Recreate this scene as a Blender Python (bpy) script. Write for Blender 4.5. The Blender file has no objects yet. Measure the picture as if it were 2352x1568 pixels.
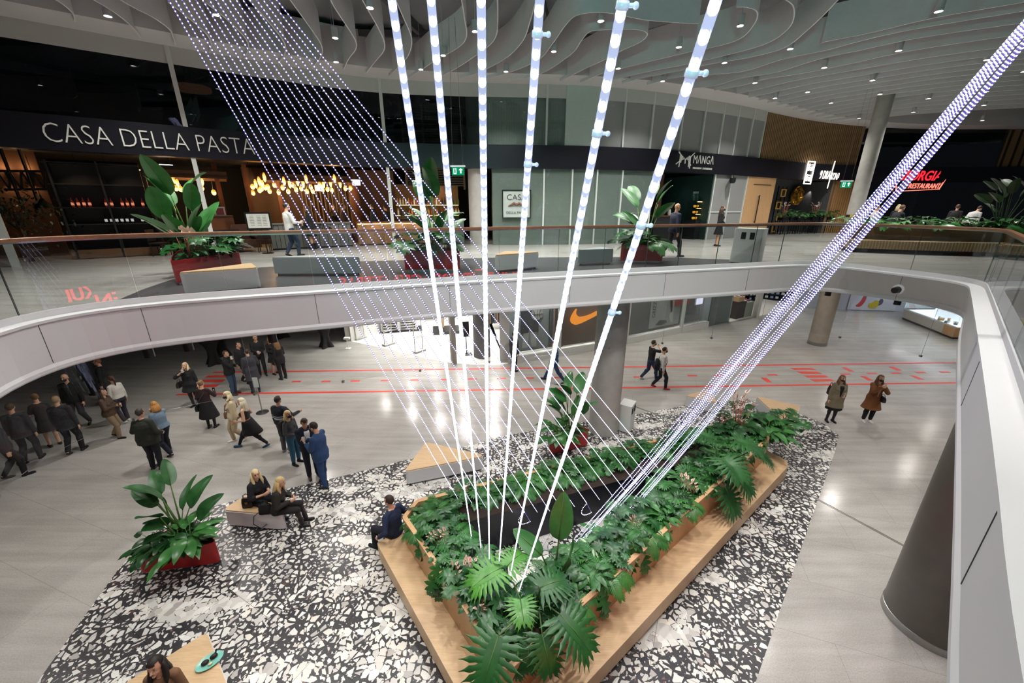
import bpy, bmesh, math, random
from math import sin, cos, pi, atan2, sqrt, hypot, radians
from mathutils import Vector as V, Matrix, Euler
from mathutils import noise as mnoise
from mathutils.kdtree import KDTree
random.seed(7)
SC = bpy.context.scene
COL = SC.collection
# ------------------------------------------------------------------ camera model (2352 x 1568)
CAMZ = 6.85
PF = 900.0
PITCH = math.atan(900.0 / 2616.0)
F2 = 5.17          # upper floor level
CP, SP = cos(PITCH), sin(PITCH)
def ray(u, v):
    x = (u - 1176) / PF; y = -(v - 784) / PF
    return V((x, CP + y * SP, -SP + y * CP))
def G(u, v, z=0.0):
    r = ray(u, v); t = (z - CAMZ) / r.z
    return V((r.x * t, r.y * t, z))
def H(u, v, P):
    """height of the point seen at pixel (u,v) at the horizontal distance of P"""
    r = ray(u, v)
    return CAMZ + r.z * hypot(P[0], P[1]) / hypot(r.x, r.y)
def AT(u, v, y):
    r = ray(u, v); t = y / r.y
    return V((r.x * t, y, CAMZ + r.z * t))
# ------------------------------------------------------------------ mesh builder
class MB:
    def __init__(s):
        s.v = []; s.f = []; s.m = []; s.mi = 0; s.uv = None
    def vert(s, p):
        s.v.append(tuple(p)); return len(s.v) - 1
    def face(s, idx):
        s.f.append(tuple(idx)); s.m.append(s.mi)
    def add(s, vs, fs):
        b = len(s.v); s.v += [tuple(p) for p in vs]
        for f in fs:
            s.f.append(tuple(b + i for i in f)); s.m.append(s.mi)
    def box(s, c, d, rz=0.0, M=None):
        cx, cy, cz = c; a, b, e = d[0] / 2, d[1] / 2, d[2] / 2
        vs = []
        for x, y, z in ((-a,-b,-e),(a,-b,-e),(a,b,-e),(-a,b,-e),(-a,-b,e),(a,-b,e),(a,b,e),(-a,b,e)):
            p = V((x, y, z))
            if M is not None: p = M @ p
            elif rz: p = V((x * cos(rz) - y * sin(rz), x * sin(rz) + y * cos(rz), z))
            vs.append((p.x + cx, p.y + cy, p.z + cz))
        s.add(vs, [(3,2,1,0),(4,5,6,7),(0,1,5,4),(1,2,6,5),(2,3,7,6),(3,0,4,7)])
    def bar(s, p0, p1, w, h, up=V((0,0,1))):
        p0 = V(p0); p1 = V(p1); d = (p1 - p0); L = d.length; d.normalize()
        if abs(d.dot(up)) > .99: up = V((0,1,0))
        x = d.cross(up).normalized(); z = x.cross(d).normalized()
        M = Matrix((x, d, z)).transposed()
        s.box((p0 + p1) / 2, (w, L, h), M=M)
    def prism(s, poly, z0, z1, bot=True):
        n = len(poly); b = len(s.v)
        s.v += [(p[0], p[1], z0) for p in poly] + [(p[0], p[1], z1) for p in poly]
        for i in range(n):
            j = (i + 1) % n
            s.face((b + i, b + j, b + n + j, b + n + i))
        s.face([b + n + i for i in range(n)])
        if bot: s.face([b + i for i in reversed(range(n))])
    def tube(s, pts, r, n=8, cap=True):
        pts = [V(p) for p in pts]; k = len(pts)
        rs = r if isinstance(r, (list, tuple)) else [r] * k
        b = len(s.v); prev = None
        for i, p in enumerate(pts):
            d = (pts[min(i + 1, k - 1)] - pts[max(i - 1, 0)])
            if d.length < 1e-9: d = V((0,0,1))
            d.normalize()
            if prev is None:
                a = V((0,0,1)) if abs(d.z) < .9 else V((1,0,0))
                x = d.cross(a).normalized()
            else:
                x = (prev - d * prev.dot(d)).normalized()
            prev = x; y = d.cross(x)
            for j in range(n):
                t = 2 * pi * j / n
                q = p + (x * cos(t) + y * sin(t)) * rs[i]
                s.v.append((q.x, q.y, q.z))
        for i in range(k - 1):
            for j in range(n):
                j2 = (j + 1) % n
                s.face((b + i*n + j, b + i*n + j2, b + (i+1)*n + j2, b + (i+1)*n + j))
        if cap:
            s.face([b + j for j in reversed(range(n))]); s.face([b + (k-1)*n + j for j in range(n)])
    def lathe(s, prof, c=(0,0,0), n=24, cap=True):
        b = len(s.v); k = len(prof)
        for r, z in prof:
            for j in range(n):
                t = 2 * pi * j / n
                s.v.append((c[0] + r * cos(t), c[1] + r * sin(t), c[2] + z))
        for i in range(k - 1):
            for j in range(n):
                j2 = (j + 1) % n
                s.face((b + i*n + j, b + i*n + j2, b + (i+1)*n + j2, b + (i+1)*n + j))
        if cap:
            s.face([b + j for j in reversed(range(n))]); s.face([b + (k-1)*n + j for j in range(n)])
    def ell(s, c, r, M=None, nu=12, nv=8):
        b = len(s.v); c = V(c)
        pts = [V((0,0,-r[2]))]
        for i in range(1, nv):
            a = -pi/2 + pi * i / nv
            for j in range(nu):
                t = 2 * pi * j / nu
                pts.append(V((r[0]*cos(a)*cos(t), r[1]*cos(a)*sin(t), r[2]*sin(a))))
        pts.append(V((0,0,r[2])))
        for p in pts:
            if M is not None: p = M @ p
            q = p + c; s.v.append((q.x, q.y, q.z))
        for j in range(nu):
            j2 = (j + 1) % nu
            s.face((b, b + 1 + j2, b + 1 + j))
            for i in range(nv - 2):
                s.face((b+1+i*nu+j, b+1+i*nu+j2, b+1+(i+1)*nu+j2, b+1+(i+1)*nu+j))
            t = b + 1 + (nv-2)*nu
            s.face((t + j, t + j2, b + len(pts) - 1))
    def cap(s, p0, p1, r0, r1, n=10, flat=1.0, fd=None):
        """tapered capsule"""
        p0 = V(p0); p1 = V(p1); d = p1 - p0
        if d.length < 1e-6: d = V((0,0,1e-4))
        L = d.length; d = d / L
        a = V((0,0,1)) if abs(d.z) < .9 else V((0,1,0))
        if fd is not None: a = V(fd)
        x = d.cross(a).normalized(); y = d.cross(x)
        b = len(s.v); rings = []
        for k in (-80, -45, -15): rings.append((p0 + d * (r0 * sin(radians(k))), r0 * cos(radians(k))))
        rings.append((p0, r0)); rings.append(((p0+p1)/2, (r0+r1)/2)); rings.append((p1, r1))
        for k in (15, 45, 80): rings.append((p1 + d * (r1 * sin(radians(k))), r1 * cos(radians(k))))
        for p, r in rings:
            for j in range(n):
                t = 2*pi*j/n
                q = p + x * (cos(t) * r) + y * (sin(t) * r * flat)
                s.v.append((q.x, q.y, q.z))
        k = len(rings)
        for i in range(k - 1):
            for j in range(n):
                j2 = (j + 1) % n
                s.face((b + i*n + j, b + i*n + j2, b + (i+1)*n + j2, b + (i+1)*n + j))
        s.face([b + j for j in reversed(range(n))]); s.face([b + (k-1)*n + j for j in range(n)])
    def loft(s, rings, cap=True):
        """rings: lists of points, same count"""
        b = len(s.v); n = len(rings[0]); k = len(rings)
        for R in rings: s.v += [tuple(p) for p in R]
        for i in range(k - 1):
            for j in range(n):
                j2 = (j + 1) % n
                s.face((b + i*n + j, b + i*n + j2, b + (i+1)*n + j2, b + (i+1)*n + j))
        if cap:
            s.face([b + j for j in reversed(range(n))]); s.face([b + (k-1)*n + j for j in range(n)])
    def strip(s, pts, z0, z1, th=0.0, inner=True):
        """upright ribbon along plan points with thickness th to the left"""
        k = len(pts)
        if th <= 0:
            b = len(s.v)
            for p in pts: s.v += [(p[0], p[1], z0), (p[0], p[1], z1)]
            for i in range(k - 1): s.face((b+2*i, b+2*i+2, b+2*i+3, b+2*i+1))
            return
        q = offset(pts, th)
        b = len(s.v)
        for a, c in zip(pts, q): s.v += [(a[0], a[1], z0), (a[0], a[1], z1), (c[0], c[1], z1), (c[0], c[1], z0)]
        for i in range(k - 1):
            for j in range(4):
                j2 = (j + 1) % 4
                s.face((b+4*i+j, b+4*(i+1)+j, b+4*(i+1)+j2, b+4*i+j2))
        s.face((b, b+1, b+2, b+3)); e = b + 4*(k-1); s.face((e+3, e+2, e+1, e))
    def build(s, name, mats, parent=None, smooth=False, world=None):
        me = bpy.data.meshes.new(name)
        vs = s.v
        if world is not None:
            Mi = world.inverted(); vs = [tuple(Mi @ V(p)) for p in s.v]
        me.from_pydata(vs, [], s.f)
        if not isinstance(mats, (list, tuple)): mats = [mats]
        for m in mats: me.materials.append(m)
        if len(mats) > 1: me.polygons.foreach_set('material_index', s.m)
        if smooth is True: me.polygons.foreach_set('use_smooth', [True] * len(me.polygons))
        me.update()
        o = bpy.data.objects.new(name, me); COL.objects.link(o)
        if parent is not None: o.parent = parent
        if smooth == 'auto':
            me.polygons.foreach_set('use_smooth', [True] * len(me.polygons))
            me.set_sharp_from_angle(angle=radians(38))
        return o
def offset(pts, d, closed=False):
    out = []; k = len(pts)
    for i in range(k):
        if closed: a, b = pts[(i-1) % k], pts[(i+1) % k]
        else: a, b = pts[max(i-1, 0)], pts[min(i+1, k-1)]
        dx, dy = b[0]-a[0], b[1]-a[1]; L = hypot(dx, dy) or 1
        out.append((pts[i][0] - dy/L*d, pts[i][1] + dx/L*d))
    return out
def chaikin(pts, it=2, closed=False):
    for _ in range(it):
        o = []; k = len(pts)
        if not closed: o.append(pts[0])
        for i in range(k if closed else k - 1):
            a, b = pts[i], pts[(i+1) % k]
            o.append(tuple(.75*x + .25*y for x, y in zip(a, b))); o.append(tuple(.25*x + .75*y for x, y in zip(a, b)))
        if not closed: o.append(pts[-1])
        pts = o
    return pts
def resample(pts, step):
    pts = [V(p) for p in pts]; L = [0]
    for a, b in zip(pts, pts[1:]): L.append(L[-1] + (b - a).length)
    n = max(1, int(round(L[-1] / step))); out = []; j = 0
    for i in range(n + 1):
        t = L[-1] * i / n
        while j < len(L) - 2 and L[j+1] < t: j += 1
        s = (t - L[j]) / ((L[j+1] - L[j]) or 1)
        out.append(pts[j].lerp(pts[j+1], s))
    return out
def rrect(hx, hy, r, n=6):
    out = []
    for cx, cy, a0 in ((hx-r, hy-r, 0), (-hx+r, hy-r, 90), (-hx+r, -hy+r, 180), (hx-r, -hy+r, 270)):
        for i in range(n + 1):
            a = radians(a0 + 90*i/n); out.append((cx + r*cos(a), cy + r*sin(a)))
    return out
def roundpoly(poly, r, n=7):
    """round the corners of a polygon with radius ~r"""
    out = []; k = len(poly)
    for i in range(k):
        p = V(poly[i][:2]); a = V(poly[i-1][:2]); b = V(poly[(i+1) % k][:2])
        rr = r[i] if isinstance(r, (list, tuple)) else r
        u = (a - p).normalized(); w = (b - p).normalized()
        ang = u.angle(w); d = min(rr / math.tan(ang/2), (a-p).length*.45, (b-p).length*.45)
        p0 = p + u*d; p1 = p + w*d
        for j in range(n + 1):
            t = j / n; out.append(tuple(p0*(1-t)**2 + p*2*t*(1-t) + p1*t*t))
    return out
# ------------------------------------------------------------------ object helpers
def tag(o, label=None, cat=None, group=None, kind=None):
    if label: o['label'] = label
    if cat: o['category'] = cat
    if group: o['group'] = group
    if kind: o['kind'] = kind
    return o
def thing(name, label, cat, loc=(0,0,0), rz=0.0, group=None):
    o = bpy.data.objects.new(name, None); COL.objects.link(o)
    o.location = loc; o.rotation_euler = (0, 0, rz); o.empty_display_size = .1
    return tag(o, label, cat, group)
def WM(o):
    return Matrix.Translation(o.location) @ o.rotation_euler.to_matrix().to_4x4()
def dup(root, loc=None, rz=None, label=None, group=None, scale=None):
    r = root.copy(); COL.objects.link(r)
    if loc is not None: r.location = loc
    if rz is not None: r.rotation_euler = (0, 0, rz)
    if scale is not None: r.scale = (scale,)*3 if not isinstance(scale, tuple) else scale
    if label: r['label'] = label
    if group: r['group'] = group
    for ch in list(root.children):
        c = ch.copy(); COL.objects.link(c); c.parent = r
        for g in list(ch.children):
            d = g.copy(); COL.objects.link(d); d.parent = c
    return r
def struct(name, mb, mats, smooth=False):
    o = mb.build(name, mats, smooth=smooth); o['kind'] = 'structure'; return o
# ------------------------------------------------------------------ materials
def lin(c):
    if isinstance(c, str):
        c = c.lstrip('#'); c = tuple(int(c[i:i+2], 16)/255 for i in (0, 2, 4))
    return tuple((x/12.92 if x <= .04045 else ((x+.055)/1.055)**2.4) for x in c)
class NT:
    def __init__(s, m): s.t = m.node_tree; s.n = s.t.nodes; s.l = s.t.links
    def new(s, t, **k):
        n = s.n.new(t)
        for a, b in k.items(): setattr(n, a, b)
        return n
    def link(s, a, b): s.l.new(a, b)
    def math(s, op, a, b=None, clamp=False):
        n = s.new('ShaderNodeMath', operation=op, use_clamp=clamp)
        for i, x in enumerate((a, b)):
            if x is None: continue
            if isinstance(x, (int, float)): n.inputs[i].default_value = x
            else: s.link(x, n.inputs[i])
        return n.outputs[0]
    def mix(s, fac, a, b):
        n = s.new('ShaderNodeMix', data_type='RGBA')
        for i, x in ((0, fac), (6, a), (7, b)):
            if isinstance(x, (int, float)): n.inputs[i].default_value = x
            elif isinstance(x, (tuple, list)): n.inputs[i].default_value = (*x[:3], 1)
            else: s.link(x, n.inputs[i])
        return n.outputs[2]
    def coord(s, scale=1.0, kind='Object', rot=None):
        c = s.new('ShaderNodeTexCoord'); mp = s.new('ShaderNodeMapping')
        s.link(c.outputs[kind], mp.inputs[0])
        mp.inputs['Scale'].default_value = (scale,)*3 if not isinstance(scale, tuple) else scale
        if rot: mp.inputs['Rotation'].default_value = rot
        return mp.outputs[0]
    def noise(s, vec, scale=5, detail=2, rough=.5):
        n = s.new('ShaderNodeTexNoise'); n.inputs['Scale'].default_value = scale
        n.inputs['Detail'].default_value = detail; n.inputs['Roughness'].default_value = rough
        s.link(vec, n.inputs['Vector']); return n.outputs[0]
    def ramp(s, fac, stops):
        n = s.new('ShaderNodeValToRGB'); e = n.color_ramp.elements
        while len(e) < len(stops): e.new(.5)
        for i, (p, c) in enumerate(stops):
            e[i].position = p; e[i].color = (*c[:3], 1) if not isinstance(c, (int, float)) else (c, c, c, 1)
        s.link(fac, n.inputs[0]); return n.outputs[0]
MATS = {}
def mat(name, color, rough=.5, metal=0.0, var=.12, scale=6.0, emit=None, estr=0.0, spec=None, bump=0.0, coat=0.0, kind='Object', samp=None):
    if name in MATS: return MATS[name]
    m = bpy.data.materials.new(name); m.use_nodes = True
    b = m.node_tree.nodes['Principled BSDF']; t = NT(m)
    c = lin(color)
    vec = t.coord(kind=kind)
    nz = t.noise(vec, scale, 3)
    d = tuple(max(0, x*(1-var)) for x in c); e = tuple(min(1, x*(1+var)) for x in c)
    t.link(t.mix(nz, d, e), b.inputs['Base Color'])
    b.inputs['Roughness'].default_value = rough; b.inputs['Metallic'].default_value = metal
    if spec is not None: b.inputs['Specular IOR Level'].default_value = spec
    if coat: b.inputs['Coat Weight'].default_value = coat
    if emit is not None:
        b.inputs['Emission Color'].default_value = (*lin(emit), 1); b.inputs['Emission Strength'].default_value = estr
    if bump:
        bn = t.new('ShaderNodeBump'); bn.inputs['Strength'].default_value = bump; bn.inputs['Distance'].default_value = .01
        t.link(t.noise(vec, scale*6, 3), bn.inputs['Height']); t.link(bn.outputs[0], b.inputs['Normal'])
    if samp: m.cycles.emission_sampling = samp
    MATS[name] = m
    return m
def emis(name, color, strength, samp='NONE'):
    if name in MATS: return MATS[name]
    m = bpy.data.materials.new(name); m.use_nodes = True; t = NT(m)
    t.n.remove(t.n['Principled BSDF'])
    e = t.new('ShaderNodeEmission'); e.inputs[0].default_value = (*lin(color), 1); e.inputs[1].default_value = strength
    t.link(e.outputs[0], t.n['Material Output'].inputs[0]); m.cycles.emission_sampling = samp
    MATS[name] = m; return m
def glass(name, tint=(.8,.85,.83), refl=1.0, rough=0.0, ior=1.45, diff=0.0, dcol=(.5,.5,.5)):
    """thin architectural glass: transparent + fresnel mirror (+ a little frost)"""
    if name in MATS: return MATS[name]
    m = bpy.data.materials.new(name); m.use_nodes = True; t = NT(m)
    t.n.remove(t.n['Principled BSDF'])
    tr = t.new('ShaderNodeBsdfTransparent'); tr.inputs[0].default_value = (*tint, 1)
    gl = t.new('ShaderNodeBsdfGlossy'); gl.inputs['Roughness'].default_value = rough; gl.inputs[0].default_value = (.95,.97,1,1)
    fr = t.new('ShaderNodeFresnel'); fr.inputs[0].default_value = ior
    nz = t.noise(t.coord(), .7, 1)
    f = t.math('MULTIPLY', fr.outputs[0], t.math('MULTIPLY_ADD', nz, .1), True)
    f2 = t.math('MULTIPLY', fr.outputs[0], refl, True)
    mx = t.new('ShaderNodeMixShader'); t.link(f2, mx.inputs[0]); 
    base = tr.outputs[0]
    if diff > 0:
        df = t.new('ShaderNodeBsdfDiffuse'); df.inputs[0].default_value = (*dcol, 1)
        m2 = t.new('ShaderNodeMixShader'); m2.inputs[0].default_value = diff
        t.link(tr.outputs[0], m2.inputs[1]); t.link(df.outputs[0], m2.inputs[2]); base = m2.outputs[0]
    t.link(base, mx.inputs[1]); t.link(gl.outputs[0], mx.inputs[2])
    t.link(mx.outputs[0], t.n['Material Output'].inputs[0])
    MATS[name] = m; return m
def wood(name, c0, c1, scale=(1,12,1), rough=.45, rot=None, kind='Object'):
    if name in MATS: return MATS[name]
    m = bpy.data.materials.new(name); m.use_nodes = True; t = NT(m); b = t.n['Principled BSDF']
    vec = t.coord(scale, rot=rot, kind=kind)
    nz = t.noise(vec, 3.0, 5, .6); n2 = t.noise(vec, 14.0, 3, .6)
    f = t.math('ADD', t.math('MULTIPLY', nz, .7), t.math('MULTIPLY', n2, .3))
    t.link(t.ramp(f, [(.3, lin(c0)), (.7, lin(c1))]), b.inputs['Base Color'])
    b.inputs['Roughness'].default_value = rough
    MATS[name] = m; return m
def spot(loc, power, size=100, blend=.6, color=(1,.93,.84), aim=None, rad=.09, parent=None):
    l = bpy.data.lights.new('spot_lamp', 'SPOT'); l.energy = power; l.spot_size = radians(size); l.spot_blend = blend
    l.color = color; l.shadow_soft_size = rad
    o = bpy.data.objects.new('spot_lamp', l); COL.objects.link(o); o.location = loc
    if aim is not None: o.rotation_euler = (V(aim) - V(loc)).to_track_quat('-Z', 'Y').to_euler()
    if parent is not None: o.parent = parent; o['kind'] = 'light'
    return o
# ================================================================== camera and render look
cam = bpy.data.cameras.new('camera'); cam.sensor_width = 36; cam.lens = PF / 2352 * 36; cam.clip_start = .05; cam.clip_end = 200
camo = bpy.data.objects.new('camera', cam); COL.objects.link(camo)
camo.location = (0, 0, CAMZ); camo.rotation_euler = (pi/2 - PITCH, 0, 0)
SC.camera = camo
SC.view_settings.view_transform = 'Standard'; SC.view_settings.look = 'None'
SC.view_settings.exposure = 0.0; SC.view_settings.gamma = 1.0; SC.view_settings.use_curve_mapping = False
cy = SC.cycles
cy.max_bounces = 6; cy.diffuse_bounces = 2; cy.glossy_bounces = 2; cy.transmission_bounces = 4; cy.transparent_max_bounces = 12
cy.caustics_reflective = False; cy.caustics_refractive = False
cy.sample_clamp_indirect = 3.0; cy.use_adaptive_sampling = True; cy.adaptive_threshold = .045
cy.use_denoising = True; cy.use_light_tree = True
w = bpy.data.worlds.new('hall_air'); SC.world = w; w.use_nodes = True
w.node_tree.nodes['Background'].inputs[0].default_value = (.55, .6, .72, 1)
w.node_tree.nodes['Background'].inputs[1].default_value = .05
# ================================================================== materials of the setting
def floor_mat():
    m = bpy.data.materials.new('polished_floor'); m.use_nodes = True; t = NT(m); b = t.n['Principled BSDF']
    vec = t.coord()
    n1 = t.noise(vec, .35, 4, .6); n2 = t.noise(vec, 45, 2, .7)
    st = t.noise(t.coord((.25, 3.2, 1), rot=(0, 0, .45)), 1.2, 4, .6)
    f = t.math('ADD', t.math('MULTIPLY', n1, .35), t.math('MULTIPLY', st, .3))
    f = t.math('ADD', f, t.math('MULTIPLY', n2, .35))
    c = t.ramp(f, [(.32, lin('#8f8b86')), (.5, lin('#aeaaa5')), (.66, lin('#c4c1bd'))])
    # tile joints
    br = t.new('ShaderNodeTexBrick'); br.offset = .5; br.inputs['Scale'].default_value = 1.0
    br.inputs['Brick Width'].default_value = 2.4; br.inputs['Row Height'].default_value = 1.2; br.inputs['Mortar Size'].default_value = .004
    br.inputs['Color1'].default_value = br.inputs['Color2'].default_value = (1,1,1,1); br.inputs['Mortar'].default_value = (.72,.72,.72,1)
    t.link(t.coord(1, rot=(0, 0, .33)), br.inputs['Vector'])
    mx = t.new('ShaderNodeMix', data_type='RGBA', blend_type='MULTIPLY'); mx.inputs[0].default_value = 1
    t.link(c, mx.inputs[6]); t.link(br.outputs[0], mx.inputs[7]); t.link(mx.outputs[2], b.inputs['Base Color'])
    t.link(t.math('MULTIPLY_ADD', n1, .10), b.inputs['Roughness'])
    r = t.math('ADD', t.math('MULTIPLY', n1, .12), .13); t.link(r, b.inputs['Roughness'])
    b.inputs['Specular IOR Level'].default_value = .42
    return m
def terrazzo_mat():
    m = bpy.data.materials.new('big_chip_terrazzo'); m.use_nodes = True; t = NT(m); b = t.n['Principled BSDF']
    vec0 = t.coord((1, 1, 1))
    # slight warp so that chips are uneven
    wn = t.new('ShaderNodeTexNoise'); wn.inputs['Scale'].default_value = 1.6; t.link(vec0, wn.inputs['Vector'])
    vm = t.new('ShaderNodeVectorMath', operation='MULTIPLY_ADD'); t.link(wn.outputs['Color'], vm.inputs[0]); vm.inputs[1].default_value = (.25,.25,0); t.link(vec0, vm.inputs[2])
    vec = vm.outputs[0]
    def layer(scale, thr, keep):
        e = t.new('ShaderNodeTexVoronoi', voronoi_dimensions='2D', feature='DISTANCE_TO_EDGE'); e.inputs['Scale'].default_value = scale; e.inputs['Randomness'].default_value = .95
        c = t.new('ShaderNodeTexVoronoi', voronoi_dimensions='2D', feature='F1'); c.inputs['Scale'].default_value = scale; c.inputs['Randomness'].default_value = .95
        t.link(vec, e.inputs['Vector']); t.link(vec, c.inputs['Vector'])
        sp = t.new('ShaderNodeSeparateColor'); t.link(c.outputs['Color'], sp.inputs[0])
        return e.outputs[0], sp.outputs
    zone = t.ramp(t.noise(t.coord((.55, 1.25, 1), rot=(0, 0, -.6)), .8, 4, .62), [(.52, 0.0), (.64, 1.0)])
    e1, c1 = layer(8.8, 0, 0)
    e2, c2 = layer(16.5, 0, 0)
    # big chips: gap narrows in the white zones and with a random value of the chip
    thr = t.math('SUBTRACT', t.math('ADD', t.math('MULTIPLY', c1[0], .34), .08), t.math('MULTIPLY', zone, .36))
    m1 = t.math('GREATER_THAN', e1, thr)
    thr2 = t.math('SUBTRACT', t.math('ADD', t.math('MULTIPLY', c2[0], .30), .12), t.math('MULTIPLY', zone, .30))
    m2 = t.math('MULTIPLY', t.math('GREATER_THAN', e2, thr2), t.math('GREATER_THAN', t.math('ADD', c2[1], t.math('MULTIPLY', zone, .5)), .55))
    chip1 = t.ramp(c1[2], [(0, lin('#dedcd6')), (.35, lin('#eeede8')), (.6, lin('#cbc9c6')), (.8, lin('#ebe6da')), (.93, lin('#b5b1ad'))])
    chip2 = t.ramp(c2[2], [(0, lin('#e4e2dc')), (.5, lin('#c7c4c0')), (.84, lin('#efece5')), (.92, lin('#6e3626')), (.97, lin('#8a8079'))])
    fine = t.noise(vec0, 60, 2, .7)
    base = t.ramp(fine, [(.3, lin('#2c2b2d')), (.6, lin('#3d3c3f')), (.75, lin('#59585a'))])
    c = t.mix(m2, base, chip2); c = t.mix(m1, c, chip1)
    br = t.new('ShaderNodeTexBrick'); br.offset = 0; br.inputs['Scale'].default_value = 1.0
    br.inputs['Brick Width'].default_value = 1.2; br.inputs['Row Height'].default_value = 1.2; br.inputs['Mortar Size'].default_value = .005
    br.inputs['Color1'].default_value = br.inputs['Color2'].default_value = (1,1,1,1); br.inputs['Mortar'].default_value = (.45,.44,.42,1)
    t.link(t.coord(1, rot=(0, 0, .48)), br.inputs['Vector'])
    mx = t.new('ShaderNodeMix', data_type='RGBA', blend_type='MULTIPLY'); mx.inputs[0].default_value = 1
    t.link(c, mx.inputs[6]); t.link(br.outputs[0], mx.inputs[7]); t.link(mx.outputs[2], b.inputs['Base Color'])
    b.inputs['Roughness'].default_value = .32; b.inputs['Specular IOR Level'].default_value = .4
    return m
def slats(name, c0, c1, freq, rough=.5):
    m = bpy.data.materials.new(name); m.use_nodes = True; t = NT(m); b = t.n['Principled BSDF']
    nz = t.noise(t.coord((2, 2, .6)), 2.5, 4, .6)
    t.link(t.ramp(nz, [(.3, lin(c0)), (.7, lin(c1))]), b.inputs['Base Color']); b.inputs['Roughness'].default_value = rough
    return m
FLOOR = floor_mat(); TERR = terrazzo_mat()
WHITE = mat('white_panel', '#d5d5d6', .45, var=.03, scale=1.0)
WHITE2 = mat('white_plaster', '#cfcfcf', .8, var=.04, scale=2)
CONC = mat('concrete', '#a8a6a1', .75, var=.25, scale=3, bump=.15)
CONCW = mat('warm_concrete', '#a99f92', .75, var=.2, scale=3, bump=.15)
DARKTILE = mat('dark_floor_tile', '#4a4a4c', .3, var=.25, scale=5)
BLACKP = mat('black_fascia', '#14151d', .35, var=.1)
NEARBLK = mat('near_black', '#0b0b0d', .6, var=.2)
CEILD = mat('dark_ceiling', '#7c7c80', .85, var=.12, scale=1.2)
FELT = mat('felt_baffle', '#e6e5e7', .95, var=.06, scale=7, bump=.25)
STEEL = mat('brushed_steel', '#a8a8a6', .3, 1.0, var=.1, scale=20)
DSTEEL = mat('dark_column', '#5d5953', .38, var=.15, scale=4)
ALU = mat('white_mullion_paint', '#c9cec9', .4, var=.03)
OAK = wood('oak_veneer', '#c3a078', '#dabb92', scale=(1.2, 14, 1.2), rough=.42)
OAKV = wood('oak_veneer_upright', '#b98f64', '#d0aa7c', scale=(10, 10, .9), rough=.45)
SLATW = wood('slat_wood', '#7a5f40', '#9a7c56', scale=(8, 8, .6), rough=.55)
DWOOD = wood('dark_wood', '#3d2415', '#6a3f22', scale=(6, 6, .8), rough=.5)
RAILW = wood('handrail_wood', '#6d4a35', '#94694a', scale=(3, 3, 3), rough=.35)
G_RAIL = glass('railing_glass', (.62,.66,.65), 1.0)
G_SCREEN = glass('smoke_screen_glass', (.90,.92,.91), .55)
G_SHOP = glass('shop_glass', (.62,.66,.66), .9)
G_SHOPG = glass('green_shop_glass', (.62,.74,.69), 1.0, diff=.26, dcol=(.46,.58,.52))
G_FROST = glass('frosted_glass', (.55,.57,.57), .8, diff=.55, dcol=(.52,.53,.53))
TAPE = mat('red_floor_tape', '#e2453a', .45, var=.06)
BLKPAINT = mat('black_lacquer', '#0e0e10', .35, var=.1)
# ================================================================== void edge, slab, fascia
EDGE = [(-.25,-1.35),(-1.0,-1.2),(-1.9,-.5),(-4.0,1.6),(-5.9,3.5),(-6.78,4.5),(-7.12,5.35),(-7.08,6.05),(-6.55,6.7),(-5.34,7.3),(-3.89,7.83),(-2.59,8.37),
        (-.67,9.05),(2.48,9.98),(5.02,10.7),(7.93,11.54),(8.85,11.72),(9.4,11.36),(9.92,10.12),(10.2,9.2),(10.1,8.6),(9.5,8.0),(3.47,2.4),(1.85,.94),(.5,-.45),(.15,-1.05)]
EDGE = [tuple(p) for p in resample([(*p, 0) for p in chaikin(EDGE, 2, True) + [chaikin(EDGE, 2, True)[0]]], .25)]
EDGE = [(p[0], p[1]) for p in EDGE][:-1]          # clockwise seen from above -> left offset is outwards
area = sum(a[0]*b[1] - a[1]*b[0] for a, b in zip(EDGE, EDGE[1:] + EDGE[:1]))
OUT = 1 if area < 0 else -1
def eo(d): return offset(EDGE, d * OUT, True)
LIP = F2 + .05
def lowout(pl):
    """the fascia leans outwards below the rounded right corner"""
    out = []
    for p in pl:
        w_ = math.exp(-(hypot(p[0]-10.1, p[1]-9.7)/2.2)**2); out.append((p[0] + .6*w_, p[1] + .34*w_))
    return out
EO2 = eo(.26)
# slab top and soffit (ring from the void out)
cx0, cy0 = 1.0, 5.0
def ring(poly, R=46.0):
    out = []
    for p in poly:
        a = atan2(p[1] - cy0, p[0] - cx0); out.append((cx0 + R*cos(a), cy0 + R*sin(a)))
    return out
mb = MB(); mb2 = MB(); RO = ring(EO2); n = len(EO2)
for z, bld in ((F2, mb), (4.55, mb2)):
    b = len(bld.v); src = EO2 if z == F2 else lowout(eo(.1))
    bld.v += [(p[0], p[1], z) for p in src] + [(p[0], p[1], z) for p in RO]
    for i in range(n):
        j = (i + 1) % n; bld.face((b+i, b+j, b+n+j, b+n+i))
b = len(mb.v); mb.v += [(p[0], p[1], F2 - .06) for p in EO2]
for i in range(n): j = (i + 1) % n; mb.face((i, j, b + j, b + i))
struct('floor', mb, FLOOR)
struct('ceiling', mb2, WHITE2)
# ground floor
mb = MB(); mb.box((5, 10, -.1), (90, 80, .2)); struct('floor', mb, FLOOR)
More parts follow.
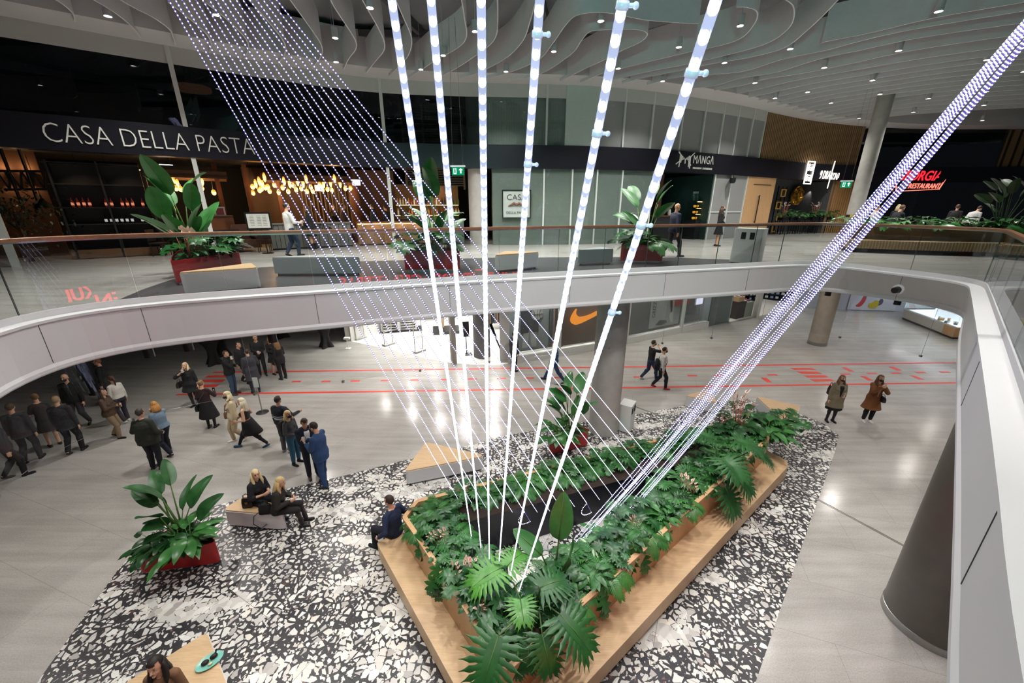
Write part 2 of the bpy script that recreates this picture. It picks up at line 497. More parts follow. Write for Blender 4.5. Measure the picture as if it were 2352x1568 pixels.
# fascia: inner face, top lip, bottom lip
E0 = EDGE + [EDGE[0]]
mb = MB()
def bandstrip(mb, polys, closed=True):
    k = len(polys[0][0]); b = len(mb.v); m = len(polys)
    for i in range(k):
        for (pl, z) in polys: mb.v.append((pl[i][0], pl[i][1], z))
    for i in range(k if closed else k - 1):
        j = (i + 1) % k
        for q in range(m - 1): mb.face((b + i*m + q, b + j*m + q, b + j*m + q + 1, b + i*m + q + 1))
bandstrip(mb, [(lowout(eo(.30)), 4.55), (lowout(eo(.30)), 4.43), (lowout(eo(-.01)), 4.43), (lowout(eo(-.02)), 4.45), (lowout(eo(-.02)), 4.50), (lowout(eo(0)), 4.55), (eo(0), LIP-.05), (eo(-.015), LIP-.04), (eo(-.015), LIP), (eo(.20), LIP), (eo(.20), LIP+.10), (eo(.235), LIP+.10), (eo(.235), LIP), (eo(.30), LIP), (eo(.30), F2 - .02)])
fas = struct('trim_1', mb, WHITE)
fas['label'] = 'white rounded fascia along the edge of the upper floor opening'
# thin dark joints of the fascia panels
mb = MB()
def edge_at(u, v, z=LIP):
    P = G(u, v, z); return min(range(len(EDGE)), key=lambda i: hypot(EDGE[i][0]-P.x, EDGE[i][1]-P.y))
FJ = [(303,702),(733,671),(1041,650),(1310,634),(1525,624),(1712,614),(2080,629)]
jo = eo(-.002)
for u, v in FJ + [(110, 735), (2258, 820), (2300, 1160)]:
    P = G(u, v, LIP); i = edge_at(u, v); q = jo[i]
    t = (EDGE[(i+1) % n][0]-EDGE[i-1][0], EDGE[(i+1) % n][1]-EDGE[i-1][1]); a = atan2(t[1], t[0])
    mb.box((q[0], q[1], 4.885), (.007, .006, .64), a)
struct('trim_2', mb, mat('dark_joint', '#4a4a4e', .9))
# ================================================================== terrazzo field and dark tiles
TP = [(85,1568),(176,1440),(270,1310),(345,1225),(461,1171),(560,1143),(675,1119),(800,1090),(928,1057),(1062,1027),(1162,1000),(1300,975),(1431,957),(1580,930),(1640,921),(1703,917),(1770,929),(1838,951),(1895,974),(1927,1000),(1917,1040),(1880,1145),(1830,1288),(1735,1568)]
poly = [G(u, v, 0) for u, v in TP]
poly = [(p.x, p.y) for p in poly] + [(2.6, 1.2), (-1.0, -.6), (-5.5, 1.0), (-6.9, 2.6)]
mb = MB(); mb.prism(poly, -.05, .004); o = struct('floor', mb, TERR)
o['label'] = 'black and white big-chip terrazzo field around the triangular planter'
DT = [(250,698),(330,664),(395,642),(600,614),(800,601),(1130,592),(1400,590),(1560,592),(1700,597),(1800,603),(1850,607)]
dp = [G(u, v, F2) for u, v in DT]; dp = [(p.x, p.y) for p in dp]
ia, ib = edge_at(290, 704), edge_at(1840, 608)
ed = eo(.30)[min(ia, ib):max(ia, ib)+1]
if hypot(ed[0][0]-dp[-1][0], ed[0][1]-dp[-1][1]) > hypot(ed[-1][0]-dp[-1][0], ed[-1][1]-dp[-1][1]): ed = ed[::-1]
mb = MB(); mb.prism(dp + ed, F2 - .03, F2 + .004); struct('floor', mb, DARKTILE)
# metal joint strips of the ground floor
mb = MB()
for a, b in (((1408,915),(1552,967)), ((1800,1104),(2125,1279)), ((1552,967),(1600,994))):
    A, B = G(*a, .006), G(*b, .006)
    for d in (-.022, .022):
        nrm = V((-(B-A).y, (B-A).x, 0)).normalized() * d
        mb.bar(A + nrm, B + nrm, .016, .008)
o = struct('trim_3', mb, STEEL)
# ================================================================== upper shop wall line
W = [(-21,5.5),(-19,7.5),(-16.5,10.0),(-14.5,11.8),(-12.7,13.2),(-10.9,14.55),(-8.4,16.3),(-6.6,17.4),(-5.2,18.0),(-2.6,18.45),(.07,18.6),(2.4,18.8),(4.4,19.2),(6.4,19.85),(8.4,20.75),(11.3,22.2),(14.25,24.0),(17.2,25.7),(20.0,26.9),(23.0,27.9),(27,28.6),(33,28.6),(40,27.5)]
W = [(p.x, p.y) for p in resample([(*p, 0) for p in chaikin(W, 2)], .2)]
def hit(u, v, path=None):
    """where the sight line through pixel (u,v) meets an upright surface over a plan line"""
    path = path or W; r = ray(u, v)
    best = None
    for i in range(len(path) - 1):
        a, b = path[i], path[i+1]
        d = (b[0]-a[0], b[1]-a[1]); det = r.x*(-d[1]) + r.y*d[0]
        if abs(det) < 1e-9: continue
        t = (a[0]*(-d[1]) + a[1]*d[0]) / det; s = (r.x*a[1] - r.y*a[0]) / det
        if t > 0 and -1e-6 <= s <= 1.000001 and (best is None or t < best[0]): best = (t, i + s)
    if best is None: return V((r.x*20, r.y*20, CAMZ + r.z*20)), 0
    t, s = best
    return V((r.x*t, r.y*t, CAMZ + r.z*t)), s
def sub(path, s0, s1):
    if s0 > s1: s0, s1 = s1, s0
    def pt(s):
        i = min(int(s), len(path)-2); f = s - i
        return (path[i][0]*(1-f) + path[i+1][0]*f, path[i][1]*(1-f) + path[i+1][1]*f)
    return [pt(s0)] + [path[i] for i in range(int(s0)+1, int(math.ceil(s1))) if s0 + .15 < i < s1 - .15] + [pt(s1)]
def wseg(u0, v0, u1, v1, off=0.0):
    """piece of the wall line between two pixels; off > 0 is behind the wall"""
    s0 = hit(u0, v0)[1]; s1 = hit(u1, v1)[1]
    pl = sub(W, s0, s1)
    return offset(pl, off) if off else pl
def wframe(u, v, out=.0):
    """point on the wall and its facing angle (rotation for things whose front is -Y)"""
    P, s = hit(u, v); i = min(int(s), len(W)-2)
    a = atan2(W[i+1][1]-W[i][1], W[i+1][0]-W[i][0])
    nrm = V((sin(a), -cos(a), 0))
    return P + nrm*out, a
ZB0, ZB1, ZC = 8.41, 9.34, 11.6
# black fascia band
mb = MB(); bd = offset(W, -.12); mb.strip(bd, ZB0, ZB1, .5); o = struct('wall_back', mb, BLACKP)
# ceiling ledge (soffit ring) and dark upper ceiling
mb = MB(); li = offset(W, -1.35); lo = offset(W, .5)
bandstrip(mb, [(lo, ZC), (li, ZC), (li, ZC+1.1), (lo, ZC+1.1)], closed=False); struct('trim_4', mb, WHITE2)
mb = MB(); mb.box((6, 8, 12.98), (80, 70, .2)); struct('ceiling', mb, CEILD)
# roof beams seen between the baffles
mb = MB()
for k in range(7):
    x = -12 + 4.6*k; mb.bar((x, -4, 12.72), (x + 6, 26, 12.72), .14, .3)
for k in range(3):
    mb.bar((-16, 4 + 6*k, 12.6), (26, 6 + 6*k, 12.6), .1, .2)
struct('trim_5', mb, mat('roof_steel', '#57575a', .7))
# ================================================================== text helper
def text_mesh(name, s, size, mats, depth=.02, align='CENTER', spacing=1.0, off=0.0, shear=0.0):
    cu = bpy.data.curves.new(name, 'FONT'); cu.body = s; cu.size = size; cu.extrude = depth/2; cu.align_x = align; cu.align_y = 'CENTER'
    cu.space_character = spacing; cu.offset = off; cu.shear = shear; cu.resolution_u = 3
    o = bpy.data.objects.new(name, cu); COL.objects.link(o)
    dg = bpy.context.evaluated_depsgraph_get(); me = bpy.data.meshes.new_from_object(o.evaluated_get(dg))
    bpy.data.objects.remove(o); bpy.data.curves.remove(cu)
    me.name = name; me.materials.clear(); me.materials.append(mats)
    o = bpy.data.objects.new(name, me); COL.objects.link(o); return o
def sign_at(name, label, s, u, v, width, color_mat, out=.14, stretch=1.0, fix_z=None, group=None, **k):
    """upright lettering on the wall, centred on the pixel, given width in metres"""
    P, a = wframe(u, v, out)
    if fix_z: P.z = fix_z
    t = thing(name, label, 'sign', P, a, group)
    o = text_mesh('lettering', s, 1.0, color_mat, **k)
    xs = [q.co.x for q in o.data.vertices]; w = max(xs) - min(xs); c = (max(xs) + min(xs))/2
    sc = width / w
    M = Matrix.Rotation(pi/2, 4, 'X')
    for q in o.data.vertices:
        x, y, z = q.co; q.co = M @ V(((x - c)*sc, y*sc*stretch, z))
    o.parent = t
    return t, sc
def wpanel(mb, u0, v0, u1, v1, z0, z1, off=0.0, th=.06):
    mb.strip(wseg(u0, v0, u1, v1, off), z0, z1, th)
# ------------------------------------------------------------------ upper row of glazing
INT_DARK = mat('dark_interior', '#17181b', .8, var=.3, scale=1.5)
INT_BROWN = mat('brown_interior', '#3a2416', .8, var=.3, scale=1.5)
SEND = len(W) - 1
sM2 = hit(985, 333)[1]
def win(name, pl, z0, z1, m):
    mb = MB(); mb.strip(pl, z0, z1, .02); return struct(name, mb, m)
s1367 = hit(1367, 337)[1]; s1741 = hit(1741, 360)[1]; s2000 = hit(1985, 392)[1]; s2290 = hit(2285, 392)[1]; s1120 = hit(1120, 334)[1]; s1296 = hit(1296, 335)[1]
win('window_1', sub(W, 0, s1120), ZB1, ZC, G_SHOP)
win('window_2', sub(W, s1120, s1367), ZB1, ZC, G_SHOPG)
win('window_3', sub(W, s1367, s1741), ZB1, ZC, G_FROST)
win('window_4', sub(W, s2000, s2290), ZB1, ZC, G_SHOP)
# bulkhead behind the glass, dark room backdrops
mb = MB(); mb.strip(offset(sub(W, 0, s1741), -.06), 11.12, ZC, .05); struct('wall_back', mb, mat('grey_bulkhead', '#b9bcb8', .8, var=.04))
mb = MB(); mb.strip(offset(sub(W, 0, SEND), 6.5), F2, ZC, .1); struct('wall_back', mb, INT_DARK)
mb = MB(); q = offset(sub(W, 0, SEND), .6); q2 = offset(sub(W, 0, SEND), 6.5)
b = 0
bandstrip(mb, [(q, 8.6), (q2, 8.6), (q2, 8.75), (q, 8.75)], closed=False); struct('ceiling', mb, INT_DARK)
# white mullions
def mullion(u0, v0, u1, v1, w=.1, d=.12, n=2):
    P, a = wframe(u0, v0, .02); z0 = P.z; z1 = H(u1, v1, P)
    mb = MB(); mb.box((P.x, P.y, (z0+z1)/2), (w, d, z1-z0), a); return struct('trim_6', mb, ALU)
for u in (428, 885): 
    P, a = wframe(u, 297 if u < 500 else 332, .04)
    mb = MB(); mb.box((P.x, P.y, (F2+ZC)/2), (.13, .10, ZC-F2), a); struct('trim_6', mb, ALU)
P = G(38, 612, F2); mb = MB(); mb.box((P.x, P.y, (F2+ZC)/2), (.16, .16, ZC-F2), .7); struct('trim_6', mb, ALU)
for u, v in ((1254,334),(1367,337),(1428,338),(1491,339),(1558,340),(1607,344),(1648,348),(1681,352),(1714,356),(1741,359)):
    P, a = wframe(u, v, .03); mb = MB(); mb.box((P.x, P.y, (ZB1+ZC)/2), (.08, .08, ZC-ZB1), a); struct('trim_6', mb, ALU)
# dark slatted panel with light ribs, pale panel, wood slats
mb = MB(); mb.strip(offset(sub(W, s1120, s1296), .3), ZB1, 11.06, .06); struct('wall_back', mb, mat('dark_slat_panel', '#1d2226', .7, var=.15))
mb = MB()
for p in resample([(*p, 0) for p in offset(sub(W, s1120, s1296), .27)], .11): mb.box((p.x, p.y, (ZB1+11.06)/2), (.025, .04, 11.06-ZB1), .1)
struct('trim_7', mb, mat('grey_rib', '#54605f', .6))
mb = MB(); mb.strip(offset(sub(W, s1296, s1367), -.08), ZB1, ZC, .06); struct('wall_back', mb, mat('pale_green_panel', '#b3c2ba', .6, var=.05))
mb = MB(); mb.strip(offset(sub(W, s1367, s1741), 1.6), ZB1, ZC-.3, .06); struct('wall_back', mb, mat('grey_backing', '#8a8c8c', .8, var=.3, scale=.6))
def slatwall(s0, s1, z0, z1, off, pitch, m, mback, nm):
    mb = MB(); mb.strip(offset(sub(W, s0, s1), off), z0, z1, .08); struct('wall_back', mb, mback)
    mb = MB(); pl = resample([(*p, 0) for p in offset(sub(W, s0, s1), off - .04)], pitch)
    for i, p in enumerate(pl):
        a = atan2(*(pl[min(i+1, len(pl)-1)] - pl[max(i-1, 0)]).yx); mb.box((p.x, p.y, (z0+z1)/2), (pitch*.55, .09, z1-z0), a)
    struct(nm, mb, m)
SLATB = mat('slat_backing', '#3a2e20', .8)
s1985 = hit(1962, 392)[1]
slatwall(s1741, s1985, ZB1, ZC, .1, .17, SLATW, SLATB, 'trim_8')
slatwall(s2290, SEND, ZB1, ZC, .1, .55, SLATW, SLATB, 'trim_8')
# horizontal louvre screen behind the glass near the bar
mb = MB(); mb2 = MB()
pl = offset(sub(W, hit(925, 333)[1], hit(1062, 334)[1]), 1.2)
for k in range(34):
    z = 7.75 + k*.097; mb.strip(pl, z, z + .05, .03)
rs = resample([(*p, 0) for p in pl], .75)
for p in rs: mb2.box((p.x, p.y - .02, (7.6+11.05)/2), (.09, .06, 3.45), .05)
t = thing('louvre_screen', 'brown slatted louvre screen behind the glass above the bar', 'screen', (rs[0].x, rs[0].y, 7.6))
mb.build('louvre_blades', mat('louvre_brown', '#4c3a2b', .6), t, world=WM(t)); mb2.build('louvre_frame', mat('louvre_frame_brown', '#66503c', .6), t, world=WM(t))
# wood disc lamp behind the left glass
P = hit(442, 204, offset(W, 1.2))[0]
t = thing('disc_pendant', 'round wooden disc pendant behind the dark glass above the pasta restaurant sign', 'pendant lamp', P)
mb = MB(); mb.lathe([(.50, -.06), (.55, -.05), (.55, .06), (.5, .07), (.02, .07)], n=40, cap=False); mb.lathe([(.46, -.055), (.46, .0), (.02, .0)], n=40, cap=False)
mb.lathe([(.42, -.075), (.4, -.08), (.01, -.08)], n=40, cap=False); mb.build('disc', mat('disc_wood', '#8a6048', .5, emit='#8a5a40', estr=.12), t, smooth='auto')
mb = MB(); mb.tube([(0, 0, .06), (0, 0, ZC - P.z)], .008, 6); mb.build('cord', BLKPAINT, t)
# ------------------------------------------------------------------ signs on the black fascia
SIGNW = mat('pale_sign_letters', '#d9dbd2', .5, emit='#d9dbd2', estr=.10)
SIGNLIT = emis('lit_sign_white', '#fff3e0', 3.0)
SIGNRED = emis('lit_sign_red', '#ff2330', 2.2)
# the pasta sign is long: letters follow the curved band one word at a time
def arc_text(t, s, u0, u1, vmid, cap, m, out):
    o = text_mesh('lettering', s, 1.0, m, depth=.05, off=-.019)
    xs = [q.co.x for q in o.data.vertices]; ys = [q.co.y for q in o.data.vertices]
    x0, x1, y0, y1 = min(xs), max(xs), min(ys), max(ys)
    s0 = hit(u0, vmid)[1]; s1 = hit(u1, vmid + 40)[1]
    pl = resample([(*p, 0) for p in offset(sub(W, s0, s1), -out)], .05); n = len(pl) - 1
    for q in o.data.vertices:
        f = (q.co.x - x0)/(x1 - x0)*n; i = min(int(f), n-1); p = pl[i].lerp(pl[i+1], f - i)
        d = (pl[i+1] - pl[i]).normalized(); nn = V((d.y, -d.x, 0))
        w = p + nn*q.co.z; z = (q.co.y - (y0+y1)/2)/(y1 - y0)*cap
        q.co = V((w.x, w.y, z)) + V((0, 0, 0))
        q.co = q.co - V((t.location.x, t.location.y, 0))
    o.parent = t
P, a = wframe(340, 320, .14)
t = thing('restaurant_sign', 'large pale CASA DELLA PASTA lettering on the black fascia', 'sign', (P.x, P.y, 8.87))
arc_text(t, 'CASA DELLA PASTA', 100, 583, 300, .50, SIGNW, .14)
t, sc = sign_at('restaurant_sign', 'white MANGA lettering with chopstick emblem on the black fascia', 'MΛNGΛ', 1611, 369, 1.42, SIGNW, spacing=1.05, stretch=1.35, off=-.01)
o2 = text_mesh('tagline', 'PANASIAN  EXPERIENCE', 1.0, SIGNW, depth=.02)
xs = [q.co.x for q in o2.data.vertices]; s_ = 1.36/(max(xs)-min(xs))
for q in o2.data.vertices: q.co = V((q.co.x*s_, -q.co.z, q.co.y*s_*.95 - .37))
o2.parent = t
mb = MB()
for i in range(9):
    x = -1.62 + i*.085; d = abs(i - 4); top = .16 - (.09 if d < 3 else 0)*(3-d)/2
    bot = [-.36,-.16,-.05,-.02,-.20,-.02,-.05,-.34,-.62][i] if i != 8 else -.40
    mb.bar((x, 0, top), (x + (-.02 if i < 4 else .02), 0, bot), .036, .03)
mb.bar((-1.75, 0, .30), (-1.5, 0, .08), .05, .03); mb.bar((-.70, 0, .30), (-.98, 0, .08), .05, .03)
mb.bar((-1.85, 0, -.24), (-1.60, 0, -.08), .025, .03); mb.bar((-.85, 0, -.26), (-1.05, 0, -.08), .025, .03)
mb.build('emblem', SIGNW, t)
# chinese style seal and dragon restaurant sign
P, a = wframe(1853, 397, .16)
t = thing('seal_sign', 'small lit square seal sign with brush strokes on the black fascia', 'sign', P, a)
mb = MB(); hw, hh = .33, .62
for x in (-hw, hw): mb.box((x, 0, 0), (.06, .05, 2*hh + .06))
for z in (-hh, hh): mb.box((0, 0, z), (2*hw + .06, .05, .06))
rr = random.Random(3)
for zc in (.3, -.28):
    for x, z, w_, h_ in ((-.13,.12,.2,.05),(-.13,0,.2,.04),(-.13,-.12,.2,.05),(-.14,0,.045,.4),(-.2,-.1,.04,.16),(.13,.14,.2,.05),(.13,.02,.22,.045),(.05,-.08,.045,.24),(.2,-.06,.045,.28),(.13,-.17,.18,.045)):
        mb.box((x, 0, zc + z), (w_, .04, h_))
mb.build('strokes', SIGNLIT, t)
t, sc = sign_at('restaurant_sign', 'lit white 9 DRAKONAI lettering on the black fascia', '9 DRA', 1890, 403, .95, SIGNLIT, stretch=2.0, off=-.006, shear=.1)
o2 = text_mesh('lettering', 'KONAI', 1.0, SIGNLIT, depth=.02, off=-.006, shear=.1)
xs = [q.co.x for q in o2.data.vertices]; s_ = .9/(max(xs)-min(xs)); cx = (max(xs)+min(xs))/2
for q in o2.data.vertices: q.co = V(((q.co.x-cx)*s_ + 1.02, -q.co.z, q.co.y*s_*2.0 - .05))
o2.parent = t
mb = MB(); mb.bar((.50, 0, -.75), (.62, 0, .85), .05, .03); mb.build('stroke', SIGNLIT, t)
t, sc = sign_at('restaurant_sign', 'red lit GEORGIAN RESTAURANT sign at the right end of the black fascia', 'GEORGIAN', 2118, 405, 3.75, SIGNRED, stretch=1.15, off=.012, shear=.25)
o2 = text_mesh('lettering', 'RESTAURANT', 1.0, emis('lit_sign_pink', '#ff7a66', 2.0), depth=.02, off=.01, shear=.2)
xs = [q.co.x for q in o2.data.vertices]; s_ = 2.3/(max(xs)-min(xs)); cx = (max(xs)+min(xs))/2
for q in o2.data.vertices: q.co = V(((q.co.x-cx)*s_ + .25, -q.co.z, q.co.y*s_*1.2 - .62))
o2.parent = t
mb = MB(); mb.bar((-1.7, 0, -.95), (1.4, 0, -.80), .05, .04); mb.bar((1.35, 0, -.82), (1.85, 0, .45), .06, .04); mb.bar((-1.7, 0, -.95), (-1.85, 0, -.45), .06, .04)
mb.build('outline', emis('lit_sign_pink', '#ff7a66', 2.0), t)
# ------------------------------------------------------------------ lower shop fronts
sR0 = hit(1500, 395)[1]; sR1 = hit(1640, 404)[1]; sD0 = hit(1716, 408)[1]; sD1 = hit(1782, 411)[1]; sA1 = hit(1920, 414)[1]; sP0 = hit(1130, 388)[1]
win('window_5', sub(W, sP0, sR0), F2, ZB0, G_SHOPG)
for u, v in ((1250,389),(1315,390),(1372,391),(1430,393),(1500,397)):
    P, a = wframe(u, v, .02); mb = MB(); mb.box((P.x, P.y, (F2+ZB0)/2), (.07, .08, ZB0-F2), a); struct('trim_6', mb, ALU)
mb = MB(); mb.strip(sub(W, hit(1425, 392)[1], sR0), 6.55, 6.61, .05); struct('trim_6', mb, ALU)
mb = MB(); mb.strip(offset(sub(W, sP0, sR0), 2.6), F2, ZB0 + .2, .08); struct('wall_back', mb, mat('closed_shop_wall', '#7a7468', .8, var=.5, scale=1.6))
for u, v in ((1190,400),(1290,400),(1400,402)):
    P, a = wframe(u, v, -1.3); spot((P.x, P.y, 8.4), 120, 140, .8, (1, .92, .8), rad=.15)
# frame sign of the closed shop
P, a = wframe(1186, 469, .03)
t = thing('framed_poster', 'black framed CASA DELLA PASTA moustache poster hung on the green shop glass', 'poster', P + V((sin(a), -cos(a), 0))*.06, a)
mb = MB(); mb.box((0, 0, 0), (1.22, .03, 1.12)); mb.build('sheet', mat('poster_sheet', '#a9b3ae', .6), t)
mb = MB()
for x in (-.62, .62): mb.box((x, -.01, 0), (.045, .05, 1.2))
for z in (-.58, .58): mb.box((0, -.01, z), (1.28, .05, .045))
mb.build('frame', BLKPAINT, t)
for s_, z, wd in (('CASA', .28, .86), ('DELLA PASTA', -.36, .92)):
    o = text_mesh('lettering', s_, 1.0, NEARBLK, depth=.01, off=-.01)
    xs = [q.co.x for q in o.data.vertices]; k_ = wd/(max(xs)-min(xs))
    for q in o.data.vertices: q.co = V((q.co.x*k_, -.02 - q.co.z, q.co.y*k_ + z))
    o.parent = t
mb = MB()
for sg in (-1, 1): mb.tube([(0, -.03, -.02), (sg*.12, -.03, .04), (sg*.24, -.03, -.03), (sg*.38, -.03, -.08)], [.05, .06, .045, .01], 8)
mb.build('moustache', mat('moustache_brown', '#6b4a3a', .6), t)
# manga opening: dark green room
def room(s0, s1, depth, mwall, z1=ZB0):
    pl = sub(W, s0, s1); bk = offset(pl, depth)
    mb = MB(); mb.strip(bk, F2, z1 + .2, .06); mb.bar((pl[0][0], pl[0][1], (F2+z1)/2), (bk[0][0], bk[0][1], (F2+z1)/2), .08, z1 - F2); mb.bar((pl[-1][0], pl[-1][1], (F2+z1)/2), (bk[-1][0], bk[-1][1], (F2+z1)/2), .08, z1 - F2)
    return struct('wall_back', mb, mwall)
room(sR0, sR1, 3.2, mat('dark_green_wall', '#12302c', .7, var=.2))
P, a = wframe(1553, 440, -1.2); mb = MB(); mb.box((P.x, P.y, (F2+ZB0)/2), (.3, .3, ZB0-F2), a)
struct('trim_9', mb, DWOOD)
win('window_6', sub(W, sR1, sD0), F2, ZB0, G_FROST)
mb = MB(); mb.strip(offset(sub(W, sR1, sD0), .9), F2, ZB0, .06); struct('wall_back', mb, mat('pale_backing', '#8a8c8a', .8, var=.1))
for u, v in ((1642,404),(1680,406),(1716,408)):
    P, a = wframe(u, v, .02); mb = MB(); mb.box((P.x, P.y, (F2+ZB0)/2), (.08, .08, ZB0-F2), a); struct('trim_6', mb, ALU)
mb = MB(); mb.strip(offset(sub(W, sR1, sD0), -.03), 6.55, 6.61, .05); struct('trim_6', mb, ALU)
# oak door
pl = sub(W, sD0, sD1); mid = V(((pl[0][0]+pl[-1][0])/2, (pl[0][1]+pl[-1][1])/2, 0)); a = atan2(pl[-1][1]-pl[0][1], pl[-1][0]-pl[0][0]); wd = hypot(pl[-1][1]-pl[0][1], pl[-1][0]-pl[0][0])
t = thing('door_1', None, None, (mid.x, mid.y, F2), a); t['kind'] = 'structure'
mb = MB(); mb.box((0, 0, (ZB0-F2)/2), (wd - .04, .09, ZB0-F2)); mb.build('door_leaf', OAKV, t)
mb = MB(); mb.box((.1, -.06, 2.85), (wd*.6, .03, .02)); mb.tube([(-.1, -.12, .75), (-.1, -.12, 2.3)], .03, 8)
for z in (.85, 2.2): mb.tube([(-.1, -.03, z), (-.1, -.12, z)], .02, 6)
mb.build('door_handle', BLKPAINT, t)
# dragon alcove
room(sD1, sA1, 2.2, mat('alcove_grey', '#55555a', .75, var=.08))
pl = sub(W, sA1, hit(1962, 416)[1]); slatwall(sA1, hit(1965, 416)[1], F2, ZB0, .1, .2, mat('oak_slat', '#a47c4e', .5), OAKV, 'trim_8')
# gold medallion
bk = offset(sub(W, sD1, sA1), 1.9)
P = hit(1830, 449, bk)[0]; a = atan2(bk[-1][1]-bk[0][1], bk[-1][0]-bk[0][0])
t = thing('gold_medallion', 'round gold relief medallion hung on the grey alcove wall under the dragon restaurant sign', 'medallion', P, a)
mb = MB(); R0 = .64; rr = random.Random(5)
nr, na = 22, 72; b = 0
def relief(r, th):
    q = V((r*cos(th), r*sin(th), 0))
    z = .09*mnoise.noise(q*5.2) + .05*mnoise.noise(q*12) + .10
    if r > R0*.84: z = .10 + .04*sin(th*30)
    return z
mb.v.append((0, -.15, 0))
for i in range(1, nr + 1):
    r = R0*i/nr
    for j in range(na):
        th = 2*pi*j/na; mb.v.append((r*cos(th), -relief(r, th) if i < nr else 0, r*sin(th)))
for j in range(na):
    j2 = (j+1) % na; mb.face((0, 1+j, 1+j2))
    for i in range(nr-1): mb.face((1+i*na+j, 1+(i+1)*na+j, 1+(i+1)*na+j2, 1+i*na+j2))
GOLD = mat('gold_relief', '#c08a34', .32, .85, var=.3, scale=12)
mb.build('relief_disc', GOLD, t, smooth='auto')
mb = MB()
for k in range(4): mb.tube([(.50 + .04*k, -.06, .22 + .07*k), (.82, -.09, .28 + .04*k), (1.1 - .05*k, -.06, .31 + .03*k)], [.045, .06, .02], 8)
mb.build('tail', GOLD, t, smooth=True)
for dx in (-.75, .45, 1.75):
    Q = P + V((cos(a)*dx, sin(a)*dx, 0)) + V((sin(a), -cos(a), 0))*.55
    spot((Q.x, Q.y, 7.95), 26, 75, .7, (1, .95, .88), aim=(Q.x - sin(a)*.5, Q.y + cos(a)*.5, 6.3), rad=.03)
# geometric shelf divider
P = hit(1790, 470, offset(W, .9))[0]
t = thing('room_divider', 'black shelf divider with gold square frames beside the oak door', 'room divider', (P.x, P.y, F2), a)
mb = MB()
for x in (-.4, .0, .4): mb.box((x, 0, 1.45), (.03, .06, 2.9))
for z in (.02, .7, 1.4, 2.1, 2.88): mb.box((0, 0, z), (.83, .06, .03))
mb.build('frame', BLKPAINT, t)
for x, z in ((-.1,.35),(.15,1.05),(-.15,1.75),(.1,2.5)):
    mb = MB()
    for dx in (-.2, .2): mb.box((x+dx, -.05, z), (.05, .05, .45))
    for dz in (-.2, .2): mb.box((x, -.05, z+dz), (.45, .05, .05))
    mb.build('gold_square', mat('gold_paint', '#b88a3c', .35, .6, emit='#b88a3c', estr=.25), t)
# georgian front: dark glass with slim posts
win('window_7', sub(W, s2000, SEND), F2, ZB0, G_SHOP)
mb = MB(); mb.strip(offset(sub(W, s2000, SEND), 2.8), F2, ZB0+.2, .1); struct('wall_back', mb, mat('georgian_wall', '#241c18', .8, var=.4, scale=.8))
for (u, v), zt in (((2104, 437), ZC), ((2244, 437), ZB0)):
    P = hit(u, v, offset(W, .55))[0]; mb = MB(); mb.box((P.x, P.y, (F2+zt)/2), (.3, .25, zt-F2), -.3); struct('trim_6', mb, ALU)
# columns
def column(x, y, r, z0, z1, label, m, ring=None):
    t = thing('column', label, 'column', (x, y, z0))
    mb = MB(); mb.lathe([(r, 0), (r, z1-z0)], n=48); mb.build('shaft', m, t, smooth='auto')
    if ring:
        mb = MB(); mb.lathe([(r+.012, 0), (r+.012, ring), (r, ring+.005)], n=48, cap=False); mb.build('base_ring', STEEL, t, smooth='auto')
    return t
column(-1.55, 18.95, .42, F2, ZC, 'concrete column behind the glass beside the framed moustache poster', CONC)
column(-1.45, 17.75, .40, 0, 4.55, 'dark grey column inside the white sports shop entrance', mat('grey_column', '#6d6d6e', .5, var=.1))
P = G(1388, 1003, 0); column(P.x + .05, P.y + .42, .46, 0, 4.55, 'grey concrete column behind the red planter at the back of the terrazzo', CONC)
P = G(1877, 797, 0); PC = (P.x + .35, P.y + .5)
column(PC[0], PC[1], .42, 0, 4.55, 'pale concrete column beside the red floor markings on the ground floor', CONCW, .16)
column(PC[0] + .95, PC[1] + 1.0, .31, F2, ZC + 1.2, 'concrete column rising to the ceiling beside the dragon restaurant', CONC)
P = G(2128, 1490, 0); column(7.25, 4.85, .62, 0, 4.43, 'dark brown column at the lower right beside the fascia edge', DSTEEL, .14)
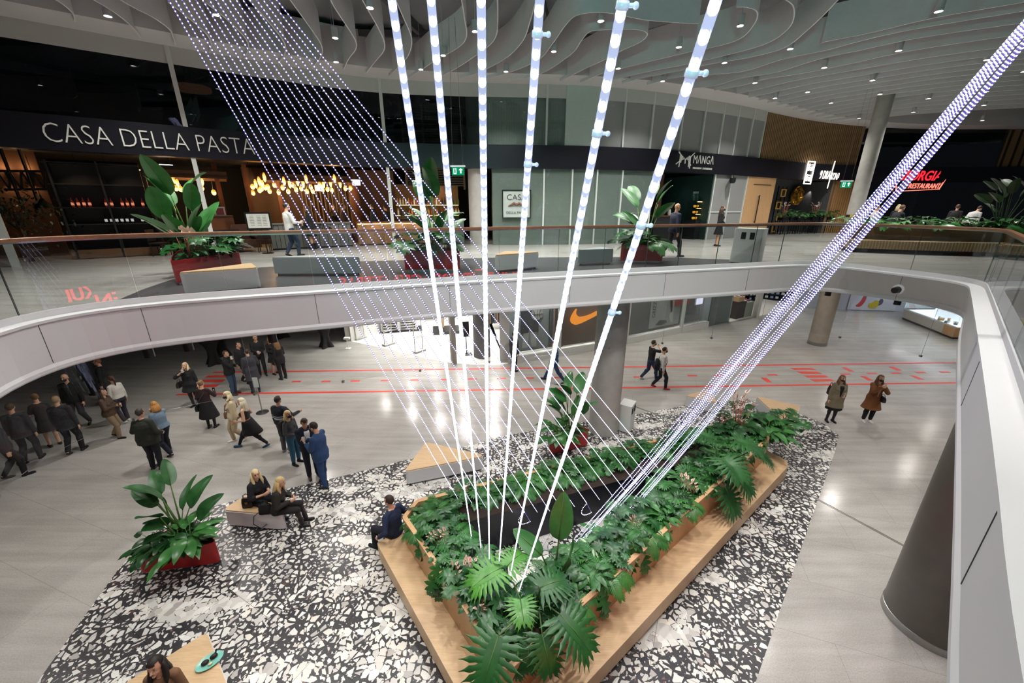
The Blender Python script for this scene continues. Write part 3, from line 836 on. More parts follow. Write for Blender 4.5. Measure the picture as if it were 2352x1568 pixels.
# ================================================================== wavy felt baffles (bottom edges traced on the plane z = 11.5)
ZF = 11.5
FINS = [
 [(170,50),(168,35),(155,20),(130,2),(90,-15)],[(322,87),(300,60),(270,35),(240,15),(205,-5)],[(402,103),(395,80),(385,65),(350,40),(310,20),(275,0)],
 [(480,122),(484,100),(470,75),(430,40),(385,5)],[(560,135),(570,110),(560,85),(520,45),(470,5)],[(640,145),(654,120),(650,95),(615,50),(570,0)],[(720,152),(738,125),(735,100),(705,55),(665,0)],
 [(788,160),(800,135),(815,115),(817,98),(805,75),(770,22),(755,-5)],[(840,168),(862,140),(880,117),(881,95),(865,60),(845,25),(828,-5)],
 [(893,175),(918,150),(935,130),(944,105),(942,80),(925,40),(905,-5)],[(938,180),(968,160),(1000,138),(1050,110),(1070,85),(1066,45),(1058,-5)],
 [(1013,175),(1050,155),(1085,132),(1122,105),(1139,80),(1142,40),(1141,-5)],[(1057,180),(1100,166),(1145,143),(1175,122),(1202,90),(1216,50),(1228,10),(1240,-8)],
 [(1112,182),(1170,166),(1235,138),(1268,100),(1300,55),(1330,33),(1395,29),(1480,45),(1560,52),(1605,54)],
 [(1165,187),(1240,170),(1310,125),(1335,92),(1356,72),(1400,68),(1465,68),(1488,78),(1473,96),(1430,116),(1395,135),(1340,160),(1287,188)],
 [(1332,191),(1384,168),(1447,152),(1580,120),(1660,103),(1705,85),(1733,52),(1737,28),(1716,18),(1690,17)],
 [(1380,190),(1417,181),(1500,162),(1580,147),(1705,117),(1770,95),(1814,60),(1822,20),(1802,0),(1770,-8)],
 [(1428,194),(1466,181),(1547,165),(1641,145),(1720,132),(1800,110),(1850,72),(1890,35),(1925,-2)],
 [(1888,97),(2000,75),(2150,40),(2352,5),(2420,-8)],
 [(1485,195),(1560,177),(1700,165),(1797,136),(1894,116),(1977,94),(2088,69),(2352,25),(2420,15)],
 [(1590,203),(1640,197),(1700,180),(1783,166),(1880,136),(1977,115),(2116,86),(2352,52),(2420,43)],
 [(1640,208),(1700,197),(1755,182),(1839,169),(1950,147),(2100,115),(2352,78),(2420,70)],
]
def lerpfin(a, b, t): return [tuple(x*(1-t)+y*t for x, y in zip(p, q)) for p, q in zip(a, b)]
fa = [(1690,216),(1745,204),(1830,184),(1950,163),(2100,137),(2230,118),(2420,95)]
fb = [(1925,284),(1960,279),(2010,272),(2080,264),(2160,258),(2250,252),(2420,244)]
for k in range(13): FINS.append(lerpfin(fa, fb, (k/12)**.85))
def catmull(pts, n=5):
    out = []; P = [V(p) for p in pts]; P = [P[0]*2 - P[1]] + P + [P[-1]*2 - P[-2]]
    for i in range(1, len(P)-2):
        for j in range(n):
            t = j/n; a, b, c, d = P[i-1], P[i], P[i+1], P[i+2]
            out.append(.5*((2*b) + (c-a)*t + (2*a-5*b+4*c-d)*t*t + (3*b-a-3*c+d)*t**3))
    out.append(P[-2]); return out
for k, fpx in enumerate(FINS):
    pts = catmull([(*G(u, v, ZF).xy, 0) for u, v in fpx])
    mb = MB(); mb.strip([(p.x, p.y) for p in pts], ZF, ZF + .92, .03)
    o = mb.build('ceiling_baffle', FELT, smooth='auto')
    tag(o, 'wavy pale felt baffle hanging on edge under the hall ceiling', 'ceiling baffle', 'wavy felt ceiling baffles')
# more baffles towards the viewer, overhead and behind
for k in range(9):
    x0 = -11 + 2.6*k
    pts = [(x0 + .9*sin(t*1.1 + k*.5), -7 + 1.6*t) for t in [i*.5 for i in range(17)]]
    mb = MB(); mb.strip(pts, ZF, ZF + .92, .03); o = mb.build('ceiling_baffle', FELT, smooth='auto')
    tag(o, 'wavy pale felt baffle hanging on edge under the hall ceiling', 'ceiling baffle', 'wavy felt ceiling baffles')
# ================================================================== ceiling spotlights
SPOTS = [(248,38),(497,35),(770,88),(772,143),(850,19),(1018,128),(967,160),(1091,73),(1162,165),(1272,119),(1380,49),(1420,158),(1559,109),(1522,187),
 (1700,60),(1664,145),(1734,191),(1780,226),(1815,113),(1893,156),(1855,212),(1909,237),(1973,272),(2156,27),(2064,117),(2004,185),(2021,217),(2132,227),(2098,258),(2267,138),(2352,165),(2265,211),(2260,242),(2223,260),(2256,277)]
LAMPW = emis('lamp_lens', '#fff6e6', 30.0)
CANW = mat('white_lamp_can', '#c8c8cc', .5)
def make_can():
    t = thing('ceiling_spotlight', 'small white cylinder downlight with a lit lens among the ceiling baffles', 'spotlight', (0,0,0), 0, 'ceiling spotlights')
    mb = MB(); mb.lathe([(.075, .02), (.085, .0), (.085, .26), (.02, .27)], n=16, cap=False); hs_ = mb.build('housing', CANW, t, smooth='auto')
    mb = MB(); mb.lathe([(.074, .022), (.001, .022)], n=16, cap=False); mb.build('lens', LAMPW, hs_)
    mb = MB(); mb.tube([(0,0,.26),(0,0,1.35)], .008, 5); mb.build('rod', CANW, t)
    return t
can0 = make_can(); first = True
ALLSPOTS = [G(u, v, 11.42) for u, v in SPOTS]
for p in ALLSPOTS:
    if first: can0.location = p; first = False
    else: dup(can0, p)
KL = 1.0
def lampgrid():
    out = []
    for p in ALLSPOTS:
        if all((p - q).length > 2.0 for q in out): out.append(p)
    # lamps of the same kind over and behind the viewer
    for x, y in ((-6,1.5),(-2.5,3.2),(1.5,1.0),(4.5,3.0),(-4.5,6.2),(0,6.3),(8,3.5),(1,-3),(-4,-2.5),(-9.5,6.0),(12,5.5),(3.5,5.8),(7.5,7.0),(-7.5,9.0)):
        p = V((x, y, 11.42)); q = dup(can0, p); out.append(p)
    return out
LG = lampgrid()
for p in LG:
    far = hypot(p.x - 1, p.y - 6); e_ = 1420 if far < 11 else 1080
    if p.y < 2.5 or (p.x > 7 and p.y < 6): e_ = 330
    elif p.y < 4.5: e_ = 650
    spot((p.x, p.y, p.z + .015), e_, 116, .8, (1, .97, .92), rad=.10)
# teal stage light standing on the upper floor behind the viewer
P = V((-2.5, -7.5, 7.9)); t = thing('stage_light', 'teal stage light on a stand on the near side of the upper floor', 'stage light', (P.x, P.y, F2))
mb = MB(); mb.tube([(0, -.15, P.z-F2), (0, .18, P.z-F2+.03)], [.16, .2], 20); mb.build('lamp_head', BLKPAINT, t, smooth='auto')
mb = MB(); mb.tube([(0, 0, 0), (0, 0, P.z-F2-.1)], .03, 8)
for k in range(3): mb.tube([(0, 0, .5), (.5*cos(2.1*k), .5*sin(2.1*k), .0)], .02, 6)
mb.build('stand', BLKPAINT, t)
spot((P.x, P.y + .25, P.z + .03), 1600, 78, .9, (.30, 1.0, .80), aim=(5.5, 15, 11.6), rad=.25)
# downlights recessed in the soffit over the ground floor
t0 = None
for x, y in ((-9,9.5),(-6,10.5),(-2.5,11.5),(1,13),(-8,14),(-4,15),(4.5,14.5),(9,15.5),(8,19),(13,13),(13.5,18),(14,9.5),(18,15),(19,21),(22,18),(-10.5,5.5),(-11,12),(9.8,4.5),(7.5,1.5),(-8,1.5),(12.5,6)):
    if t0 is None:
        t0 = thing('recessed_downlight', 'small round downlight recessed in the soffit over the ground floor', 'downlight', (x, y, 4.548), 0, 'soffit downlights')
        mb = MB(); mb.lathe([(.1, -.004), (.085, -.006), (.08, .0)], n=20, cap=False); mb.build('trim_ring', CANW, t0)
        mb = MB(); mb.lathe([(.08, -.001), (.001, -.001)], n=20, cap=False); mb.build('lens', LAMPW, t0)
    else: dup(t0, (x, y, 4.548))
    spot((x, y, 4.535), 140 if (x > 7 and y < 6.5) else 330, 150, .7, (1, .96, .90), rad=.1)
# ================================================================== glass balustrade of the opening
RB, RT = LIP + .06, 6.36
gp = eo(.218); N = len(gp)
def nearest(u, v, z):
    P = G(u, v, z); return min(range(N), key=lambda i: hypot(gp[i][0]-P.x, gp[i][1]-P.y))
joints = sorted(set([nearest(u, v, LIP) for u, v in [(75,744),(302,704),(531,684),(725,672),(890,660),(1036,650),(1162,644),(1280,636),(1385,630),(1483,625),(1573,621),(1660,617),(1742,613),(1808,610)]]))
# continue around with even spacing
rest = []; i = joints[-1]; gap = max(5, int(1.5/.25))
cur = joints[-1] + gap if OUT else joints[-1]
ordd = []
k = joints[-1]
while True:
    k = (k + gap) % N
    d = min((k - j) % N if True else 0 for j in joints)
    if min((joints[0] - k) % N, N) < gap: break
    ordd.append(k)
    if len(ordd) > 60: break
J = joints + ordd
rail = thing('glass_balustrade', 'frameless glass balustrade with brown handrail around the upper floor opening', 'railing', (gp[J[0]][0], gp[J[0]][1], LIP))
Mr = WM(rail)
edgeg = mat('glass_edge_green', '#274a40', .3)
for a, b in zip(J, J[1:] + [J[0]]):
    seq = []; k = a
    while k != b: seq.append(k); k = (k + 1) % N
    seq.append(b)
    pts = [gp[q] for q in seq]
    # pull the ends in by 6 mm for the joint
    pts = [V((*p, 0)) for p in pts]
    d0 = (pts[1]-pts[0]).normalized(); d1 = (pts[-2]-pts[-1]).normalized()
    pts[0] = pts[0] + d0*.006; pts[-1] = pts[-1] + d1*.006
    mb = MB(); pl = [(p.x, p.y) for p in pts]; q2 = offset(pl, .017)
    mb.mi = 0; bb = len(mb.v)
    mb.strip(pl, RB, RT)
    mb.mi = 1
    for e in (0, -1):
        b0 = len(mb.v); A, B = pl[e], q2[e]
        mb.v += [(A[0], A[1], RB), (B[0], B[1], RB), (B[0], B[1], RT), (A[0], A[1], RT)]; mb.face((b0, b0+1, b0+2, b0+3))
    mb.build('glass_panel', [G_RAIL, edgeg], rail, world=Mr)
mb = MB(); ring_pts = gp + [gp[0]]
bandstrip(mb, [(eo(.19), RT), (eo(.19), RT+.045), (eo(.20), RT+.055), (eo(.25), RT+.055), (eo(.26), RT+.045), (eo(.26), RT), (eo(.19), RT)])
mb.build('handrail', RAILW, rail, world=Mr, smooth='auto')
mb = MB(); bandstrip(mb, [(eo(.19), RT-.025), (eo(.19), RT), (eo(.255), RT), (eo(.255), RT-.025), (eo(.19), RT-.025)])
mb.build('rail_channel', STEEL, rail, world=Mr)
# ================================================================== hanging smoke screen glass under the soffit
sp = lowout(eo(.42)); ZS0, ZS1 = 3.02, 4.55
scr = thing('smoke_screen', 'clear glass smoke screen hanging below the edge of the upper floor', 'glass screen', (sp[0][0], sp[0][1], ZS1))
Ms = WM(scr); step = 7
idx = list(range(0, N, step))
for a in idx:
    b = min(a + step, N); seq = [q % N for q in range(a, b + 1)]
    pl = [sp[q] for q in seq]
    mb = MB(); mb.mi = 0; mb.strip(pl, ZS0, ZS1)
    q2 = offset(pl, .012); mb.mi = 1
    b0 = len(mb.v); A, B = pl[0], q2[0]
    mb.v += [(A[0], A[1], ZS0), (B[0], B[1], ZS0), (B[0], B[1], ZS1), (A[0], A[1], ZS1)]; mb.face((b0, b0+1, b0+2, b0+3))
    b0 = len(mb.v)
    for A, B in zip(pl, q2): mb.v += [(A[0], A[1], ZS0), (B[0], B[1], ZS0)]
    for i in range(len(pl)-1): mb.face((b0+2*i, b0+2*i+1, b0+2*i+3, b0+2*i+2))
    mb.build('glass_panel', [G_SCREEN, mat('screen_edge', '#aeb6b2', .25)], scr, world=Ms)
    mb = MB(); mb.box((pl[0][0], pl[0][1], ZS0), (.05, .05, .05)); mb.build('clip', STEEL, scr, world=Ms)
# black spotlight cans hanging under the soffit
for k, (u, v, lit) in enumerate(((340,805,1),(431,791,0),(625,772,1),(1903,670,0),(2063,690,1),(2065,664,0))):
    z = 4.35
    P = G(u, v, z); 
    if k < 3 or k == 4 or k == 3: 
        t = thing('hanging_spotlight', ['black spotlight can under the fascia nearest the left edge','black spotlight can under the fascia above the woman in black tunic','black spotlight can under the fascia above two women in black','black spotlight can under the fascia beside the pale column','black spotlight can below the round camera on the right fascia','x'][k], 'spotlight', P)
        mb = MB(); mb.lathe([(.07, -.12), (.08, -.12), (.08, .12), (.01, .125)], n=18, cap=False); mb.build('can', BLKPAINT, t, smooth='auto')
        mb = MB(); mb.lathe([(.07, -.115), (.001, -.11)], n=18, cap=False); mb.build('lens', LAMPW if lit else mat('unlit_lens', '#55555a', .3), t)
        mb = MB(); mb.tube([(0,0,.12),(0,0,4.55-z)], .015, 6); mb.build('stem', BLKPAINT, t)
# dome camera on the right fascia
i = edge_at(2065, 664, 4.85); q = EDGE[i]; tn = V((EDGE[(i+1) % n][0]-EDGE[i-1][0], EDGE[(i+1) % n][1]-EDGE[i-1][1], 0)).normalized(); nin = V((tn.y, -tn.x, 0))*OUT
a = atan2(nin.y, nin.x)
t = thing('security_camera', 'round black camera on the right white fascia', 'camera', (q[0], q[1], 4.83), a - pi/2 + pi)
mb = MB(); mb.tube([(0,.0,0),(0,-.03,0)], .13, 24); mb.build('mount', WHITE, t)
mb = MB(); mb.tube([(0,-.03,0),(0,-.16,-.01)], [.085,.075], 20); mb.build('lens_body', BLKPAINT, t, smooth='auto')
# ================================================================== ground floor shops
S0 = [(-12.5,22.5),(-8.83,19.98),(-6.6,18.9),(-4.55,17.71),(-2.68,16.75),(-.92,16.6),(.3,16.8),(2.25,17.65),(3.93,18.43),(6.3,19.6),(8.65,20.85),(11.81,22.55),(12.61,23.1),(16.02,24.9),(17.68,25.8),(21.5,27.6)]
SF = [(p.x, p.y) for p in resample([(*p, 0) for p in chaikin(S0, 2)], .2)]
def sh(u, v): return hit(u, v, SF)[1]
LITW = mat('bright_shop_white', '#eceae4', .5, var=.02)
GRANITE = mat('speckled_panel', '#75665f', .7, var=.5, scale=60)
GRAPHITE = mat('graphite_panel', '#636464', .7, var=.35, scale=40)
PLINTH = mat('white_plinth', '#d9d8d4', .4, var=.02)
ZT = 4.45
# entrance room of the sports shop: white floor, back wall, lit ceiling
e0, e1 = sh(806, 784), sh(1044, 836)
pl = sub(SF, e0, sh(1172, 836)); bk = offset(pl, 8.0)
mb = MB(); mb.prism(pl + bk[::-1], -.03, .006); struct('floor', mb, LITW)
mb = MB(); mb.strip(bk, 0, ZT, .08); struct('wall_back', mb, LITW)
mb = MB(); mb.bar((pl[0][0], pl[0][1], ZT/2), (bk[0][0], bk[0][1], ZT/2), .1, ZT); struct('wall_left', mb, LITW)
for k in range(5):
    for d in (1.2, 3.4, 5.8):
        q = offset(pl, d); c = q[int((k + .5)*len(q)/5)]
        spot((c[0], c[1], 4.3), 330, 140, .6, (1, .97, .93), rad=.12)
for u, v, w_ in ((800, 783, .34), (1042, 836, .22)):
    P = G(u, v, 0); mb = MB(); mb.box((P.x, P.y + .1, ZT/2), (w_, w_, ZT), .5); struct('trim_10', mb, mat('shop_post', '#a9a49b', .5, var=.05))
# shop ceiling of the entrance (grey, above the fascia line)
# anti-theft gates
for k, (u, v, lb) in enumerate(((828, 778, 'slim white anti-theft gate nearest the left shop post'), (893, 792, 'slim white anti-theft gate in the middle of the shop entrance'), (963, 808, 'slim white anti-theft gate right of the middle in the shop entrance'))):
    P = G(u, v, 0); t = thing('security_gate', lb, 'gate', P, .9, 'anti-theft gates')
    mb = MB()
    for x in (-.24, .24): mb.tube([(x, 0, .05), (x, 0, 1.6)], .022, 8)
    for z in (.75, .82, 1.6): mb.tube([(-.24, 0, z), (.24, 0, z)], .02, 8)
    mb.build('frame', mat('gate_plastic', '#c9c6bf', .4), t)
    mb = MB(); mb.box((0, 0, .05), (.62, .3, .1)); mb.build('foot', mat('gate_foot', '#b6b4ae', .4), t)
# goods on show in the entrance
P = G(862, 768, 0)
t = thing('display_block', 'white display block with black zigzag stripes in the sports shop', 'display stand', (P.x + 1.1, P.y + 1.0, 0), .25)
mb = MB(); mb.box((0, 0, .35), (2.0, .7, .7)); mb.build('block', LITW, t)
mb = MB(); 
for side in (-1, 1):
    for k in range(8):
        mb.bar((side*.08, -.36, .06 + k*.075), (side*.92, -.36, .02 + k*.075 + (.12 if k % 2 else .0)), .015, .028)
mb.build('stripes', NEARBLK, t)
mb = MB(); mb.box((.1, -.1, .01), (2.4, 1.1, .02)); mb.build('base_mat', NEARBLK, t)
def mannequin(x, y, lb, shirt, rz=0):
    t = thing('mannequin', lb, 'mannequin', (x, y, 0), rz)
    mb = MB(); mb.cap((-.1,0,.1),(-.1,0,.9),.06,.1); mb.cap((.1,0,.1),(.1,0,.9),.06,.1); mb.ell((0,0,1.0),(.18,.12,.16)); mb.ell((0,0,1.66),(.09,.11,.13)); mb.cap((0,0,1.4),(0,0,1.58),.06,.05)
    mb.build('figure', mat('mannequin_skin', '#c9a98c', .5), t, smooth=True)
    mb = MB(); mb.loft([[(a*cos(q), b_*sin(q), z) for q in [2*pi*k/14 for k in range(14)]] for a, b_, z in ((.19,.13,.85),(.19,.13,1.05),(.2,.13,1.3),(.12,.09,1.47))])
    for s_ in (-1, 1): mb.cap((s_*.21,0,1.38),(s_*.27,.02,1.05),.06,.055); mb.cap((s_*.27,.02,1.05),(s_*.25,-.1,.82),.052,.045)
    mb.build('jacket', shirt, t, smooth='auto')
    mb = MB(); mb.lathe([(.3,0),(.3,.02)], n=20); mb.build('stand', BLKPAINT, t)
P = G(1020, 770, 0); mannequin(P.x - .3, P.y + 1.0, 'mannequin with pale trousers beside the shop post', mat('khaki_cloth', '#b39a78', .8), .2)
mannequin(P.x + .3, P.y + 1.0, 'mannequin in dark navy tracksuit beside the shop post', mat('navy_cloth', '#1f2536', .8), -.2)
mb = MB(); mb.box((P.x, P.y + .75, .09), (1.5, 1.2, .18), .2); o = mb.build('mannequin_podium', BLKPAINT); tag(o, 'black podium under the two shop mannequins', 'podium')
t = thing('standing_sign', 'slim black standing sign inside the sports shop entrance', 'sign', G(1072, 814, 0), .3)
mb = MB(); mb.box((0,0,1.3),(.32,.04,.75)); mb.build('board', BLKPAINT, t); mb = MB(); mb.tube([(0,0,.02),(0,0,1.0)], .025, 8); mb.box((0,0,.02),(.5,.35,.03)); mb.build('stand', BLKPAINT, t)
for k, (u, v, lb) in enumerate(((985, 742, 'low rack of dark clothes far inside the white sports shop'), (1140, 760, 'rack of dark sports clothes behind the athlete poster wall'), (905, 742, 'round table of folded clothes far inside the white sports shop'))):
    P = G(u, v, 0); t = thing('clothes_rack', lb, 'clothes rack', (P.x, P.y + .6, 0), .3*k)
    mb = MB()
    for x in (-.7, .7): mb.tube([(x,0,0),(x,0,1.3)], .025, 6)
    mb.tube([(-.7,0,1.3),(.7,0,1.3)], .02, 6); mb.build('frame', STEEL, t)
    rr = random.Random(k)
    cols = [mat('rack_black','#1a1b20',.8), mat('rack_grey','#55585e',.8), mat('rack_tan','#7d5f45',.8)]
    for j in range(9):
        mb = MB(); x = -.62 + .155*j; mb.loft([[(x-.05, -.2, .35), (x+.05, -.2, .35), (x+.05, .2, .35), (x-.05, .2, .35)], [(x-.05, -.24, 1.0), (x+.05, -.24, 1.0), (x+.05, .24, 1.0), (x-.05, .24, 1.0)], [(x-.02, -.08, 1.27), (x+.02, -.08, 1.27), (x+.02, .08, 1.27), (x-.02, .08, 1.27)]])
        mb.build('garment', cols[(j + k) % 3], t)
# right part of the shop front: panels over a white plinth
def fpanel(u0, v0, u1, v1, z0, z1, off, th, m, nm='wall_front'):
    mb = MB(); mb.strip(sub(SF, sh(u0, v0), sh(u1, v1)) if not off else offset(sub(SF, sh(u0, v0), sh(u1, v1)), off), z0, z1, th); return struct(nm, mb, m)
fpanel(1168, 836, 1627, 751, 0, .34, 0, .3, PLINTH, 'baseboard_front')
fpanel(1176, 836, 1280, 820, .34, ZT, .55, .1, mat('court_grey', '#6f7478', .8, var=.35, scale=.9))
fpanel(1280, 820, 1300, 816, .34, ZT, .35, .2, GRANITE)
fpanel(1300, 816, 1437, 790, .34, ZT, .45, .1, GRANITE)
fpanel(1437, 790, 1627, 751, .34, ZT, .5, .1, GRAPHITE)
fpanel(1150, 837, 1172, 837, 0, ZT, .2, .5, PLINTH)
for k, (a, b) in enumerate((((1172,836),(1283,819)), ((1283,819),(1437,790)), ((1437,790),(1575,762)), ((1575,762),(1627,751)))):
    mb = MB(); mb.strip(offset(sub(SF, sh(*a), sh(*b)), .06), .34, ZT, .02); struct('window_8', mb, G_SCREEN)
for u, v in ((1283,819),(1437,790),(1563,764)):
    P = hit(u, v, offset(SF, .06))[0]; mb = MB(); mb.box((P.x, P.y, (.0+ZT)/2), (.14, .14, ZT), .45); struct('trim_10', mb, ALU)
for u, v in ((1215,800),(1255,790),(1310,770),(1345,765),(1395,758),(1463,745),(1500,740),(1540,735),(1600,730)):
    P = hit(u, v, offset(SF, .07))[0]
# lights washing the shop front
for u, v in ((1200,818),(1250,808),(1330,806),(1400,795),(1480,780),(1545,768),(1600,757)):
    P, q_ = hit(u, v, offset(SF, .16)); T_ = hit(u, v, offset(SF, .5))[0]; spot((P.x, P.y, 4.4), 420, 130, .9, (1, .96, .9), aim=(T_.x, T_.y, 1.6), rad=.08)
def shopframe(u, v, off=.4):
    path = offset(SF, off); P, s = hit(u, v, path); i = min(int(s), len(path)-2)
    return P, atan2(path[i+1][1]-path[i][1], path[i+1][0]-path[i][0])
# athlete poster (black and white photograph of a basketball player)
P, a = shopframe(1216, 760, .50); 
t = thing('athlete_poster', 'tall grey poster of a basketball player holding a ball by the sports shop entrance', 'poster', (P.x, P.y, .40), a)
PA = mat('poster_skin_grey', '#c4c4c2', .7, var=.1); PB = mat('poster_jersey_grey', '#4c5054', .7, var=.3, scale=14); PD = mat('poster_dark', '#26282b', .7)
def flat(mb, poly, d): 
    b = len(mb.v); mb.v += [(x, -d, z) for x, z in poly]; mb.face(list(range(b, b+len(poly))))
    b = len(mb.v); mb.v += [(x, 0, z) for x, z in poly]
    n_ = len(poly)
    for i in range(n_): mb.face((b-n_+i, b-n_+(i+1)%n_, b+(i+1)%n_, b+i))
mb = MB(); flat(mb, [(-1.05,0),(1.0,0),(1.0,4.0),(-1.05,4.0)], .012); mb.build('sheet', mat('poster_court', '#9aa0a3', .7, var=.25, scale=1.2), t)
mb = MB(); flat(mb, [(-.62,1.7),(-.70,2.4),(-.78,3.2),(-.55,3.5),(-.2,3.62),(.2,3.62),(.55,3.48),(.74,3.1),(.82,2.5),(.62,1.75),(.48,1.85),(.58,2.5),(.45,3.0),(.42,2.0),(-.42,2.0),(-.45,3.0),(-.5,2.4),(-.45,1.8)], .02)
flat(mb, [(-.22,3.5),(-.2,3.95),(.2,3.95),(.22,3.5)], .022); flat(mb, [(-.38,.12),(-.30,1.0),(-.02,1.0),(-.1,.12)], .02); flat(mb, [(.1,.12),(.02,1.0),(.36,1.0),(.36,.12)], .02); mb.build('figure_print', PA, t)
mb = MB(); flat(mb, [(-.44,1.75),(-.46,2.9),(-.36,3.45),(-.18,3.3),(.18,3.3),(.36,3.45),(.46,2.9),(.44,1.75)], .028); flat(mb, [(-.46,.85),(-.44,1.75),(.44,1.75),(.46,.85),(.06,.85),(0,1.2),(-.06,.85)], .03); mb.build('jersey_print', PB, t)
mb = MB(); flat(mb, [(.36+.3*cos(2*pi*k/24), 1.72+.3*sin(2*pi*k/24)) for k in range(24)], .036); mb.build('ball_print', PA, t)
mb = MB()
for k in (-.18, .0, .18): mb.tube([(.36 + k*1.1, -.04, 1.46), (.36 + k*.6, -.04, 1.72), (.36 + k*1.1, -.04, 1.98)], .008, 4)
mb.tube([(.07,-.04,1.72),(.65,-.04,1.72)], .008, 4); mb.build('ball_lines', PD, t)
o = text_mesh('lettering', 'LIETUVA', .2, mat('poster_white', '#e4e4e2', .6), depth=.008)
for q in o.data.vertices: q.co = V((q.co.x, -.035 - q.co.z, q.co.y + 2.95))
o.parent = t
# swoosh-shaped emblem
P, a = shopframe(1338, 728, .36)
t = thing('shop_emblem', 'large glowing orange curved tick emblem on the speckled shop panel', 'sign', P, a)
SW = [(1372,712),(1360,719),(1348,724),(1336,727),(1328,727),(1322,722),(1320,716),(1324,706),(1316,717),(1310,728),(1309,737),(1313,743),(1320,745),(1330,742),(1345,735),(1372,721)]
path = offset(SF, .36); pts = []
ca, sa = cos(-a), sin(-a)
for u, v in SW:
    Q = hit(u, v, path)[0] - P; pts.append((Q.x*ca - Q.y*sa, Q.z))
pts = chaikin(pts, 2, True)
bm = bmesh.new(); fr = [bm.verts.new((x, -.10, z)) for x, z in pts]; bm.faces.new(fr)
r_ = bmesh.ops.extrude_face_region(bm, geom=list(bm.faces)); bmesh.ops.translate(bm, vec=(0, .1, 0), verts=[g for g in r_['geom'] if isinstance(g, bmesh.types.BMVert)])
bmesh.ops.triangulate(bm, faces=[f for f in bm.faces if len(f.verts) > 4])
me = bpy.data.meshes.new('emblem'); bm.to_mesh(me); bm.free(); me.materials.append(emis('orange_glow', '#ff9a3c', 1.1))
o = bpy.data.objects.new('emblem', me); COL.objects.link(o); o.parent = t
# black-and-white sports poster, red sale poster, small screen
def flatposter(u, v, w_, h_, m, name, label, z0=.45, off=.40):
    P, a = shopframe(u, v, off); t = thing(name, label, 'poster', (P.x, P.y, z0), a)
    mb = MB(); mb.box((0, 0, h_/2), (w_, .025, h_)); mb.build('sheet', m, t); return t
t = flatposter(1528, 722, 2.35, 3.9, mat('poster_street', '#c3c7c6', .7, var=.2, scale=3), 'street_poster', 'tall black and white poster of a striding person with GRIZZLY lettering')
mb = MB(); flat(mb, [(.05,3.9),(.0,3.2),(.02,2.6),(.05,2.1),(.22,1.5),(.40,.75),(.30,.55),(.50,.18),(.66,.14),(.62,.6),(.52,1.4),(.42,2.2),(.62,2.7),(.66,3.4),(.56,3.9)], .03)
for q in mb.v: pass
mb.build('figure_print', mat('poster_light', '#eceeec', .7), t)
mb = MB(); flat(mb, [(.0,3.9),(.02,3.55),(.5,3.55),(.55,3.9)], .034); flat(mb, [(.06,2.05),(.22,1.5),(.40,.75),(.52,.8),(.44,1.5),(.3,2.1)], .034); flat(mb, [(-.7,.16),(-.4,.4),(.1,.34),(.2,.2),(-.2,.1)], .03); flat(mb, [(-1.0,3.3),(-.8,3.5),(-.3,3.45),(-.2,3.2),(-.6,3.1)], .03); mb.build('dark_print', PD, t)
o = text_mesh('lettering', 'GRIZZLY', .32, PD, depth=.008)
for q in o.data.vertices: q.co = V((-.92 - q.co.y, -.03 - q.co.z, q.co.x + 1.25))
o.parent = t
t = flatposter(1569, 690, 1.25, 2.9, mat('sale_red', '#c43a3c', .6, var=.04), 'sale_poster', 'red sale poster with minus 70 percent beside the striding person poster', 1.55, .36)
for s_, z, wd in (('NUOLAIDOS', 2.55, .9), ('IKI', 2.25, .3), ('-70%', 1.75, 1.0)):
    o = text_mesh('lettering', s_, 1.0, mat('poster_white', '#e4e4e2', .6), depth=.008, off=-.012); xs = [q.co.x for q in o.data.vertices]; k_ = wd/(max(xs)-min(xs))
    for q in o.data.vertices: q.co = V((q.co.x*k_, -.02 - q.co.z, q.co.y*k_*1.25 + z))
    o.parent = t
P, a = shopframe(1602, 716, .12); t = thing('screen_stand', 'small lit screen on a thin stand in the shop window', 'screen', (P.x, P.y, .35), a)
mb = MB(); mb.box((0, 0, 1.35), (.62, .06, .42)); mb.build('screen', mat('screen_case', '#cfd0d6', .4), t); mb = MB(); mb.box((0, -.035, 1.35), (.56, .01, .36)); mb.build('display', emis('screen_glow', '#e6e6ff', 1.2), t)
mb = MB()
for x in (-.16, .16): mb.tube([(x, 0, 0), (x, 0, 1.15)], .015, 6)
mb.build('legs', STEEL, t)
# glass corner block and shoe shop behind
pl = sub(SF, sh(1627, 751), sh(1676, 740)); mb = MB(); mb.strip(offset(pl, .05), 0, ZT, .03); struct('window_9', mb, G_SHOPG)
mb = MB(); mb.strip(offset(pl, .6), 0, ZT, .05); struct('wall_front', mb, mat('pale_shop_partition', '#a3aaa6', .6, var=.06))
P = hit(1666, 700, offset(SF, .0))[0]
t = thing('fire_hose_sign', 'small red vertical lettering on the glass corner of the shop', 'sign', (P.x, P.y, 2.4), .5)
mb = MB()
for k in range(5): mb.box((0, -.02, -.22 + .11*k), (.14, .02, .07))
mb.build('lettering', mat('sign_red_paint', '#b3262a', .5), t)
pl = sub(SF, sh(1676, 740), sh(1850, 705)); bk = offset(pl, 7.5)
mb = MB(); mb.prism(pl + bk[::-1], -.03, .006); struct('floor', mb, mat('shoe_shop_floor', '#cbc6be', .4))
mb = MB(); mb.strip(bk, 0, ZT, .08); struct('wall_back', mb, mat('shoe_shop_wall', '#c9c6c2', .6))
for d in (1.5, 4.5):
    q = offset(pl, d)
    for k in range(3): c = q[int((k + .5)*len(q)/3)]; spot((c[0], c[1], 4.35), 210, 140, .6, (1, .97, .93), rad=.12)
for u, v in ((1737,728),(1826,712)):
    P = G(u, v, 0); mb = MB(); mb.box((P.x, P.y + .1, ZT/2), (.3, .3, ZT), .5); struct('trim_10', mb, mat('shop_post_white', '#d6d4cc', .5))
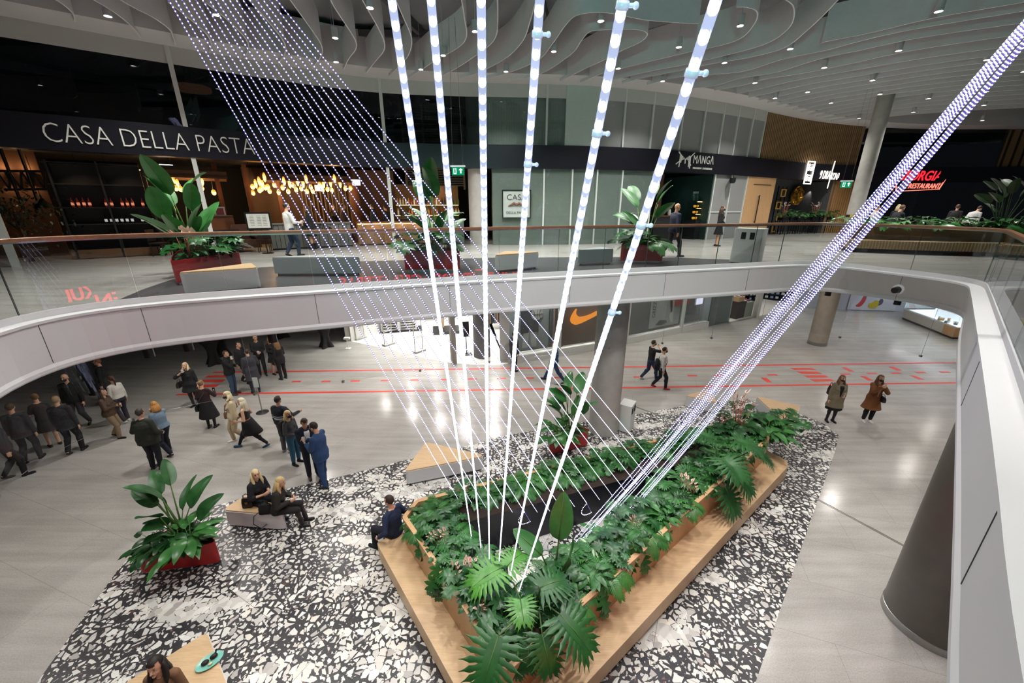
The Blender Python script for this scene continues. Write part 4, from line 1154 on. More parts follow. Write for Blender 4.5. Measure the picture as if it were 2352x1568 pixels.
# shoe walls: dark racks with rows of shoe boxes
rr = random.Random(11)
BOXC = [mat('shoe_box_blue','#8fa6c8',.6), mat('shoe_box_white','#d9dcdf',.6), mat('shoe_box_pink','#b0788c',.6), mat('shoe_box_red','#9c3f4a',.6)]
box_proto = {}
def shoe_rack(P, rz, nx, nz, lab, pal, grp):
    t = thing('shoe_rack', lab, 'shelf', P, rz)
    mb = MB(); W_ = nx*.34 + .1; mb.box((0, .1, nz*.34/2 + .1), (W_, .04, nz*.34 + .2))
    for k in range(nz + 1): mb.box((0, -.06, .12 + k*.34), (W_, .3, .03))
    for x in (-W_/2, W_/2): mb.box((x, -.06, nz*.34/2 + .1), (.04, .32, nz*.34 + .2))
    mb.build('carcass', mat('rack_navy', '#191d2a', .6), t)
    M = WM(t)
    for i in range(nx):
        for k in range(nz):
            if rr.random() < .12: continue
            c = pal[rr.randrange(len(pal))]
            if c.name not in box_proto:
                b_ = MB(); b_.box((0, 0, .08), (.2, .2, .16)); b_.box((0, -.102, .08), (.1, .005, .05)); o = b_.build('shoe_box', c); box_proto[c.name] = o; first = True
                tag(o, 'shoe box on the dark racks of the bright shoe shop', 'shoe box', grp); q = o
            else:
                q = box_proto[c.name].copy(); COL.objects.link(q)
            q.location = M @ V((-W_/2 + .05 + (i + .5)*.34, -.06, .135 + k*.34)); q.rotation_euler = (0, 0, rz)
GRP = 'shoe boxes on the racks'
P = G(1795, 690, 0); shoe_rack((P.x, P.y, 0), -.55, 15, 9, 'long dark rack of blue and white shoe boxes in the shoe shop', [BOXC[0], BOXC[1], BOXC[1]], GRP)
P = G(1745, 702, 0); shoe_rack((P.x, P.y + 1.5, 0), .35, 7, 9, 'dark rack of shoe boxes behind the white shop post', [BOXC[0], BOXC[1]], GRP)
P = G(1712, 709, 0); shoe_rack((P.x - .3, P.y + .5, 0), .5, 5, 6, 'rack of pink shoe boxes nearest the glass corner', [BOXC[2], BOXC[2], BOXC[3]], GRP)
P = G(1697, 728, 0)
t = thing('display_counter', 'glass-fronted counter with shoes on a wooden top in the shoe shop', 'counter', (P.x, P.y + .2, 0), .5)
mb = MB(); mb.box((-.35, 0, .55), (.9, .8, 1.1)); mb.build('cabinet', mat('counter_dark', '#3b3532', .5), t); mb = MB(); mb.box((.45, -.05, .5), (.8, .75, 1.0)); mb.build('glass_case', mat('counter_glass', '#8d9488', .2), t)
mb = MB(); mb.box((-.35, 0, 1.25), (.6, .6, .3)); mb.build('wooden_riser', OAK, t)
for dx, z, c in ((-.5, 1.40, BOXC[1]), (-.2, 1.40, BOXC[2]), (.3, 1.0, BOXC[1]), (.62, 1.0, BOXC[3])):
    w_ = WM(t) @ V((dx, -.1, z)); s_ = thing('display_shoe', 'pair of small shoes standing on the shoe shop counter', 'shoe', w_, .5, 'shoes on the counter')
    b_ = MB(); b_.cap((0, -.1, .05), (0, .1, .05), .045, .05); b_.cap((0, .1, .05), (0, .1, .11), .05, .045); b_.build('upper', c, s_, smooth=True); b_ = MB(); b_.box((0, 0, .01), (.09, .3, .02)); b_.build('sole', NEARBLK, s_)
# white hoarding with a paint-splash mural
HB = [(20.4,27.6),(23.3,26.75),(26.7,26.3),(33,25.2)]
mb = MB(); mb.strip(HB, 0, ZT, .12); struct('wall_right', mb, mat('hoarding_white', '#c3c6d2', .6, var=.04))
P = hit(2004, 690, HB)[0]
a = atan2(HB[2][1]-HB[1][1], HB[2][0]-HB[1][0])
t = thing('mural', 'white mural with two painted skater figures in red yellow and grey on the far hoarding', 'mural', (P.x, P.y - .06, .05), a)
MS = .62
mb = MB(); mb.box((0, 0, 1.6), (3.0, .03, 3.2)); mb.build('sheet', mat('mural_white', '#cfd0da', .6, var=.04), t)
def blob(mb, pts, d=.03): flat(mb, chaikin([(x*MS, z*MS + .05) for x, z in pts], 2, True), d)
mb = MB(); blob(mb, [(-1.75,.35),(-1.3,.2),(-.95,.5),(-.75,1.2),(-.9,1.9),(-1.15,1.4),(-1.35,.7)]); blob(mb, [(1.2,3.4),(1.7,3.3),(1.6,3.75),(1.1,3.8)]); mb.build('red_paint', mat('mural_red', '#c8372f', .6), t)
mb = MB(); blob(mb, [(-1.05,1.4),(-.8,1.2),(-.7,2.2),(-.65,2.9),(-.95,2.8),(-1.05,2.1)], .034); blob(mb, [(.3,2.6),(.8,3.1),(1.2,3.4),(.6,3.6),(.2,3.1)], .034); blob(mb, [(.55,.4),(.95,.6),(1.0,1.1),(.7,1.3),(.5,.8)], .034); blob(mb, [(1.15,1.6),(1.45,1.5),(1.5,2.6),(1.25,3.1),(1.05,2.5)], .034); mb.build('grey_paint', mat('mural_grey', '#54586a', .6, var=.3), t)
mb = MB(); blob(mb, [(-.35,.15),(.5,.1),(.65,.9),(.2,1.1),(-.1,.7),(-.4,.7)], .04); mb.build('yellow_paint', mat('mural_yellow', '#c9b62c', .6), t)
# glass kiosk of lit showcases at the right
P = G(2126, 755, 0)
t = thing('glass_kiosk', 'lit glass showcase kiosk with wooden base at the far right', 'kiosk', P, 0)
K = [(0,0),(-.5,-1.93),(.9,-1.95),(3.0,-1.5),(3.0,2.2),(.6,2.2)]
mb = MB(); mb.prism(K, .12, .62); mb.build('base', mat('kiosk_white', '#cfcac0', .5), t); mb = MB(); mb.prism(offset(K, .06, True), 0, .12); mb.build('plinth', mat('kiosk_plinth', '#55524e', .5), t)
mb = MB(); mb.prism([(-.52,-1.95),(.9,-1.98),(.9,-1.86),(-.50,-1.84)], .12, .63); mb.prism([(.9,-1.98),(3.02,-1.52),(3.02,-1.4),(.9,-1.86)], .12, .63); mb.prism([(-.36,-1.2),(-.53,-1.95),(-.46,-1.95),(-.28,-1.2)], .12, .63); mb.build('wood_front', OAKV, t)
mb = MB(); mb.prism(offset(K, .05, True), .62, .64); mb.prism(offset(K, .08, True), 1.3, 1.31); mb.build('shelf', LITW, t)
mb = MB()
for A, B in zip(K, K[1:] + K[:1]): mb.bar((*A, 1.32), (*B, 1.32), .012, 1.38)
mb.build('glass_walls', G_SCREEN, t)
mb = MB()
for A, B in zip(K, K[1:] + K[:1]): mb.bar((*A, 2.0), (*B, 2.0), .05, .05)
mb.build('light_strip', emis('kiosk_light', '#f1f6ff', 12.0, 'AUTO'), t)
mb = MB(); mb.prism(offset(K, .25, True), .645, .66); mb.prism(offset(K, .25, True), 1.315, 1.33); mb.build('lit_shelf', mat('lit_shelf', '#eef2f6', .4, emit='#eef4ff', estr=2.2), t)
mb = MB(); mb.box((1.6, .3, 1.32), (2.2, .04, 1.3)); mb.box((.5, -.6, 1.32), (.04, 1.6, 1.3)); mb.build('lit_back', mat('lit_back', '#e6ecf2', .4, emit='#e6f0ff', estr=1.8), t)
rr = random.Random(4); M = WM(t)
for k in range(26):
    x, y = rr.uniform(-.1, .4) if k % 3 else rr.uniform(.4, 2.4), rr.uniform(-1.6, -1.0) if k % 3 == 0 else rr.uniform(-1.5, .2)
    if x < -.25*(-y) + .2: x += .35
    z = rr.choice((.665, 1.335)); q = M @ V((x, y, z))
    b_ = MB(); b_.lathe([(.06, 0), (.09, .02), (.05, .10), (.07, .18)], n=10) if k % 2 else b_.box((0, 0, .06), (.22, .14, .12)); o = b_.build('trinket', [LITW, mat('trinket_silver', '#b9bdc4', .25, .8), mat('trinket_gold', '#b98f4a', .3, .8)][k % 3]); o.location = q; o.rotation_euler = (0, 0, rr.uniform(0, 3))
    tag(o, 'small trinket on the shelves of the lit glass kiosk', 'trinket', 'trinkets in the kiosk')
spot((P.x + .6, P.y - 1.0, 4.3), 520, 120, .5, (.95, .97, 1), rad=.3)
# ================================================================== red tape markings on the ground floor
def tape(name, label, cells, group=None):
    mb = MB(); cx = sum(G(*c, 0).x for c in cells[0])/4; cy_ = sum(G(*c, 0).y for c in cells[0])/4
    for q in cells: mb.prism([(G(*c, 0).x, G(*c, 0).y) for c in q], .0, .004)
    o = mb.build(name, TAPE); tag(o, label, 'floor marking', group); return o
def tline(a, b, w_): 
    A, B = G(*a), G(*b); d = (B-A).normalized(); n_ = V((-d.y, d.x, 0))*w_/2
    return [(A+n_).xy, (B+n_).xy, (B-n_).xy, (A-n_).xy]
def tapel(label, a, b, w_=.13):
    mb = MB(); q = tline(a, b, w_); mb.prism([tuple(p) for p in q][::-1], 0, .004); o = mb.build('floor_tape', TAPE); tag(o, label, 'floor marking'); return o
tapel('long red tape line on the ground floor on the side of the shops', (490, 855), (2200, 832.5))
tapel('long red tape line on the ground floor on the side of the planter', (405, 906), (2200, 878.5))
A = [(681,876),(749,875.5),(816,874.5),(885,873.5),(953,872.5),(1021,871.5),(1085,870),(1152,869),(1216,868),(1279,867),(1405,866),(1466,865.5),(1590,862.5),(1650,862),(1711,861.5),(1774,860.5),(1942,858.8),(2003,857.5),(2058,856.8),(2114,855),(2170,854.3)]
for k, (u, v) in enumerate(A):
    mb = MB(); mb.prism([tuple(p) for p in tline((u - 10.5, v + .2), (u + 10.5, v - .2), .13)][::-1], 0, .004); o = mb.build('floor_tape_dash', TAPE); tag(o, 'short red tape dash between the two long red floor lines', 'floor marking', 'red floor dashes')
for k, c in enumerate(([(1815,845),(1864,845),(1875,849),(1825,849)], [(1830,853),(1877,853),(1888,858),(1841,858)], [(1845,862),(1895,861.5),(1904,866.5),(1856,867)], [(1860,871),(1909,870),(1918,875),(1871,876)])):
    tape('floor_tape_block', ['farthest','second','third','nearest'][k] + ' of the four red blocks on the floor before the pale column', [c[::-1]], 'red crossing blocks at right')
for k, c in enumerate(([(478,862),(527,861),(521,866),(470,867)], [(465,872),(518,871),(511,877),(458,878)], [(455,884),(506,882),(497,888),(452,890)])):
    tape('floor_tape_block', ['farthest','middle','nearest'][k] + ' of the three red blocks on the floor at the left', [c[::-1]], 'red crossing blocks at left')
for k, c in enumerate(([(1933,843.5),(1944,843.5),(1962,853),(1951,853)], [(2041,842),(2052,841.5),(2072,850.5),(2061,851)], [(1975,863.5),(1987,863.5),(2007,874),(1995,874)], [(2089,862),(2101,862),(2123,871.5),(2111,871.5)], [(1747,867),(1760,867),(1774,878),(1762,878)])):
    tape('floor_tape_slash', ['red slanted bar nearest the pale column foot','red slanted bar farthest right on the shop side','red slanted bar between the two women photographing','red slanted bar right of the woman with a phone','red slanted bar under the light strands'][k], [c[::-1]], 'red slanted floor bars')
# round bistro tables with black stretch covers
def cocktail(u, v, lb):
    P = G(u, v, 0); t = thing('cocktail_table', lb, 'table', P)
    mb = MB(); ringn = 32; rings = []
    for z, r, w_ in ((0,.30,.12),(.06,.285,.10),(.35,.2,.04),(.65,.19,.02),(.95,.3,.03),(1.09,.38,0),(1.12,.385,0)):
        rings.append([((r + w_*cos(4*q))*cos(q), (r + w_*cos(4*q))*sin(q), z) for q in [2*pi*k/ringn for k in range(ringn)]])
    mb.loft(rings); mb.build('cover', mat('stretch_cover', '#131316', .8), t, smooth='auto')
    mb = MB(); mb.lathe([(.385,1.12),(.385,1.14)], n=32); mb.build('tabletop', mat('table_top_dark', '#2a2724', .5), t)
cocktail(494, 835, 'round cocktail table with black stretch cover behind the two men with drinks')
cocktail(514, 815, 'round cocktail table with black stretch cover partly behind another cocktail table')
cocktail(750, 796, 'round cocktail table with black stretch cover near the bright shop')
cocktail(650, 774, 'round cocktail table with black stretch cover hidden under the fascia')
# chrome stanchion
P = G(603, 947, 0); t = thing('stanchion', 'chrome stanchion post with round base beside two blonde women walking', 'stanchion', P)
mb = MB(); mb.lathe([(.20,0),(.20,.015),(.06,.03)], n=28); mb.build('base', STEEL, t, smooth='auto'); mb = MB(); mb.lathe([(.022,.03),(.022,.98)], n=14); mb.build('post', STEEL, t, smooth='auto')
mb = MB(); mb.box((0, 0, 1.16), (.17, .02, .36)); mb.build('sign_plate', mat('clear_plate', '#c9cccb', .2), t)
mb = MB(); P = G(800, 800, 0); mb.box((0, 0, .55), (.28, .2, .08)); mb.box((0,0,.25),(.03,.03,.5)); mb.box((0,0,.01),(.25,.25,.02)); o = mb.build('sanitizer_stand', LITW); o.location = P; tag(o, 'small white hand sanitizer stand left of the shop entrance', 'stand')
# ================================================================== triangular benches
def tri_bench(name, label, px, ztop, zfloor, r=.12, top=None, body=None, hz=.06):
    """px: three pixels of the top corners, lying at height ztop"""
    P = [G(u, v, ztop) for u, v in px]
    cx = sum(p.x for p in P)/3; cy_ = sum(p.y for p in P)/3
    loc = [(p.x - cx, p.y - cy_) for p in P]
    ar = sum(loc[i][0]*loc[(i+1) % 3][1] - loc[(i+1) % 3][0]*loc[i][1] for i in range(3))
    if ar < 0: loc = loc[::-1]
    t = thing(name, label, 'bench', (cx, cy_, zfloor)); h = ztop - zfloor
    pol = roundpoly(loc, r)
    mb = MB(); mb.prism(pol, hz, h - .03); mb.build('body', body or WHITE, t, smooth='auto')
    mb = MB(); mb.prism(offset(pol, .012, True), h - .03, h); mb.build('seat_top', top or OAK, t, smooth='auto')
    mb = MB(); mb.prism(offset(pol, .07, True), 0, hz); mb.build('plinth', STEEL, t)
    return t
tri_bench('triangular_bench', 'white triangular bench with oak top where two blonde women sit', [(507,1171),(588,1122),(668,1185)], .46, 0, .12)
tri_bench('triangular_bench', 'white triangular bench with oak top behind the seated man and the planter', [(926,1083),(978,1014),(1120,1046)], .46, 0, .1)
tri_bench('triangular_bench', 'white triangular bench with oak top at the right end of the terrazzo', [(1734,908),(1838,932),(1822,988)], .46, 0, .1)
tri_bench('triangular_bench', 'white triangular bench with oak top behind the light strands', [(1572,908),(1625,894),(1650,925)], .46, 0, .1)
tri_bench('triangular_bench', 'oak topped triangular bench with a plate on it at the bottom left corner', [(476,1448),(235,1600),(535,1600)], .46, 0, .12)
tri_bench('triangular_bench', 'white triangular bench with oak top in front of the red planter upstairs', [(389,627),(578,603),(592,614)], F2 + .47, F2, .1)
GREYB = mat('grey_bench', '#8c9596', .5, var=.04)
tri_bench('triangular_bench', 'long grey triangular bench left of the upstairs red planters', [(604,591),(760,583),(838,590)], F2 + .47, F2, .1, GREYB, GREYB)
tri_bench('triangular_bench', 'white triangular bench with oak top in front of the framed moustache poster', [(1132,586),(1160,576),(1246,578)], F2 + .47, F2, .1)
tri_bench('triangular_bench', 'grey triangular bench upstairs right of the white bench by the green glass', [(1318,574),(1412,571),(1380,566)], F2 + .47, F2, .1, GREYB, GREYB)
# ================================================================== red planter boxes
RED = mat('red_lacquer', '#a3191c', .4, var=.06); SOIL = mat('dark_soil', '#2a1d14', .95, var=.5, scale=25, bump=.6)
def red_box(label, px, ztop, zfloor, r=.1):
    P = [G(u, v, ztop) for u, v in px]; cx = sum(p.x for p in P)/len(P); cy_ = sum(p.y for p in P)/len(P)
    loc = [(p.x - cx, p.y - cy_) for p in P]
    ar = sum(loc[i][0]*loc[(i+1) % len(loc)][1] - loc[(i+1) % len(loc)][0]*loc[i][1] for i in range(len(loc)))
    if ar < 0: loc = loc[::-1]
    t = thing('red_planter', label, 'planter', (cx, cy_, zfloor)); h = ztop - zfloor; pol = roundpoly(loc, r); k = len(pol)
    mb = MB(); inn = offset(pol, .02, True); b = 0
    bandstrip(mb, [(pol, .06), (pol, h), (inn, h), (inn, h - .12)]); mb.build('box', RED, t, smooth='auto')
    mb = MB(); mb.prism(offset(pol, .01, True), h - .14, h - .07); mb.build('soil', SOIL, t)
    mb = MB(); mb.prism(offset(pol, .05, True), 0, .06); mb.build('plinth', STEEL, t)
    return t, V((cx, cy_, zfloor + h - .08)), [V((p[0] + cx, p[1] + cy_, zfloor + h - .08)) for p in loc]
RP = {}
RP['left'] = red_box('red planter with tall paddle leaves on the terrazzo at the lower left', [(297,1273),(500,1247),(476,1214),(385,1215)], .55, 0)
RP['back'] = red_box('red planter with tall paddle leaves in front of the concrete column', [(1258,1012),(1356,988),(1330,975),(1275,985)], .55, 0)
RP['upl'] = red_box('red planter with white flowers upstairs behind the white bench', [(390,600),(550,578),(500,570),(400,576)], F2 + .55, F2, .08)
RP['upm'] = red_box('red planter upstairs behind the reflected light strands', [(925,577),(1058,576),(1030,568),(950,568)], F2 + .55, F2, .08)
RP['upr'] = red_box('red planter with ferns upstairs beside the walking bald man', [(1426,562),(1526,563),(1515,556),(1440,556)], F2 + .55, F2, .08)
# ================================================================== white waste bins
def bin_(label, u, v, zf, rz, w_=.55, d_=.45, h_=.95, z2=None):
    P = G(u, v, zf); t = thing('waste_bin', label, 'waste bin', (P.x, P.y, zf), rz)
    mb = MB(); pol = rrect(w_/2, d_/2, .03, 3); mb.prism(pol, .02, h_); mb.build('cabinet', mat('bin_white', '#d4d7d4', .45, var=.02), t, smooth='auto')
    for x in (-.12, .12):
        mb = MB(); mb.box((x, -d_/2, h_*.80), (.13, .02, .2)); mb.build('opening', NEARBLK, t)
    mb = MB(); mb.prism(offset(pol, .02, True), 0, .02); mb.build('foot', BLKPAINT, t)
bin_('white waste bin beside the grey column on the ground floor', 1436, 984, 0, 1.0, .5, .4)
bin_('white waste bin with two openings behind the upstairs balustrade', 1712, 603, F2, -.75, .78, .62, 1.05)
# ================================================================== the large triangular planter
BN, BL, BR = V((-.07,3.42,0)), V((-2.16,6.15,0)), V((6.85,8.95,0))
B2, B3 = V((6.55,9.95,0)), V((-2.0,6.62,0))
box_poly = [tuple(BN.xy), tuple(BR.xy), tuple(B2.xy), tuple(B3.xy), tuple(BL.xy)]
HBX = 1.10
pol = roundpoly(box_poly, [.12, .3, .2, .1, .12], 6)
# the inner opening
i1, i2 = G(1085, 1190, 1.0), G(1500, 1072, 1.0)
dBL = (BR - BL).normalized(); nin = V((dBL.y, -dBL.x, 0))
def inset(A, B, d):
    dd = (B - A).normalized(); nn = V((-dd.y, dd.x, 0)); return A + nn*d, B + nn*d
def isect(p, q, r_, s_):
    d1 = q - p; d2 = s_ - r_; det = d1.x*(-d2.y) + d2.x*d1.y
    t_ = ((r_.x-p.x)*(-d2.y) + d2.x*(r_.y-p.y))/det; return p + d1*t_
e1 = inset(BN, BR, .72); e2 = (V((2.69,7.54,0)), V((-.46,6.33,0))); e3 = inset(BL, BN, .62)
inn = [isect(*e3, *e1), isect(*e1, *e2), isect(*e2, *e3)]
innp = roundpoly([tuple(p.xy) for p in inn], [.15, .2, .15], 6)
t = thing('triangular_planter', 'large oak triangular planter with stepped bench and tropical plants under the light strands', 'planter', (1.5, 6.2, 0))
MP = WM(t)
mb = MB(); k = len(pol); sh_ = offset(pol, .085, True)
bandstrip(mb, [(pol, .40), (pol, HBX), (sh_, HBX), (sh_, HBX - .14)]); mb.build('planter_wall', OAKV, t, world=MP, smooth='auto')
mb = MB(); bandstrip(mb, [(innp, HBX - .12), (innp, .0)]); q = offset(innp, -.04, True); bandstrip(mb, [(q, HBX - .12), (innp, HBX - .12)])
mb.build('inner_wall', mat('inner_wall_black', '#10131d', .35, var=.1), t, world=MP)
# soil between
mb = MB(); A = [V((*p, HBX - .10)) for p in sh_]; 
nA = len(A); b = len(mb.v); mb.v += [tuple(p) for p in A]
ip = [min(innp, key=lambda s: (V((*s, 0)) - V((p.x, p.y, 0))).length) for p in A]
mb.v += [(p[0], p[1], HBX - .12) for p in ip]
for i in range(nA): j = (i+1) % nA; mb.face((b+i, b+j, b+nA+j, b+nA+i))
mb.build('soil', SOIL, t, world=MP)
# bench step on the two front sides, rounded at the right end
bl, br_, bn = V((-2.74,6.16,0)), V((7.42,8.78,0)), V((-.11,2.75,0))
bp = [tuple(bn.xy), tuple(br_.xy), (6.95,9.45), tuple((BR + V((-.3,-.05,0))).xy), tuple((BN + V((.0,.5,0))).xy), tuple((BL + V((.1,-.05,0))).xy), (-2.28,6.42), tuple(bl.xy)]
bp = roundpoly(bp, [.10,.45,.25,.01,.01,.01,.05,.08], 6)
mb = MB(); mb.prism(bp, .10, .45); mb.build('bench_step', OAK, t, world=MP, smooth='auto')
mb = MB(); mb.prism(offset(bp, .10, True), 0, .10); mb.build('plinth', NEARBLK, t, world=MP)
# ================================================================== foliage
def leafmat(name, dark, light, rough=.32):
    m = bpy.data.materials.new(name); m.use_nodes = True; t = NT(m); b = t.n['Principled BSDF']
    oi = t.new('ShaderNodeObjectInfo'); nz = t.noise(t.coord(), 3.5, 3, .6)
    f = t.math('ADD', t.math('MULTIPLY', nz, .75), t.math('MULTIPLY', oi.outputs['Random'], .3))
    t.link(t.ramp(f, [(.25, lin(dark)), (.8, lin(light))]), b.inputs['Base Color'])
    b.inputs['Roughness'].default_value = rough; b.inputs['Specular IOR Level'].default_value = .5
    return m
L_DEEP = leafmat('leaf_deep', '#143a1c', '#2f6b30'); L_MID = leafmat('leaf_mid', '#1c4a20', '#3f8038'); L_BRIGHT = leafmat('leaf_bright', '#2f6e28', '#62a53c')
L_PAD = leafmat('leaf_paddle', '#1d4e24', '#3f8440', .38); L_PALE = leafmat('leaf_pale_center', '#7f9a76', '#b9c7a6', .4); L_STEM = leafmat('leaf_stem', '#2b4a20', '#5c7f38', .5)
L_DARK = leafmat('leaf_dark_olive', '#16261a', '#2c4226', .5)
SPATHE = mat('spathe_pink', '#e6cdbc', .35, var=.06); SPADIX = mat('spadix', '#c86a5a', .5); SPWHITE = mat('spathe_white', '#dfe0d2', .35, var=.05)
class Leaf:
    """maps flat leaf coordinates (x across, y along) to 3-D with bend and fold"""
    def __init__(s, o, d, up, L, droop=.6, fold=.18, roll=0):
        s.o = V(o); s.d = V(d).normalized(); s.x = s.d.cross(V(up)); 
        if s.x.length < .05: s.x = s.d.cross(V((.3, .9, .1)))
        s.x.normalize(); s.n = s.x.cross(s.d).normalized(); s.L = L; s.dr = droop; s.f = fold
        if roll: R = Matrix.Rotation(roll, 3, s.d); s.x = R @ s.x; s.n = R @ s.n
    def __call__(s, x, y, z=0):
        a = s.dr*y/s.L
        if abs(s.dr) > 1e-3: Y = s.L/s.dr*sin(a); Z = -s.L/s.dr*(1 - cos(a))
        else: Y, Z = y, 0
        z = z + abs(x)*s.f
        return s.o + s.d*(Y + z*sin(a)) + s.n*(Z + z*cos(a)) + s.x*x
def blade(mb, lf, L, W, wf, n=9, ripple=0, mid=None):
    b = len(mb.v); cols = (-1, -.5, 0, .5, 1)
    for i in range(n + 1):
        y = i/n; w_ = W*wf(y)
        for c in cols: mb.v.append(tuple(lf(c*w_, y*L, ripple*sin(y*9 + c*2)*abs(c))))
    for i in range(n):
        for j in range(4):
            if mid is not None: mb.mi = mid if j in (1, 2) and .12 < i/n < .85 else 0
            mb.face((b+i*5+j, b+i*5+j+1, b+(i+1)*5+j+1, b+(i+1)*5+j))
    mb.mi = 0
def w_paddle(y): return max(.0, (sin(pi*min(1, y**.75)))**.62) if 0 < y < 1 else .02
def w_lance(y): return sin(pi*y**.8)**.9 if 0 < y < 1 else .02
def w_heart(y): return ((1 - y)**.75)*(1 - .55*(1 - min(1, y*6)))*1.02 if y < 1 else .0
def lobe(mb, lf, p, ang, L, w, n=4, wav=0):
    """finger of a lobed leaf in the leaf plane"""
    b = len(mb.v); dx, dy = sin(ang), cos(ang); px, py = cos(ang), -sin(ang)
    for i in range(n + 1):
        u = i/n; ww = w*(1 - u**2.2)*(.8 + .55*sin(pi*u)) + .002
        ww *= 1 + wav*(1 if i % 2 else -.5)
        cx, cy_ = p[0] + dx*L*u, p[1] + dy*L*u + .05*L*u*u
        for c in (-1, 0, 1): mb.v.append(tuple(lf(cx + px*ww*c, cy_ + py*ww*c, -.1*L*u*u - .02*L*abs(c))))
    for i in range(n):
        for j in range(2): mb.face((b+i*3+j, b+i*3+j+1, b+(i+1)*3+j+1, b+(i+1)*3+j))
def lobed(mb, lf, L, W, k=7, wid=.5, wav=.25):
    blade(mb, lf, L*.96, W*.26, lambda y: .25 + .75*sin(pi*min(1, y*.8 + .18)), 6)
    for i in range(k):
        u = i/(k - 1); y = L*(.06 + .80*u); ang = 2.05 - 1.5*u; Lb = W*(.75 + .4*sin(pi*(u*.8 + .15)))*(1 - .25*u)
        for sd in (-1, 1): lobe(mb, lf, (sd*W*.10, y), sd*ang, Lb, L/k*wid, 5, wav)
    lobe(mb, lf, (0, L*.88), 0, L*.28, L/k*wid, 4, wav)
def frond(mb, lf, L, W, k=13):
    b = None
    mb.tube([lf(0, 0), lf(0, L*.33), lf(0, L*.66), lf(0, L)], [.006, .005, .004, .002], 5)
    for i in range(k):
        u = i/(k-1); y = L*(.1 + .88*u); Lb = W*(.55 + .5*sin(pi*(u*.85 + .1)))
        for sd in (-1, 1):
            a_ = sd*(1.15 - .65*u); p0 = (0, y); dx, dy = sin(a_), cos(a_); q = len(mb.v)
            for tt, ww in ((0, .4), (.35, 1), (.75, .7), (1, .05)):
                w_ = .016*ww*(L/.5)
                cx, cy_ = dx*Lb*tt, y + dy*Lb*tt; px, py = dy, -dx
                mb.v.append(tuple(lf(cx + px*w_, cy_ + py*w_, -.25*Lb*tt*tt))); mb.v.append(tuple(lf(cx - px*w_, cy_ - py*w_, -.25*Lb*tt*tt)))
            for j in range(3): mb.face((q+2*j, q+2*j+1, q+2*j+3, q+2*j+2))
def sprout(rng, n, kind, Lr, Wr, stem, elev, spread=6.283, az0=0, droop=(.5, 1.1)):
    """leaves on petioles round a base point at the origin"""
    lv, st = MB(), MB()
    for i in range(n):
        az = az0 + spread*(i + rng.uniform(-.3, .3))/n; e = rng.uniform(*elev); sl = rng.uniform(*stem)
        hd = V((cos(az), sin(az), 0)); d = hd*cos(e) + V((0, 0, sin(e)))
        b0 = V((rng.uniform(-.03, .03), rng.uniform(-.03, .03), 0)); tip = b0 + d*sl; mid = b0 + d*sl*.55 + V((0, 0, sl*.06))
        L = rng.uniform(*Lr); W = rng.uniform(*Wr)
        st.tube([b0, mid, tip], [.011*L + .004, .009*L + .003, .006*L + .002], 5)
        ld = (hd*cos(e*.35) + V((0, 0, sin(e*.35) - .1))).normalized()
        lf = Leaf(tip, ld, (0, 0, 1), L, rng.uniform(*droop), .15, rng.uniform(-.3, .3))
        if kind == 'philo': lobed(lv, lf, L, W, 8, .46, .3)
        elif kind == 'monstera': lobed(lv, lf, L, W, 5, .56, .05); blade(lv, lf, L*.8, W*.42, w_heart, 6)
        elif kind == 'palm': frond(lv, lf, L, W)
        elif kind == 'lance': blade(lv, lf, L, W, w_lance, 8, .006)
        elif kind == 'pale': blade(lv, lf, L, W, w_lance, 8, .004, 1)
        elif kind == 'heart': blade(lv, lf, L, W, w_heart, 7, .004)
        elif kind == 'umbrella':
            for q in range(7):
                a2 = 2*pi*q/7; l2 = Leaf(tip, (ld*.25 + V((cos(a2), sin(a2), .1))).normalized(), (0, 0, 1), L*.5, .5, .1); blade(lv, l2, L*.5, L*.11, w_lance, 4)
    return lv, st
def paddle_plant(rng, leaves, hmin, hmax, Lm=.62):
    lv, st = MB(), MB()
    for i in range(leaves):
        az = rng.uniform(0, 6.283) if i else 1.2; h = hmin + (hmax - hmin)*rng.random(); tilt = rng.uniform(.06, .36) + .22*(h < (hmin + hmax)/2)
        hd = V((cos(az), sin(az), 0)); d = (hd*sin(tilt) + V((0, 0, cos(tilt)))).normalized()
        b0 = V((rng.uniform(-.1, .1), rng.uniform(-.08, .08), 0)); tip = b0 + d*h; L = Lm*rng.uniform(.8, 1.25)
        st.tube([b0, b0 + d*h*.5 + hd*(-.01), tip], [.022, .016, .010], 6)
        d2 = (d + hd*rng.uniform(.05, .75)).normalized(); lf = Leaf(tip, d2, (-hd + V((0, 0, .8))), L, rng.uniform(.15, .75), .28, rng.uniform(-.9, .9))
        blade(lv, lf, L, L*.21, w_paddle, 12, .008); st.tube([lf(0, 0, .004), lf(0, L*.5, .006), lf(0, L*.95, .004)], [.008, .006, .002], 5)
    return lv, st
PROTO = {}
def proto(key, lv, st, lm, fl=None, fm=None):
    PROTO[key] = (lv, st, lm if isinstance(lm, list) else [lm], fl, fm, [])
def flowers(rng, n, h, m2=False, r=.22):
    fl, sp = MB(), MB()
    for i in range(n):
        az = rng.uniform(0, 6.283); rr_ = rng.uniform(.05, r); hh = h*rng.uniform(.8, 1.15); top = V((rr_*cos(az), rr_*sin(az), hh))
        sp.tube([V((rr_*.3*cos(az), rr_*.3*sin(az), 0)), top], .0045, 5)
        d = V((cos(az)*.6 + rng.uniform(-.3, .3), sin(az)*.6 - .5, .45)).normalized(); lf = Leaf(top, d, (0, 0, 1), .13, -.5, .35)
        blade(fl, lf, .13, .05, w_heart, 6); sp.cap(lf(0, .02, .012), lf(0, .085, .03), .009, .006, 6)
    return fl, sp
rng = random.Random(21)
